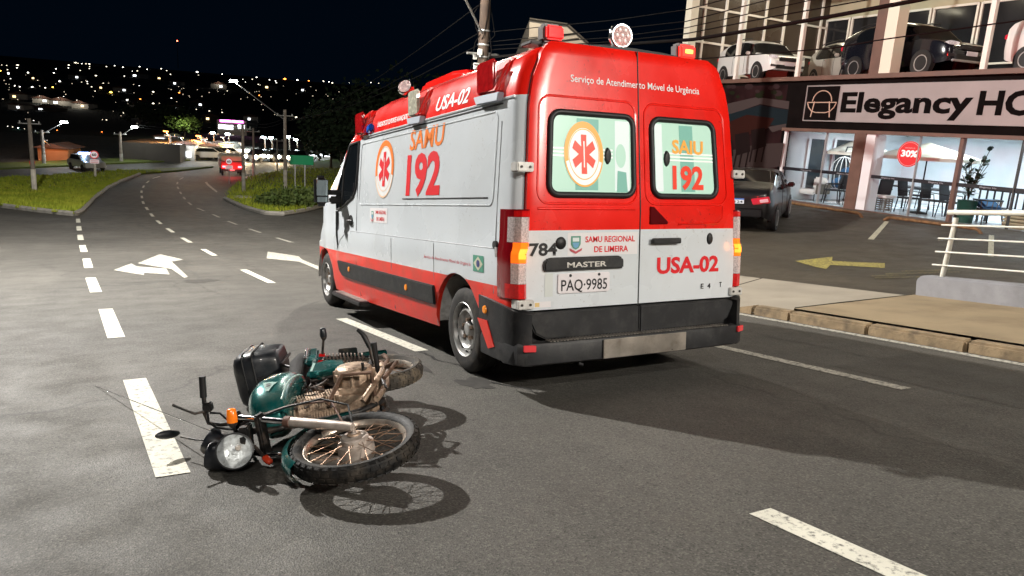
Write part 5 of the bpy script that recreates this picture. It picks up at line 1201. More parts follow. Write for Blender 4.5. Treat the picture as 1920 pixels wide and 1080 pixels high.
for sx in (-1, 1):
    for sy in (-1, 1): MB().tube([(sx * .42, sy * 1.0, .72), (sx * .42, sy * 1.0, 0)], .03, 8).build('leg', M_DKM, t)
for i in range(4):
    for sx in (-.28, .28):
        p = sthing('plate', 'white plate on the dining table in the shop window', 'plate', tbx + sx, tby - .8 + i * .52, z=.775, group='plates on the shop dining table')
        MB().lathe([(0, 0), (.07, .0), (.12, .018), (.125, .02), (.07, .006), (0, .006)], 16).build('plate_body', M_CUSH, p, 40)
        g_ = sthing('wine_glass', 'stemmed glass standing beside a plate on the shop table', 'glass', tbx + sx * .55, tby - .7 + i * .52, z=.775, group='glasses on the shop dining table')
        MB().lathe([(.03, 0), (.032, .004), (.005, .008), (.004, .08), (.03, .12), (.034, .17), (.028, .2)], 12).build('bowl', mat('glassware', (.75, .8, .82), .08, spec=.8), g_, 40)
def parasol(x, y, label, tilt=0, s=1.0):
    t = sthing('parasol', label, 'parasol', x, y, group='cream parasols on show')
    MB().tube([(0, 0, 0), (0, 0, 2.10)], .022, 8).build('pole', M_DKM, t)
    MB().lathe([(0, 0), (.25, 0), (.25, .05), (.05, .08), (.03, .25)], 16).build('base', M_DKM, t, 40)
    vs = [(0, 0, 2.14)] ; n = 8
    for i in range(n): a = 2 * PI * i / n; vs.append((1.5 * s * math.cos(a), 1.5 * s * math.sin(a), 1.70))
    for i in range(n): a = 2 * PI * i / n; vs.append((1.5 * s * math.cos(a), 1.5 * s * math.sin(a), 1.60))
    fs = [(0, 1 + i, 1 + (i + 1) % n) for i in range(n)] + [(1 + i, 9 + i, 9 + (i + 1) % n, 1 + (i + 1) % n) for i in range(n)]
    MB().add(vs, fs).build('canopy', M_CANOPY, t)
    for i in range(n):
        a = 2 * PI * i / n; MB().tube([(1.48 * s * math.cos(a), 1.48 * s * math.sin(a), 1.68), (0, 0, 2.11)], .010, 5).build('rib', M_DKM, t)
parasol(1.8, px_floor(1722, 1.8), 'cream parasol opened over the dining table'); parasol(3.2, px_floor(1590, 3.2), 'cream parasol half hidden behind the brown pillar', s=.9)
def egg_chair(x, y, label, cm, rz):
    t = sthing('hanging_chair', label, 'chair', x, y, rz, group='hanging egg chairs')
    MB().lathe([(.30, 0), (.45, 0), (.45, .03), (.30, .03)], 20, closed=True).build('base_ring', M_CUSH, t)
    MB().tube([(-.45, 0, .02), (-.55, 0, .9), (-.48, 0, 1.55), (-.2, 0, 1.88), (.05, 0, 1.86), (.10, 0, 1.70)], .022, 8).build('stand', M_DKM, t, 50)
    for k in range(7):
        a = PI * k / 7; MB().tube([(.10 + .40 * math.cos(u) * math.cos(a), .40 * math.cos(u) * math.sin(a), .95 + .60 * math.sin(u)) for u in np.linspace(-PI / 2, PI / 2, 9)] , .010, 5).build('hoop', M_CUSH, t)
        if k % 2: MB().tube([(.10 - .40 * math.cos(u) * math.cos(a), -.40 * math.cos(u) * math.sin(a), .95 + .60 * math.sin(u)) for u in np.linspace(-PI / 2, PI / 2, 9)], .010, 5).build('hoop', M_CUSH, t)
    MB().sphere((.05, 0, .66), (.33, .33, .20), 14).sphere((-.14, 0, .92), (.16, .30, .28), 14).build('cushion', cm, t, 60)
egg_chair(2.2, px_floor(1488, 2.2), 'white cushioned hanging egg chair at the left end of the window', M_CUSH, PI)
egg_chair(2.0, px_floor(1573, 2.0), 'hanging egg chair with a dark blue cushion', M_BLUEC, PI)
t = sthing('sofa', 'low white cushioned sofa under the left hanging chair', 'sofa', 1.2, px_floor(1508, 1.2), PI)
MB().box((0, 0, .30), (.7, 1.25, .16)).build('seat', M_CUSH, t, bevel=.05); MB().box((-.28, -.3, .58), (.16, .55, .42)).build('back_cushion', M_CUSH, t, bevel=.06); MB().box((-.28, .3, .58), (.16, .55, .42)).build('back_cushion', M_CUSH, t, bevel=.06)
for sx in (-.3, .3):
    for sy in (-.58, .58): MB().tube([(sx, sy, .24), (sx * .9, sy * .95, 0)], .02, 6).build('leg', M_DKM, t)
MB().box((0, .66, .42), (.7, .05, .34)).build('arm', M_ROPE, t, bevel=.02); MB().box((0, -.66, .42), (.7, .05, .34)).build('arm', M_ROPE, t, bevel=.02)
t = sthing('ottoman', 'woven stool with a white pad at the foot of the dining table', 'stool', .8, px_floor(1655, .8))
MB().box((0, 0, .46), (.5, .5, .08)).build('pad', M_CUSH, t, bevel=.03)
for k in range(6): MB().tube([(.24 * math.cos(a), .24 * math.sin(a), .06 + .065 * k) for a in np.linspace(0, 2 * PI, 13)], .014, 5).build('hoop', M_ROPE, t)
for a in (0.8, 2.4, 3.9, 5.5): MB().tube([(.24 * math.cos(a), .24 * math.sin(a), 0), (.24 * math.cos(a), .24 * math.sin(a), .43)], .016, 6).build('leg', M_ROPE, t)
t = sthing('potted_plant', 'tall dark leafed plant in a green pot behind the glass', 'plant', .85, px_floor(1812, .85))
MB().lathe([(0, .0), (.20, 0), (.25, .60), (.27, .62), (.23, .62), (.21, .56), (0, .56)], 20).build('pot', mat('green_pot', (.010, .055, .035), .35), t, 40)
random.seed(8); lv = []
for sidx in range(10):
    a = random.uniform(0, 6.28); rch = random.uniform(.15, .42); hh = random.uniform(.6, 1.3)
    if sidx == 0: a, rch, hh = -PI / 2, .34, 1.45
    pts = [Vector((rch * t_ ** 1.5 * math.cos(a), rch * t_ ** 1.5 * math.sin(a), .58 + hh * t_)) for t_ in np.linspace(0, 1, 6)]
    MB().tube(pts, .010, 5).build('stem', mat('plant_stem', (.06, .05, .025), .8), t)
    for k in range(14):
        t_ = random.uniform(.12, 1); c = pts[0].lerp(pts[-1], t_); c.x = rch * t_ ** 1.5 * math.cos(a); c.y = rch * t_ ** 1.5 * math.sin(a)
        la = random.uniform(0, 6.28); el = random.uniform(-.3, .9); d = Vector((math.cos(la) * math.cos(el), math.sin(la) * math.cos(el), math.sin(el))); sd = d.cross(Vector((0, 0, 1))).normalized() * .065; ln = random.uniform(.18, .28)
        MB().add([c, c + d * ln * .35 + sd, c + d * ln * .75 + sd * .7, c + d * ln, c + d * ln * .75 - sd * .7, c + d * ln * .35 - sd], [(0, 1, 2, 3, 4, 5)]).build('leaf', mat('dark_leaf', (.012, .030, .014), .45), t)
t = sthing('armchair', 'rope armchair with a blue cushion right of the potted plant', 'armchair', 1.3, px_floor(1850, 1.3), 1.2)
MB().box((0, 0, .36), (.7, .7, .14)).build('seat', M_CHARC, t, bevel=.04); MB().box((-.05, .0, .52), (.5, .55, .16), R=Matrix.Rotation(-.5, 3, 'Y')).build('cushion', M_BLUEC, t, bevel=.06)
MB().tube([(.3 * math.cos(a), .38 * math.sin(a), .66) for a in np.linspace(.9, 5.4, 14)], .025, 6).build('back_rail', M_DKM, t)
for k in range(12): a = .9 + 4.5 * k / 11; MB().tube([(.3 * math.cos(a), .38 * math.sin(a), .66), (.26 * math.cos(a), .33 * math.sin(a), .36)], .010, 5).build('cord', M_ROPE, t)
for sx in (-1, 1):
    for sy in (-1, 1): MB().tube([(sx * .25, sy * .28, .3), (sx * .3, sy * .33, 0)], .02, 6).build('leg', M_DKM, t)
t = sthing('slatted_bench', 'dark slatted bench near the right edge of the window', 'bench', 2.0, px_floor(1885, 2.0), 0)
for k in range(4): MB().box((-.2 + k * .13, 0, .44), (.10, 1.3, .03)).build('slat', M_DKM, t)
for k in range(7): MB().box((-.28, -.6 + k * .2, .68), (.03, .04, .46)).build('slat', M_DKM, t)
MB().box((-.28, 0, .92), (.04, 1.3, .05)).build('top_rail', M_DKM, t)
for sx in (-.2, .2):
    for sy in (-.6, .6): MB().box((sx, sy, .22), (.05, .05, .44)).build('leg', M_DKM, t)
t = sthing('wicker_basket_seat', 'pale woven pouffe at the right edge of the shop window', 'stool', 1.0, px_floor(1912, 1.0))
for k in range(5): MB().lathe([(.30, .02 + k * .09), (.335, .055 + k * .09), (.30, .09 + k * .09)], 18).build('coil', mat('pale_wicker', (.42, .34, .22), .9), t, 40)
MB().lathe([(0, .50), (.26, .50), (.32, .46), (.30, .44)], 18).build('pad', M_CUSH, t, 40)
# door and window openings in the shop's back wall
for k, (x0, x1, yt, yb) in enumerate(((1505, 1548, 262, 352), (1552, 1600, 264, 352), (1640, 1682, 285, 335))):
    if k < 2:
        cl_ = BINV2 @ CAM; a, c = [cl_ + (BINV2.to_3x3() @ ray(x_, y_)) * ((.48 - cl_.y) / (BINV2.to_3x3() @ ray(x_, y_)).y) for x_, y_ in ((x0, yb), (x1, yt))]
        w_ = sbox('wall_opening', a.x, c.x, .46, .499, max(.05, a.z), min(2.3, c.z), mat('dim_glass', (.05, .06, .065), .15), shop)
        for q in (a.x, c.x): sbox('opening_frame', q - .06, q + .06, .43, .458, max(.05, a.z), min(2.3, c.z), M_SW, w_)
        continue
    a, c = shp(x0, yb, 6.15), shp(x1, yt, 6.15)
    w_ = sbox('back_opening', 6.12, 6.19, c.y, a.y, max(.05, a.z), min(2.3, c.z), mat('dim_glass', (.05, .06, .065), .15), shop)
    for q in (a.y, c.y): sbox('opening_frame', 6.08, 6.118, q - .05, q + .05, max(.05, a.z), min(2.3, c.z), M_SW, w_)
# round discount sticker
c30 = shp(1705, 289, -.01)
st = thing('discount_sign', 'round red sign with a white 30% on the shop glass', 'sign', (0, 0, 0)); st.matrix_world = SW @ Matrix.Translation((-.012, c30.y, c30.z))
MB().lathe([(0, .004), (.36, .004), (.36, -.002), (0, -.002)], 36, Tz((0, 0, 0), (-1, 0, 0))).build('disc', mat('sign_red', (.55, .02, .025), .4, emit=(.6, .02, .02), estr=.06), st)
MB().tube([(-.008, .325 * math.cos(a), .325 * math.sin(a)) for a in np.linspace(0, 2 * PI, 33)[:-1]], .006, 5, closed=True).build('rim_line', mat('sign_pink', (.75, .45, .45), .4), st)
text_mesh('sign_lettering', '30%', mat('sign_white', (.85, .83, .82), .4, emit=(1, 1, 1), estr=.06), lambda u, v: (-.0065, u, v), .25, -.25, -.07, .11, st, .04)
text_mesh('sign_lettering', 'DESCONTO DE', MATS['sign_pink'], lambda u, v: (-.0065, u, v), .15, -.15, .155, .185, st, .01)

# ================================================================== cars
def make_car(name, label, paint_m, kind, T, group=None, s=1.0, lit=False, detail=True):
    """car pointing along +y, centred on x, wheels on z = 0"""
    t = thing(name, label, 'car', (0, 0, 0), None, group); t.matrix_world = T @ Matrix.Scale(s, 4)
    if kind == 'sedan':
        L_, st = 4.5, [(-2.22, .50, .62, .70, .95, .62), (-2.10, .34, .68, .99, 1.06, .80), (-1.80, .26, .70, 1.02, 1.13, .86), (-1.50, .24, .72, 1.0, 1.22, .87), (-.75, .22, .72, .97, 1.46, .88), (-.30, .22, .72, .95, 1.47, .885), (.25, .22, .72, .93, 1.45, .885), (.60, .22, .72, .92, 1.36, .88), (1.20, .22, .72, .90, .95, .87), (1.75, .24, .68, .80, .86, .84), (2.10, .30, .60, .68, .74, .74), (2.25, .40, .52, .58, .60, .58)]
        wy = (-1.32, 1.34); glass = (3, 8)
    else:
        L_, st = 4.35, [(-2.14, .52, .70, .92, 1.00, .66), (-2.05, .40, .76, 1.10, 1.20, .80), (-1.92, .32, .78, 1.08, 1.40, .85), (-1.45, .30, .80, 1.06, 1.60, .88), (-.90, .28, .80, 1.04, 1.66, .89), (-.25, .28, .80, 1.02, 1.67, .89), (.30, .28, .80, 1.00, 1.62, .89), (.70, .28, .80, .99, 1.48, .885), (1.12, .28, .80, .99, 1.06, .88), (1.70, .32, .74, .92, .98, .85), (2.02, .36, .66, .80, .86, .76), (2.16, .44, .58, .66, .70, .62)]
        wy = (-1.30, 1.32); glass = (2, 8)
    rows_ = []
    for y, z0, zm, zb, zt, hw in st:
        up = zt - zb
        rows_.append([(hw * .93, y, z0), (hw * .99, y, lerp(z0, zm, .5)), (hw, y, zm), (hw * .98, y, zb), (hw * .98 - up * .28, y, zb + up * .82), (hw * .98 - up * .36 - .05, y, zb + up * .95), (hw * .45, y, zt), (0, y, zt + .01)])
    W = 8; n = len(st)
    body, gl_s, gl_t, gl_f, gl_r = MB(), MB(), MB(), MB(), MB()
    for sg in (1, -1):
        for i in range(n - 1):
            for j in range(W - 1):
                q = [rows_[i][j], rows_[i + 1][j], rows_[i + 1][j + 1], rows_[i][j + 1]]; q = [(sg * a, b_, c) for a, b_, c in q]
                tgt = body
                if glass[0] <= i < glass[1] and j == 3 and i not in (glass[0], glass[1] - 1): tgt = gl_s if sg > 0 else gl_t
                if i == glass[1] - 1 and j >= 4 - 1: tgt = gl_f
                if kind == 'sedan' and i == 3 and j >= 3: tgt = gl_r
                if kind != 'sedan' and i in (1, 2) and j >= 4 and i == 2 - 1: tgt = gl_r
                tgt.add(q, [(0, 1, 2, 3)])
    for i in (0, n - 1):
        body.add([(a, b_, c) for a, b_, c in rows_[i]] + [(-a, b_, c) for a, b_, c in reversed(rows_[i])], [tuple(range(16))])
    bo_ = body.build('body', paint_m, t, 180, merge=True)
    sb_ = bo_.modifiers.new('round', 'SUBSURF'); sb_.levels = 2; sb_.render_levels = 2
    for g, nm in ((gl_s, 'side_window'), (gl_t, 'side_window'), (gl_f, 'windscreen'), (gl_r, 'rear_window')):
        if g.f: sb_ = g.build(nm, M_DGLASS, t, 180, merge=True).modifiers.new('round', 'SUBSURF'); sb_.levels = 2; sb_.render_levels = 2
    zmid = lambda y, k: interp(y, [a[0] for a in st], [a[k] for a in st])
    R = .31 if kind == 'sedan' else .345
    for wy_ in wy:
        for sg in (1, -1):
            hw = zmid(wy_, 5); Tm = Tz((sg * (hw - .10), wy_, R), (sg, 0, 0))
            MB().lathe([(0, .108), (R + .028, .108), (R + .028, .02), (0, .02)], 24, Tm).build('wheel_arch', M_RUB, t, 40)
            w_ = MB().lathe([(R * .66, -.08), (R * .7, -.1), (R * .97, -.085), (R, -.05), (R, .05), (R * .97, .1), (R * .7, .115), (R * .66, .11)], 28, Tm).build('wheel', M_TYRE, t, 40)
            rm = MB().lathe([(0, .10), (R * .16, .105), (R * .2, .08), (R * .2, .06)], 14, Tm); rm.lathe([(R * .56, .09), (R * .60, .116), (R * .67, .115), (R * .67, .06)], 28, Tm)
            for k in range(10):
                a = 2 * PI * k / 10; rm.box((R * .38, 0, .09), (R * .44, R * .09, .02), Tm @ Matrix.Rotation(a, 4, 'Z'))
            rm.build('rim', M_STEEL, w_, 40)
    yb, yf = st[0][0], st[-1][0]
    for sg in (1, -1):
        if kind == 'sedan':
            MB().prism([(sg * .36, .86), (sg * .76, .92), (sg * .80, .76), (sg * .42, .72)], lambda u, v, d: (u * (1.0), -2.255 + max(0, abs(u) - .50) * .50 - d, v), -.08, .01).build('tail_light', mat('car_tail_red', (.45, .02, .04), .15, coat=.7, emit=(1, .03, .06), estr=.05), t, bevel=.012)
            MB().prism([(sg * .56, .84), (sg * .74, .87), (sg * .76, .79), (sg * .58, .77)], lambda u, v, d: (u, -2.262 + max(0, abs(u) - .50) * .50 - d, v), -.03, .012).build('reverse_light', mat('car_tail_pink', (.75, .45, .5), .2, emit=(1, .5, .6), estr=.05), t, bevel=.008)
        else:
            MB().prism([(sg * .48, .88), (sg * .66, .93), (sg * .74, .90), (sg * .70, .82), (sg * .50, .80)], lambda u, v, d: (u, 2.17 - max(0, abs(u) - .48) * .72 + d, v), -.08, .015).build('headlight', mat('car_headlight', (.55, .56, .58), .1, coat=.7, var=.4, scale=30), t, bevel=.01)
            MB().prism([(sg * .52, .56), (sg * .70, .60), (sg * .70, .50), (sg * .54, .49)], lambda u, v, d: (u, 2.17 - max(0, abs(u) - .50) * .60 + d, v), -.06, .02).build('fog_lamp', M_RUB, t, bevel=.01)
            MB().box((sg * .72, 2.03 - 4.08, 1.0), (.16, .10, .13)).build('tail_light', mat('car_tail_red', (.45, .02, .04)), t, bevel=.02)
        MB().box((sg * (st[6][5] + .06), st[7][0] + .02, st[6][3] + .06), (.18, .10, .13)).build('door_mirror', paint_m, t, bevel=.03)
        MB().box((sg * (st[4][5] * .985), -.42, st[4][3] - .06), (.03, .16, .03)).build('door_handle', M_CHR if kind != 'sedan' else paint_m, t, bevel=.008)
        for yy in (-.55, .38): MB().tube([(sg * (zmid(yy, 5) + .001), yy, .34), (sg * (zmid(yy, 5) * 1.0 + .002), yy, zmid(yy, 2)), (sg * (zmid(yy, 5) * .982), yy, zmid(yy, 3))], .005, 5).build('door_seam', M_RUB, t)
        MB().tube([(sg * (zmid(-.1, 5) * .985 - .24 * .72), -.12, 1.40 if kind == 'sedan' else 1.52), (sg * zmid(-.1, 5) * .982, -.10, zmid(-.1, 3))], .028, 5).build('pillar', M_RUB, t)
    if kind == 'sedan':
        pl = MB().box((0, -2.225, .80), (.40, .02, .13)).build('number_plate', mat('plate_pale', (.62, .66, .72), .4), t, bevel=.004)
        MB().box((0, -2.236, .850), (.40, .004, .03)).build('plate_band', mat('plate_blue', (.03, .12, .45), .4), pl)
        text_mesh('plate_number', 'PTQ1124', mat('vinyl_black', (0, 0, 0)), lambda u, v: (u, -2.2375, v), -.17, .17, .755, .815, pl, .01) if False else text_mesh('plate_number', '124', mat('vinyl_black', (0, 0, 0)), lambda u, v: (u, -2.2375, v), -.02, .17, .755, .815, pl, .01)
        MB().box((0, -2.215, .52), (1.3, .06, .22)).build('bumper', paint_m, t, bevel=.03)
    else:
        MB().box((0, 2.17, .76), (.86, .05, .12)).build('grille', mat('car_grille', (.02, .02, .022), .3), t, bevel=.01)
        MB().box((0, 2.18, .835), (.80, .03, .025)).build('grille_bar', M_CHR, t)
        MB().box((0, 2.14, .50), (1.05, .08, .14)).build('lower_grille', M_RUB, t, bevel=.02)
        MB().box((0, 2.20, .60), (.40, .015, .12)).build('number_plate', mat('plate_pale', (.62, .66, .72)), t, bevel=.003)
        MB().box((0, 2.13, .40), (1.2, .10, .06)).build('skid_plate', mat('skid_silver', (.5, .5, .5), .35, .6), t, bevel=.015)
        for sg in (1, -1): MB().tube([(sg * .62, -1.5, 1.63), (sg * .62, -1.2, 1.68), (sg * .63, .0, 1.70), (sg * .62, .35, 1.655)], .018, 6).build('roof_rail', M_RUB, t)
    return t
M_CBLK = mat('car_black', (.007, .0065, .008), .32, coat=.35); M_CWHT = mat('car_white', (.72, .72, .70), .3, coat=.8); M_CNVY = mat('car_midnight', (.006, .007, .012), .2, coat=1.0)
pa, pb = hit(1448, 431, zlot), hit(1476, 404, zlot); fw = (pb - pa); fw.z = zlot(pb.x, pb.y) - zlot(pa.x, pa.y); fw.normalize()
rt = fw.cross(Vector((0, 0, 1))).normalized(); rt.z = (zlot(pa.x + rt.x, pa.y + rt.y) - zlot(pa.x, pa.y)); rt.normalize(); upc = rt.cross(fw).normalized()
ctr = pa - rt * .78 + fw * 1.32
make_car('parked_car', 'black sedan parked nose towards the shop behind the ambulance', M_CBLK, 'sedan', Matrix(((rt.x, fw.x, upc.x, ctr.x), (rt.y, fw.y, upc.y, ctr.y), (rt.z, fw.z, upc.z, ctr.z), (0, 0, 0, 1))), s=1.0)
def deck(name, label, m, x, y, rz, s=.93): return make_car(name, label, m, 'suv', SW @ Matrix.Translation((x, y, 3.985)) @ Matrix.Rotation(rz, 4, 'Z'), 'cars on the upper deck', s)
deck('displayed_car', 'white sport utility car at the left end of the upper deck', M_CWHT, 1.55, 3.75, PI - .28)
deck('displayed_car', 'pale car half hidden behind the white one on the upper deck', mat('car_silver', (.42, .41, .37), .3, coat=.7), 3.6, 1.35, PI - .45)
deck('displayed_car', 'dark midnight blue sport utility car behind the cream deck column', M_CNVY, 1.75, -2.15, PI - .18, 1.0)
deck('displayed_car', 'white car cut off by the right edge of the upper deck', M_CWHT, 1.5, -7.35, PI - .1)
# ================================================================== poles, wires and the valley beyond
M_POLE = mat('concrete_pole', (.3, .27, .24)); M_WIRE = mat('wire_black', (.006, .0055, .0055), 1, spec=.05); M_GALV = mat('galvanised', (.45, .45, .44))
PN = Vector((5.2, 14.0, .25))
up_ = thing('utility_pole', 'tall brown utility pole wrapped in cables behind the ambulance roof', 'utility pole', PN, RX)
MB().tube([(0, 0, -.3), (0, 0, 9.4)], [.17, .115], 12).build('pole', mat('brown_pole', (.055, .038, .028), .9, var=.3, scale=5, bump=.3), up_, 40)
for zz in (4.55, 4.75, 4.95, 5.25, 5.6): MB().lathe([(.150, -.02), (.155, 0), (.150, .02)], 14, Matrix.Translation((0, 0, zz))).build('clamp', M_GALV, up_, 40)
random.seed(21)
for k in range(9):
    z0 = random.uniform(4.5, 5.5); a = random.uniform(0, 6.28); r_ = random.uniform(.18, .42)
    MB().tube([(.14 * math.cos(a), .14 * math.sin(a), z0), (r_ * math.cos(a + .4), r_ * math.sin(a + .4), z0 + random.uniform(-.1, .5)), (r_ * .8 * math.cos(a + .9), r_ * .8 * math.sin(a + .9), z0 + random.uniform(.3, .9)), (.13 * math.cos(a + 1.2), .13 * math.sin(a + 1.2), z0 + 1.0)], .012, 5).build('cable_loop', M_WIRE, up_)
for k, (a, z) in enumerate(((3.4, 4.7), (3.0, 4.95), (3.9, 5.05), (.4, 5.0))): MB().box((.22 * math.cos(a), .22 * math.sin(a), z), (.10, .10, .16)).build('junction_box', mat('box_pale', (.55, .55, .52), .6), up_, bevel=.01)
MB().tube([(-.5, -.1, 5.0), (.5, .1, 5.05)], .03, 6).build('cross_arm', M_GALV, up_); MB().tube([(-.35, -.2, 4.72), (.45, .1, 4.78)], .02, 6).build('cross_arm', M_GALV, up_)
arm = [(0, 0, 5.45), (-1.1, -.9, 6.35), (-2.2, -1.8, 7.3)]
MB().tube(arm, .028, 8).build('lamp_arm', M_GALV, up_, 40)
MB().box((-2.4, -1.97, 7.36), (.6, .26, .10), R=Matrix.Rotation(.69, 3, 'Z')).build('lamp_head', M_GALV, up_, bevel=.03)
MB().box((-2.4, -1.97, 7.30), (.44, .18, .02), R=Matrix.Rotation(.69, 3, 'Z')).build('diffuser', MATS['lamp_white'], up_)
lamp_light('lamp_bulb', (-2.4, -1.97, 7.15), 450, (1, .90, .78), .12, up_)
# wires in the vertical plane between this pole and the next one behind the lot wall
PS = Vector((10.5, -8, 0)); wn_ = Vector((PS.y - PN.y, -(PS.x - PN.x), 0)).normalized()
def onplane(px, py): d = ray(px, py); return CAM + d * ((PN - CAM).dot(wn_) / d.dot(wn_))
def wire(pts, r, label): o = MB().tube(pts, r, 6).build('power_cable', M_WIRE, None, 60); tag(o, label, 'cable', 'overhead cables along the shop front'); return o
def uv(z, dx=0, dy=0): return RX @ Vector((dx, dy, z)) + PN
wl_ = [([uv(4.95, .2), (1100, 88), (1300, 74), (1400, 58), (1551, 32), (1707, 3), (1900, -36)], .034, 'thick black bundled cable crossing the upper deck'), ([uv(4.70, .2), (1100, 120), (1317, 110), (1564, 90), (1642, 76), (1920, 37), (2100, 8)], .011, 'lowest thin cable crossing the upper deck cars'),
       ([uv(5.15, .2), (1150, 78), (1287, 63), (1450, 31), (1625, 0), (1800, -34)], .011, 'thin cable just above the thick bundle'), ([uv(5.35, .2), (1150, 55), (1287, 40), (1420, 5), (1600, -42)], .010, 'thin cable passing the top left of the deck glazing'), ([uv(5.6, .2), (1150, 38), (1287, 18), (1400, -12)], .010, 'topmost thin cable over the deck glazing'), ([uv(5.25, .2), (1150, 70), (1287, 52), (1430, 20), (1530, -2), (1700, -40)], .009, 'thin slack cable between the upper pair')]
for pts, r_, lb_ in wl_: wire([p if isinstance(p, Vector) else onplane(*p) for p in pts], r_, lb_)
# grey gable behind
g = thing('grey_gable_building', 'plain grey gabled building rising behind the ambulance roof', 'building', (0, 0, 0))
ps = [at(x, y, 40) for x, y in ((980, 420), (993, 37), (1063, 47), (1102, 82), (1118, 420))]; dv = (CF * 8 + CR * -1)
b = MB(); n = len(ps); b.add(ps + [p + dv for p in ps], [tuple(range(n)), tuple(range(2 * n - 1, n - 1, -1))] + [(i, i + n, (i + 1) % n + n, (i + 1) % n) for i in range(n)])
b.build('wall', mat('grey_wall', (.22, .20, .17), .9, var=.1, scale=.6), g)
dvn = dv.normalized()
for a, c in ((ps[1], ps[2]), (ps[2], ps[3])): MB().tube([a - CF * .1, c - CF * .1], .07, 5).build('roof_edge', mat('dark_steel', (.06, .055, .05)), g)
for y_ in (74, 84): MB().tube([at(990, y_, 39.95), at(1085, y_ - 12, 39.95)], .04, 5).build('ledge', mat('dark_steel', (.06, .055, .05)), g)
lamp_light('gable_fill_light', at(1010, -90, 36), 700, (1, .85, .65), .15, g)  # unseen lamp and head added above the view to light the gable
MB().box(at(1010, -90, 36) + Vector((0, 0, .25)), (.3, .3, .12)).build('gable_fill_head', M_GALV, g)

# ---- distant street lamps and poles (photo pixel of base and top)
E_W = emis('far_lamp_white', (.95, 1, .93), 18); E_O = emis('far_lamp_orange', (1, .28, .05), 3); E_C = emis('far_lamp_cool', (.75, .95, 1), 16)
def far_pole(bx, by, ty, label, lamp=None, watts=0, colr=(1, 1, 1), white_foot=False, r=.13, name='roadside_pole'):
    base = hit(bx, by); dep = (base - CAM).dot(CF); H = (by - ty) * dep / FPX * 1.02
    t = thing(name, label, 'pole', base, RX, 'poles along the valley road')
    MB().tube([(0, 0, -.3), (0, 0, H)], [r, r * .75], 8).build('pole', mat('far_pole', (.20, .17, .14), .9, var=.3, scale=3), t, 40)
    if white_foot: MB().tube([(0, 0, -.1), (0, 0, H * .32)], [r * 1.06, r * 1.04], 8).build('painted_foot', mat('whitewash', (.62, .58, .50), .9, var=.2, scale=3), t, 40)
    else: MB().tube([(0, 0, H * .02), (0, 0, H * .30)], [r * 1.04, r * 1.02], 8).build('painted_foot', mat('dull_whitewash', (.36, .34, .30), .9, var=.3, scale=3), t, 40)
    MB().tube([(-.6, 0, H * .93), (.6, 0, H * .93)], .04, 5).build('cross_arm', M_GALV, t)
    for dx in (-.5, 0, .5): MB().lathe([(0, 0), (.04, .02), (.02, .08), (.04, .12), (0, .14)], 8, Matrix.Translation((dx, 0, H * .93 + .03))).build('insulator', mat('box_pale', (.55, .55, .52)), t)
    if lamp:
        lp = at(lamp[0], lamp[1], dep - .5); loc = (Matrix.Translation(base) @ RX).inverted() @ lp
        MB().tube([(0, 0, H * .88), loc], .03, 6).build('lamp_arm', M_GALV, t)
        d = Vector((loc.x, loc.y, 0)); ang = math.atan2(loc.y, loc.x)
        MB().box(loc, (.55, .24, .14), R=Matrix.Rotation(ang, 3, 'Z')).build('lamp_head', lamp[2], t, bevel=.03)
        if watts: lamp_light('lamp_bulb', loc + Vector((0, 0, -.35)), watts, colr, .15, t)
    return t
far_pole(65, 361, 228, 'whitewashed footed pole standing in the grass median at far left', white_foot=True, r=.14)
far_pole(535, 366, 213, 'pole with a long lamp arm beside the green road sign', (438, 152, E_W), 130, (.95, 1, .95), r=.14)
far_pole(457, 362, 238, 'pole on the verge right of the speed sign', r=.13)
far_pole(476, 333, 244, 'thin dark pole behind the verge grass', r=.12)
far_pole(83, 309, 246, 'pale pole in front of the orange lit wall', (120, 229, E_W), 130, (.9, .97, 1), r=.16)
far_pole(228, 305, 250, 'leaning pole left of the long dark building', (252, 238, E_W), 60, (.9, 1, .95), r=.15)
far_pole(320, 300, 254, 'pole at the end of the long dark building', (311, 246, E_O), 260, (1, .45, .12), r=.15)
far_pole(380, 296, 258, 'pole with a glowing orange lamp near the shops', (372, 255, E_O), 420, (1, .40, .10), r=.16)
far_pole(520, 322, 262, 'slim pole among the weeds of the verge', r=.08)
for k, (bx, by, ty, ly) in enumerate(((402, 292, 250, 249), (497, 296, 258, 257), (511, 297, 260, 258), (558, 300, 262, 262), (598, 302, 266, 264), (430, 290, 252, 251), (543, 296, 258, 256))):
    far_pole(bx, by, ty, ['slim lamp post by the shop forecourt', 'slim lamp post over the glowing headlights', 'second slim lamp post over the headlights', 'slim lamp post behind the green sign', 'slim lamp post nearest the ambulance mirror', 'slim lamp post beside the yellow lit sign', 'slim lamp post left of the green sign'][k], (bx - 3, ly, E_C), 45, (.8, .95, 1), r=.10)
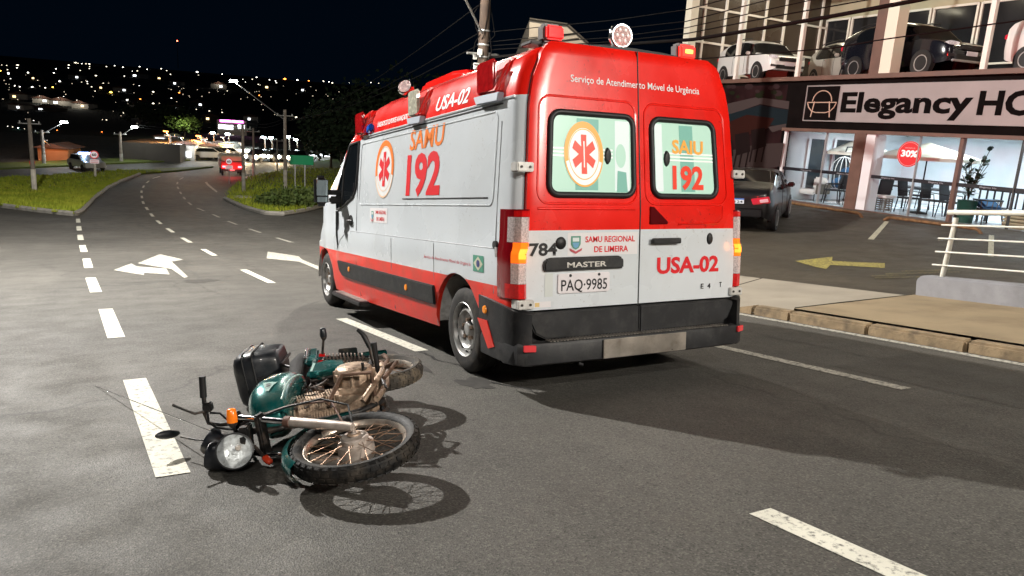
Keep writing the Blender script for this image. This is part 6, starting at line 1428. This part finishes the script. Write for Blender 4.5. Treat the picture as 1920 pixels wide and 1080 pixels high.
# wires between the two big far poles and the near one
q0 = hit(535, 366); d0 = (q0 - CAM).dot(CF); q1 = hit(457, 362)
for k, (yy, y2, lb_) in enumerate(((222, 232, 'upper slack wire between the two verge poles'), (228, 238, 'lower slack wire between the two verge poles'))):
    a, c = at(535, yy, d0), at(457, y2, (q1 - CAM).dot(CF)); m_ = a.lerp(c, .5) - Vector((0, 0, .25)); e = at(250, 233 + 4 * k, 75)
    o = MB().tube([a, a.lerp(m_, .5) - Vector((0, 0, .06)), m_, c, c.lerp(e, .5) - Vector((0, 0, .5)), e], .022, 5).build('valley_wire', M_WIRE, None, 60); tag(o, lb_, 'cable', 'wires along the valley road')
for k, zz in enumerate((5.2, 5.5, 6.2)):
    a = uv(zz, -.2); c = at(535, 222 + 3 * k, d0); pts = [a.lerp(c, t) - Vector((0, 0, 1.1 * 4 * t * (1 - t) * .5)) for t in np.linspace(0, 1, 9)]
    o = MB().tube(pts, .014, 5).build('valley_wire', M_WIRE, None, 60); tag(o, ['lowest', 'middle', 'highest'][k] + ' wire running from the cable wrapped pole down the valley', 'cable', 'wires along the valley road')
# ---- road signs
def speed_sign(px, py, r_px, base_y, label, post_white):
    base = hit(px, base_y); dep = (base - CAM).dot(CF); s = dep / FPX
    t = thing('speed_sign', label, 'road sign', base, RX, 'speed limit signs')
    H = (base_y - py) * s * 1.01; R = r_px * s
    MB().tube([(0, .05, -.2), (0, .05, H + R * .7)], .09 if post_white else .035, 8).build('post', mat('whitewash', (.6, .6, .5)) if post_white else M_GALV, t, 40)
    f = lambda u, v, d: (u, -.02 - d, v)
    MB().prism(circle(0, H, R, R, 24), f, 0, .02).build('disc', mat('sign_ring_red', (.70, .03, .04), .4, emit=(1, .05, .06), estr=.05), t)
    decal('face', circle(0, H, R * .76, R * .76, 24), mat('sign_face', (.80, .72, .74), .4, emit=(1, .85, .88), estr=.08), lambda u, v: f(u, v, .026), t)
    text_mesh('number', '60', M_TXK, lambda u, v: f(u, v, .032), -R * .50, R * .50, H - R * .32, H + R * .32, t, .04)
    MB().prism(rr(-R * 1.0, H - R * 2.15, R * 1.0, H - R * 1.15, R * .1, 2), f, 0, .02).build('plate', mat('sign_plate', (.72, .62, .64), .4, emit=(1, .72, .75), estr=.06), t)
    for k in range(2): decal('plate_line', [(-R * .75, H - R * (1.45 + .4 * k)), (R * .75, H - R * (1.45 + .4 * k)), (R * .75, H - R * (1.55 + .4 * k)), (-R * .75, H - R * (1.55 + .4 * k))], M_TXR, lambda u, v: f(u, v, .026), t)
speed_sign(179, 291, 7.6, 334, 'round 60 speed sign on a white post in the median', True)
speed_sign(430, 303.5, 6.6, 345, 'round 60 speed sign in front of the red lit lorry', False)
b0 = hit(566, 362); s = (b0 - CAM).dot(CF) / FPX
t = thing('direction_sign', 'plain green road sign board seen beside the ambulance mirror', 'road sign', b0, RX)
MB().box((0, 0, 61 * s), (43 * s, .05, 17 * s)).build('board', mat('sign_green', (.010, .20, .085), .4, emit=(.01, .4, .15), estr=.03), t, bevel=.02)
for dx in (-12, 6): MB().tube([(dx * s, .06, -.3), (dx * s, .06, 66 * s)], .04, 6).build('post', M_GALV, t)
b0 = hit(63, 336); s = (b0 - CAM).dot(CF) / FPX
t = thing('edge_on_sign', 'red rimmed sign seen edge on beside the median pole', 'road sign', b0, RX)
MB().tube([(0, 0, -.2), (0, 0, 36 * s)], .04, 6).build('post', M_GALV, t); MB().lathe([(0, .02), (.28, .02), (.28, -.02), (0, -.02)], 20, Tz((0, -.03, 31 * s), (.85, -.5, 0))).build('disc', MATS['sign_ring_red'], t)
# ---- far vehicles
def far_car(px, py, label, body, rz, rear_lit=False, head=False, kind='car', blue=False):
    base = hit(px, py); t = thing('distant_vehicle', label, 'truck' if kind == 'lorry' else 'car', base, RX @ Matrix.Rotation(rz, 4, 'Z'), 'vehicles on the valley road')
    if kind == 'lorry':
        MB().box((0, -.6, 1.0), (1.95, 3.2, .7)).build('cargo_bed', body, t, bevel=.05); MB().box((0, 1.6, 1.25), (1.9, 1.4, 1.3)).build('cab', mat('lorry_cab', (.45, .40, .30), .5), t, bevel=.1)
        MB().box((0, -.6, 1.65), (1.9, 3.1, .5)).build('canvas', mat('lorry_top', (.45, .38, .26), .8), t, bevel=.08); MB().box((0, -2.2, .55), (1.9, .12, .2)).build('rear_bumper', M_RUB, t)
        rear_y = -2.26
    else:
        MB().prism([(-2.1, .3), (-2.1, .85), (-1.6, .95), (-1.1, 1.4), (.5, 1.42), (1.2, .95), (2.0, .82), (2.1, .35)], lambda u, v, d: (d, u, v), -.85, .85).build('body', body, t, bevel=.06)
        MB().prism([(-1.45, .97), (-1.05, 1.33), (.45, 1.35), (1.0, .97)], lambda u, v, d: (d, u, v), -.865, .865).build('windows', M_DGLASS, t); rear_y = -2.12
    for wy_ in (-1.3, 1.3):
        for sx in (-1, 1): MB().lathe([(0, .1), (.2, .1), (.31, .08), (.31, -.08), (0, -.08)], 16, Tz((sx * .8, wy_, .31), (sx, 0, 0))).build('wheel', M_TYRE, t, 40)
    for sx in (-1, 1):
        if rear_lit: MB().box((sx * .68, rear_y, .88), (.34, .05, .16)).build('tail_light', emis('far_tail', (1, .04, .05), 6), t)
        if head: MB().lathe([(0, .02), (.16, .01), (.18, 0)], 12, Tz((sx * .6, 2.12, .65), (0, 1, 0))).build('headlight', emis('far_head', (1, .92, .7), 26), t)
    if rear_lit: lamp_light('tail_glow', (0, rear_y - .5, .7), 16, (1, .05, .05), .2, t); MB().box((0, rear_y, .6), (.4, .05, .1)).build('number_plate', mat('plate_pale', (.6, .6, .7)), t)
    if head: lamp_light('head_glow', (0, 3.2, .8), 110, (1, .72, .42), .2, t)
    if blue: MB().box((0, -.2, 1.48), (1.0, .25, .12)).build('light_bar', emis('blue_bar', (.25, .45, 1), 10), t); lamp_light('bar_glow', (0, -.2, 1.9), 22, (.4, .6, 1), .15, t)
    return t
far_car(432, 327, 'red lorry with glowing tail lights on the bend', mat('lorry_red', (.42, .02, .02), .4), -.05, rear_lit=True, kind='lorry')
far_car(163, 319, 'pale car with blue lights on the far carriageway', mat('car_silver', (.4, .4, .4)), -2.75, blue=True)
far_car(487, 303, 'oncoming car with bright headlights left of the bend', M_CBLK, 2.5, head=True); far_car(512, 302, 'second oncoming car with glaring headlights', M_CBLK, 2.45, head=True); far_car(550, 304, 'oncoming car with headlights near the green sign', M_CBLK, 2.4, head=True)
for k, x in enumerate((388, 398, 412, 425)): far_car(x, 300 - k * .6, ['silver car first in the row before the lit shops', 'grey car second in the row before the lit shops', 'dark car third in the row before the lit shops', 'pale car last in the row before the lit shops'][k], (mat('car_silver', (.4, .4, .4)), M_CBLK, M_CBLK, M_CWHT)[k], -1.4)
# ---- valley buildings
def house(px, py, wpx, hpx, label, wall, roof=True, dpt=9, lit=(), name='house', cat='house', watts=0, lc=(1, .9, .7)):
    base = hit(px, py); s = (base - CAM).dot(CF) / FPX; W_, H_ = wpx * s, hpx * s
    t = thing(name, label, cat, base, RX @ Matrix.Rotation(-.25, 4, 'Z'), 'buildings in the valley and on the far hill')
    MB().box((0, dpt / 2, H_ / 2 - .5), (W_, dpt, H_ + 1)).build('wall', wall, t)
    if roof: MB().prism([(-W_ / 2 - .4, H_), (0, H_ + min(1.6, W_ * .18)), (W_ / 2 + .4, H_)], lambda u, v, d: (u, d, v), -.4, dpt + .4).build('roof', mat('clay_roof', (.10, .05, .035), .9, var=.3, scale=1), t)
    for u, v, w2, h2, em in lit:
        w_ = MB().box((u * W_, -.03, v * H_), (w2 * W_, .06, h2 * H_)).build('window', em, t)
        for q in (-.5, 0, .5): MB().box((u * W_ + q * w2 * W_, -.075, v * H_), (.07, .03, h2 * H_)).build('frame', M_GALV, w_)
    if watts:
        MB().box((0, -2.0, H_ + .8), (.5, .3, .1)).tube([(0, 0, H_), (0, -2.0, H_ + .8)], .04, 5).build('flood_lamp', M_GALV, t)
        lamp_light('flood_bulb', (0, -2.0, H_ + .5), watts, lc, .2, t)
    return t
EW1, EW2, EW3, EW4 = emis('lit_window_white', (.9, .95, 1), 1.2), emis('lit_window_warm', (1, .72, .35), .9), emis('lit_sign_yellow', (.95, .9, .12), 1.6), emis('lit_sign_pink', (1, .15, .75), 2.5)
M_ORW = mat('orange_wall', (.42, .16, .06), .9, var=.2, scale=.5); M_GRW = mat('shed_wall', (.045, .038, .032), .9, var=.2, scale=.5); M_PLW = mat('pale_house_wall', (.45, .42, .37), .9, var=.15, scale=.5)
house(100, 302, 50, 24, 'house wall glowing orange under a sodium lamp at far left', M_ORW, dpt=4, watts=28, lc=(1, .35, .08))
house(282, 303, 104, 34, 'long low dark shed behind the far verge', M_GRW, roof=False, name='shed', cat='building', dpt=14)
house(347, 301, 34, 30, 'small lit building at the end of the dark shed', M_PLW, lit=((.1, .4, .5, .35, EW1),), name='shop', cat='building', watts=130, lc=(.9, .95, 1))
house(390, 298, 34, 24, 'shop with bright front under the orange lamp', M_PLW, lit=((0, .4, .8, .4, EW1), (0, .82, .7, .18, EW2)), name='shop', cat='building', watts=110)
house(423, 296, 26, 26, 'shop with a glowing yellow sign over its doors', M_PLW, roof=False, lit=((0, .78, .9, .36, EW3), (0, .3, .8, .4, EW1)), name='shop', cat='building', watts=90)
house(455, 296, 34, 16, 'white lit filling station canopy by the bend', M_PLW, roof=False, lit=((0, .8, .95, .3, EW1), (0, .3, .5, .4, EW2)), name='filling_station', cat='building', watts=90)
house(435, 252, 52, 26, 'shopping centre with pink and white lit signs above the valley', M_PLW, roof=False, dpt=20, lit=((0, .92, .8, .16, EW4), (-.2, .5, .5, .3, EW1), (.32, .55, .24, .3, EW1)), name='shopping_centre', cat='building')
house(300, 268, 20, 12, 'white lit gate house below the hillside', M_PLW, lit=((0, .5, .8, .5, EW1),)); house(600, 300, 40, 12, 'long lit carport near the ambulance mirror', M_PLW, roof=False, lit=((0, .75, .9, .3, EW1),), name='carport', cat='building')
hh = [(35, 186, 30, 9), (80, 193, 34, 8), (115, 197, 40, 8), (150, 203, 28, 9), (30, 205, 26, 8), (85, 208, 36, 6), (190, 168, 22, 7), (225, 172, 24, 7), (262, 146, 30, 7), (300, 150, 24, 6), (330, 160, 22, 7), (255, 205, 22, 8), (280, 216, 30, 9), (330, 208, 24, 8), (370, 200, 26, 8), (505, 168, 26, 8), (560, 172, 24, 7), (410, 166, 28, 8), (60, 150, 22, 7), (140, 148, 22, 7), (20, 142, 18, 8), (395, 228, 30, 10), (470, 228, 26, 9)]
wh = ['pale', 'low', 'small', 'wide', 'narrow']; ql = ['topmost left', 'upper', 'middle', 'lower']
random.seed(31); ORD = 'first second third fourth fifth sixth seventh eighth ninth tenth eleventh twelfth thirteenth fourteenth fifteenth sixteenth seventeenth eighteenth nineteenth twentieth twenty-first twenty-second twenty-third'.split()
for k, (x, y, w_, h_) in enumerate(hh):
    dk = random.random() < .5
    house(x, y, w_, h_, 'dim house on the far hillside, %s of its row counting from the left' % ORD[sorted(q[0] for q in hh).index(x)], M_PLW if dk else M_GRW, dpt=8, lit=((random.uniform(-.3, .3), .5, .18, .4, EW2 if k % 3 == 0 else EW1),), watts=(45 if k in (1, 2, 3, 12, 17) else 0), lc=(1, .93, .8))
# ---- lights of the far hillside (photo pixels)
c5 = '18,176 68,181 178,181 172,205 78,227 157,246 283,257 568,216 545,256 697,181 692,205 812,232 765,157 790,160 828,163 871,166 905,170 908,192 905,214 757,293 604,345 827,348 884,345 886,366 928,398 963,441 972,288 1078,194 1160,184 1245,198 1045,360 107,314 149,388 200,397 327,402 402,388 458,408 146,455 640,505 758,524 752,582 920,596 470,626 340,738 1037,728 1078,733 1288,533 1354,566 1552,452 1552,570 1318,645 1253,663 1340,238 1390,238 1413,194 1455,292 1503,289 1258,287 1410,384 1632,216 1650,297 1490,220 78,796 128,804 248,822'
c4 = '935,155 968,165 945,200 990,187 1145,175 1152,190 1290,185 1255,243 1410,215 1425,230 1465,215 1490,205 1565,218 1600,225 1605,235 1727,222 1880,228 1910,230 1320,283 1500,245 1510,248 1550,262 1560,262 1772,282 890,290 995,325 752,285 645,293 890,357 1000,410 1040,415 1060,420 1080,430 1215,400 1290,408 1140,390 775,357 738,338 370,315 360,340 440,330 1745,440 1755,440 1720,437 1900,450'
pts = [(float(a) / 5.4, 90 + float(b_) / 5.4, 'w') for a, b_ in (q.split(',') for q in c5.split())] + [(float(a) / 3.097, 80 + float(b_) / 3.097, 'w') for a, b_ in (q.split(',') for q in c4.split())]
pts += [(x, y, 'w') for x, y in ((606, 153), (623, 157), (655, 156), (673, 155), (695, 156), (710, 157), (613, 225), (627, 215), (638, 211))]
pts += [(99, 165, 'y'), (208, 175, 'y'), (242, 171.5, 'o'), (263, 187, 'o'), (534, 150, 'o'), (579, 152.5, 'o'), (486, 180, 'o'), (336, 175, 'o'), (107, 245, 'o'), (191, 248, 'o'), (34, 241, 't'), (1, 134, 'y')]
octa = MB().add([(1, 0, 0), (-1, 0, 0), (0, 1, 0), (0, -1, 0), (0, 0, 1), (0, 0, -1)], [(0, 2, 4), (2, 1, 4), (1, 3, 4), (3, 0, 4), (2, 0, 5), (1, 2, 5), (3, 1, 5), (0, 3, 5)])
em = {'w': emis('city_white', (1, .95, .84), 2), 'm': emis('city_mid', (1, .88, .66), .9), 'd': emis('city_dim', (1, .82, .6), .5), 'o': emis('city_orange', (1, .25, .04), 2.2), 'y': emis('city_yellow', (1, .6, .08), 2.5), 't': emis('city_teal', (.4, 1, .85), 10)}
me = {k: octa.mesh('city_light', v) for k, v in em.items()}
lab = {'m': 'soft pale light on the far dark hillside', 'w': 'white point of light on the far dark hillside', 'd': 'faint speck of light on the far dark hillside', 'o': 'orange street light on the far dark hillside', 'y': 'yellow street light on the far dark hillside', 't': 'green tinted starry light low at far left'}
random.seed(17)
for k in range(100):
    x = random.uniform(0, 640); y = random.triangular(122 + .06 * x, 235, 150 + .05 * x); pts.append((x, y, 'd'))
for x, y, k in pts:
    if k == 'w' and random.random() < .45: k = 'm'
    p = hit(x, y); dep = (p - CAM).dot(CF)
    o = bpy.data.objects.new('hillside_light', me[k]); col.objects.link(o); r_ = (random.choice((.6, .8, .9, 1.1, 1.5)) if k != 'd' else random.uniform(.4, .75)) * (1.35 if k in 'oyt' else 1) * dep / FPX
    o.location = p + Vector((0, 0, r_)); o.scale = (r_ * random.uniform(1, 1.7), r_, r_ * .75); tag(o, lab[k], 'light', 'lights on the far hillside')
mp = hit(334, 128); dep = (mp - CAM).dot(CF); Hm = (128 - 79) * dep / FPX
t = thing('radio_mast', 'thin radio mast with a red light high above the hillside', 'mast', mp, RX)
MB().tube([(0, 0, 0), (0, 0, Hm)], [.8, .25], 5).build('mast', mat('far_pole', (.2, .2, .2)), t)
MB().sphere((0, 0, Hm), 1.2 * dep / FPX, 8).build('red_light', emis('mast_red', (1, .08, .04), 6), t)
# ---- trees and bushes
def tree(px, py, H, rad, label, leafm, n=1500, name='tree', bush=False, group=None, base=None, leaf=.16):
    base = base or hit(px, py); t = thing(name, label, 'bush' if bush else 'tree', base, RX, group); random.seed(int(px * 7 + py)); L_ = []
    tr_ = MB(); cl = []
    if not bush:
        tr_.tube([(0, 0, -.2), (.08, .03, H * .3), (-.05, .06, H * .55), (.02, 0, H * .8)], [H * .035, H * .026, H * .018, H * .006], 8)
    for i in range(9):
        a = 2 * PI * i / 9 + random.uniform(-.3, .3); z0 = H * (random.uniform(.3, .6) if not bush else .02); e = Vector((rad * .8 * math.cos(a), rad * .8 * math.sin(a), H * random.uniform(.45, .92)))
        tr_.tube([(0, 0, z0), Vector((0, 0, z0)).lerp(e, .55) + Vector((0, 0, .05 * H)), e], [H * .014, H * .009, H * .003], 5); cl.append(e)
        cl.append(Vector((rad * random.uniform(-.6, .6), rad * random.uniform(-.6, .6), H * random.uniform(.4, .97))))
    tr_.build('trunk' if not bush else 'stem', mat('bark', (.06, .045, .03), .95), t, 50)
    b = MB(); vs = []; fs = []
    for i in range(n):
        c = random.choice(cl); r_ = rad * .42; p = c + Vector((random.gauss(0, r_ * .55), random.gauss(0, r_ * .55), random.gauss(0, r_ * .45)))
        if p.z < .05: p.z = random.uniform(.05, .4)
        d = Vector((random.gauss(0, 1), random.gauss(0, 1), random.gauss(.2, .7))).normalized(); sd = d.orthogonal().normalized() * leaf * .4; d = d * leaf * random.uniform(.6, 1.3); k = len(vs)
        vs += [p, p + d * .5 + sd, p + d, p + d * .5 - sd]; fs.append((k, k + 1, k + 2, k + 3))
    m2 = bpy.data.meshes.new('crown'); m2.from_pydata([tuple(v) for v in vs], [], fs); m2.materials.append(leafm); o = bpy.data.objects.new('crown' if not bush else 'foliage', m2); col.objects.link(o); o.parent = t; o['kind'] = 'stuff'
    return t
M_LF = mat('dark_foliage', (.014, .026, .010), .7, var=.5, scale=2); M_LF2 = mat('bush_foliage', (.055, .10, .02), .7, var=.5, scale=3, vcol2=(.10, .13, .03))
for k, (x, y, h_, r_) in enumerate(((508, 388, .6, .7), (535, 393, .9, .9), (560, 393, 1.0, .9), (580, 389, 1.0, .8), (595, 385, .9, .7))):
    tree(x, y, h_, r_, ['low weedy bush nearest the concrete slab on the verge', 'bushy weed clump at the foot of the lamp arm pole', 'tall weed clump right of the lamp arm pole', 'leafy clump behind the ambulance mirror', 'leafy clump partly hidden by the ambulance cab'][k], M_LF2, 900, 'verge_bush', True, 'weedy bushes on the verge', leaf=.22)
for k, (x, y, h_, r_) in enumerate(((640, 330, 7, 3.4), (690, 335, 9, 4.2), (620, 318, 5, 2.6), (760, 340, 10, 4.5))):
    tree(x, y, h_, r_, ['dark round tree rising behind the green sign', 'tall black tree behind the ambulance cab', 'small dark tree on the rise beyond the green sign', 'tallest dark tree behind the ambulance roof'][k], M_LF, 1500, 'dark_tree', False, 'dark trees on the right bank', leaf=.55)
tree(346, 258, 3.2, 2.2, 'floodlit leafy tree above the lit shops', M_LF2, 900, leaf=.40)
lamp_light('tree_flood', tuple(hit(343, 258) + Vector((0, -3, 2.2))), 70, (.9, 1, .6), .3, None)
for k, (x, y) in enumerate(((285, 232), (262, 236), (305, 238), (325, 244))): tree(x, y, 3.4, 3.2, ['tree', 'smaller tree', 'third tree', 'fourth tree'][k] + ' in the dim green clump below the hillside', M_LF, 400, 'hill_tree', False, 'trees in the dim hillside clump', leaf=.7)
# concrete drain slab on the verge, litter
s0 = hit(455, 374); o = MB().box((0, 0, .16), (1.1, 1.7, .10)).build('drain_slab', M_KERB, None, bevel=.02); o.location = s0; o.rotation_euler = (TH * .6, 0, -.1); tag(o, 'pale concrete drain slab at the edge of the verge', 'slab')
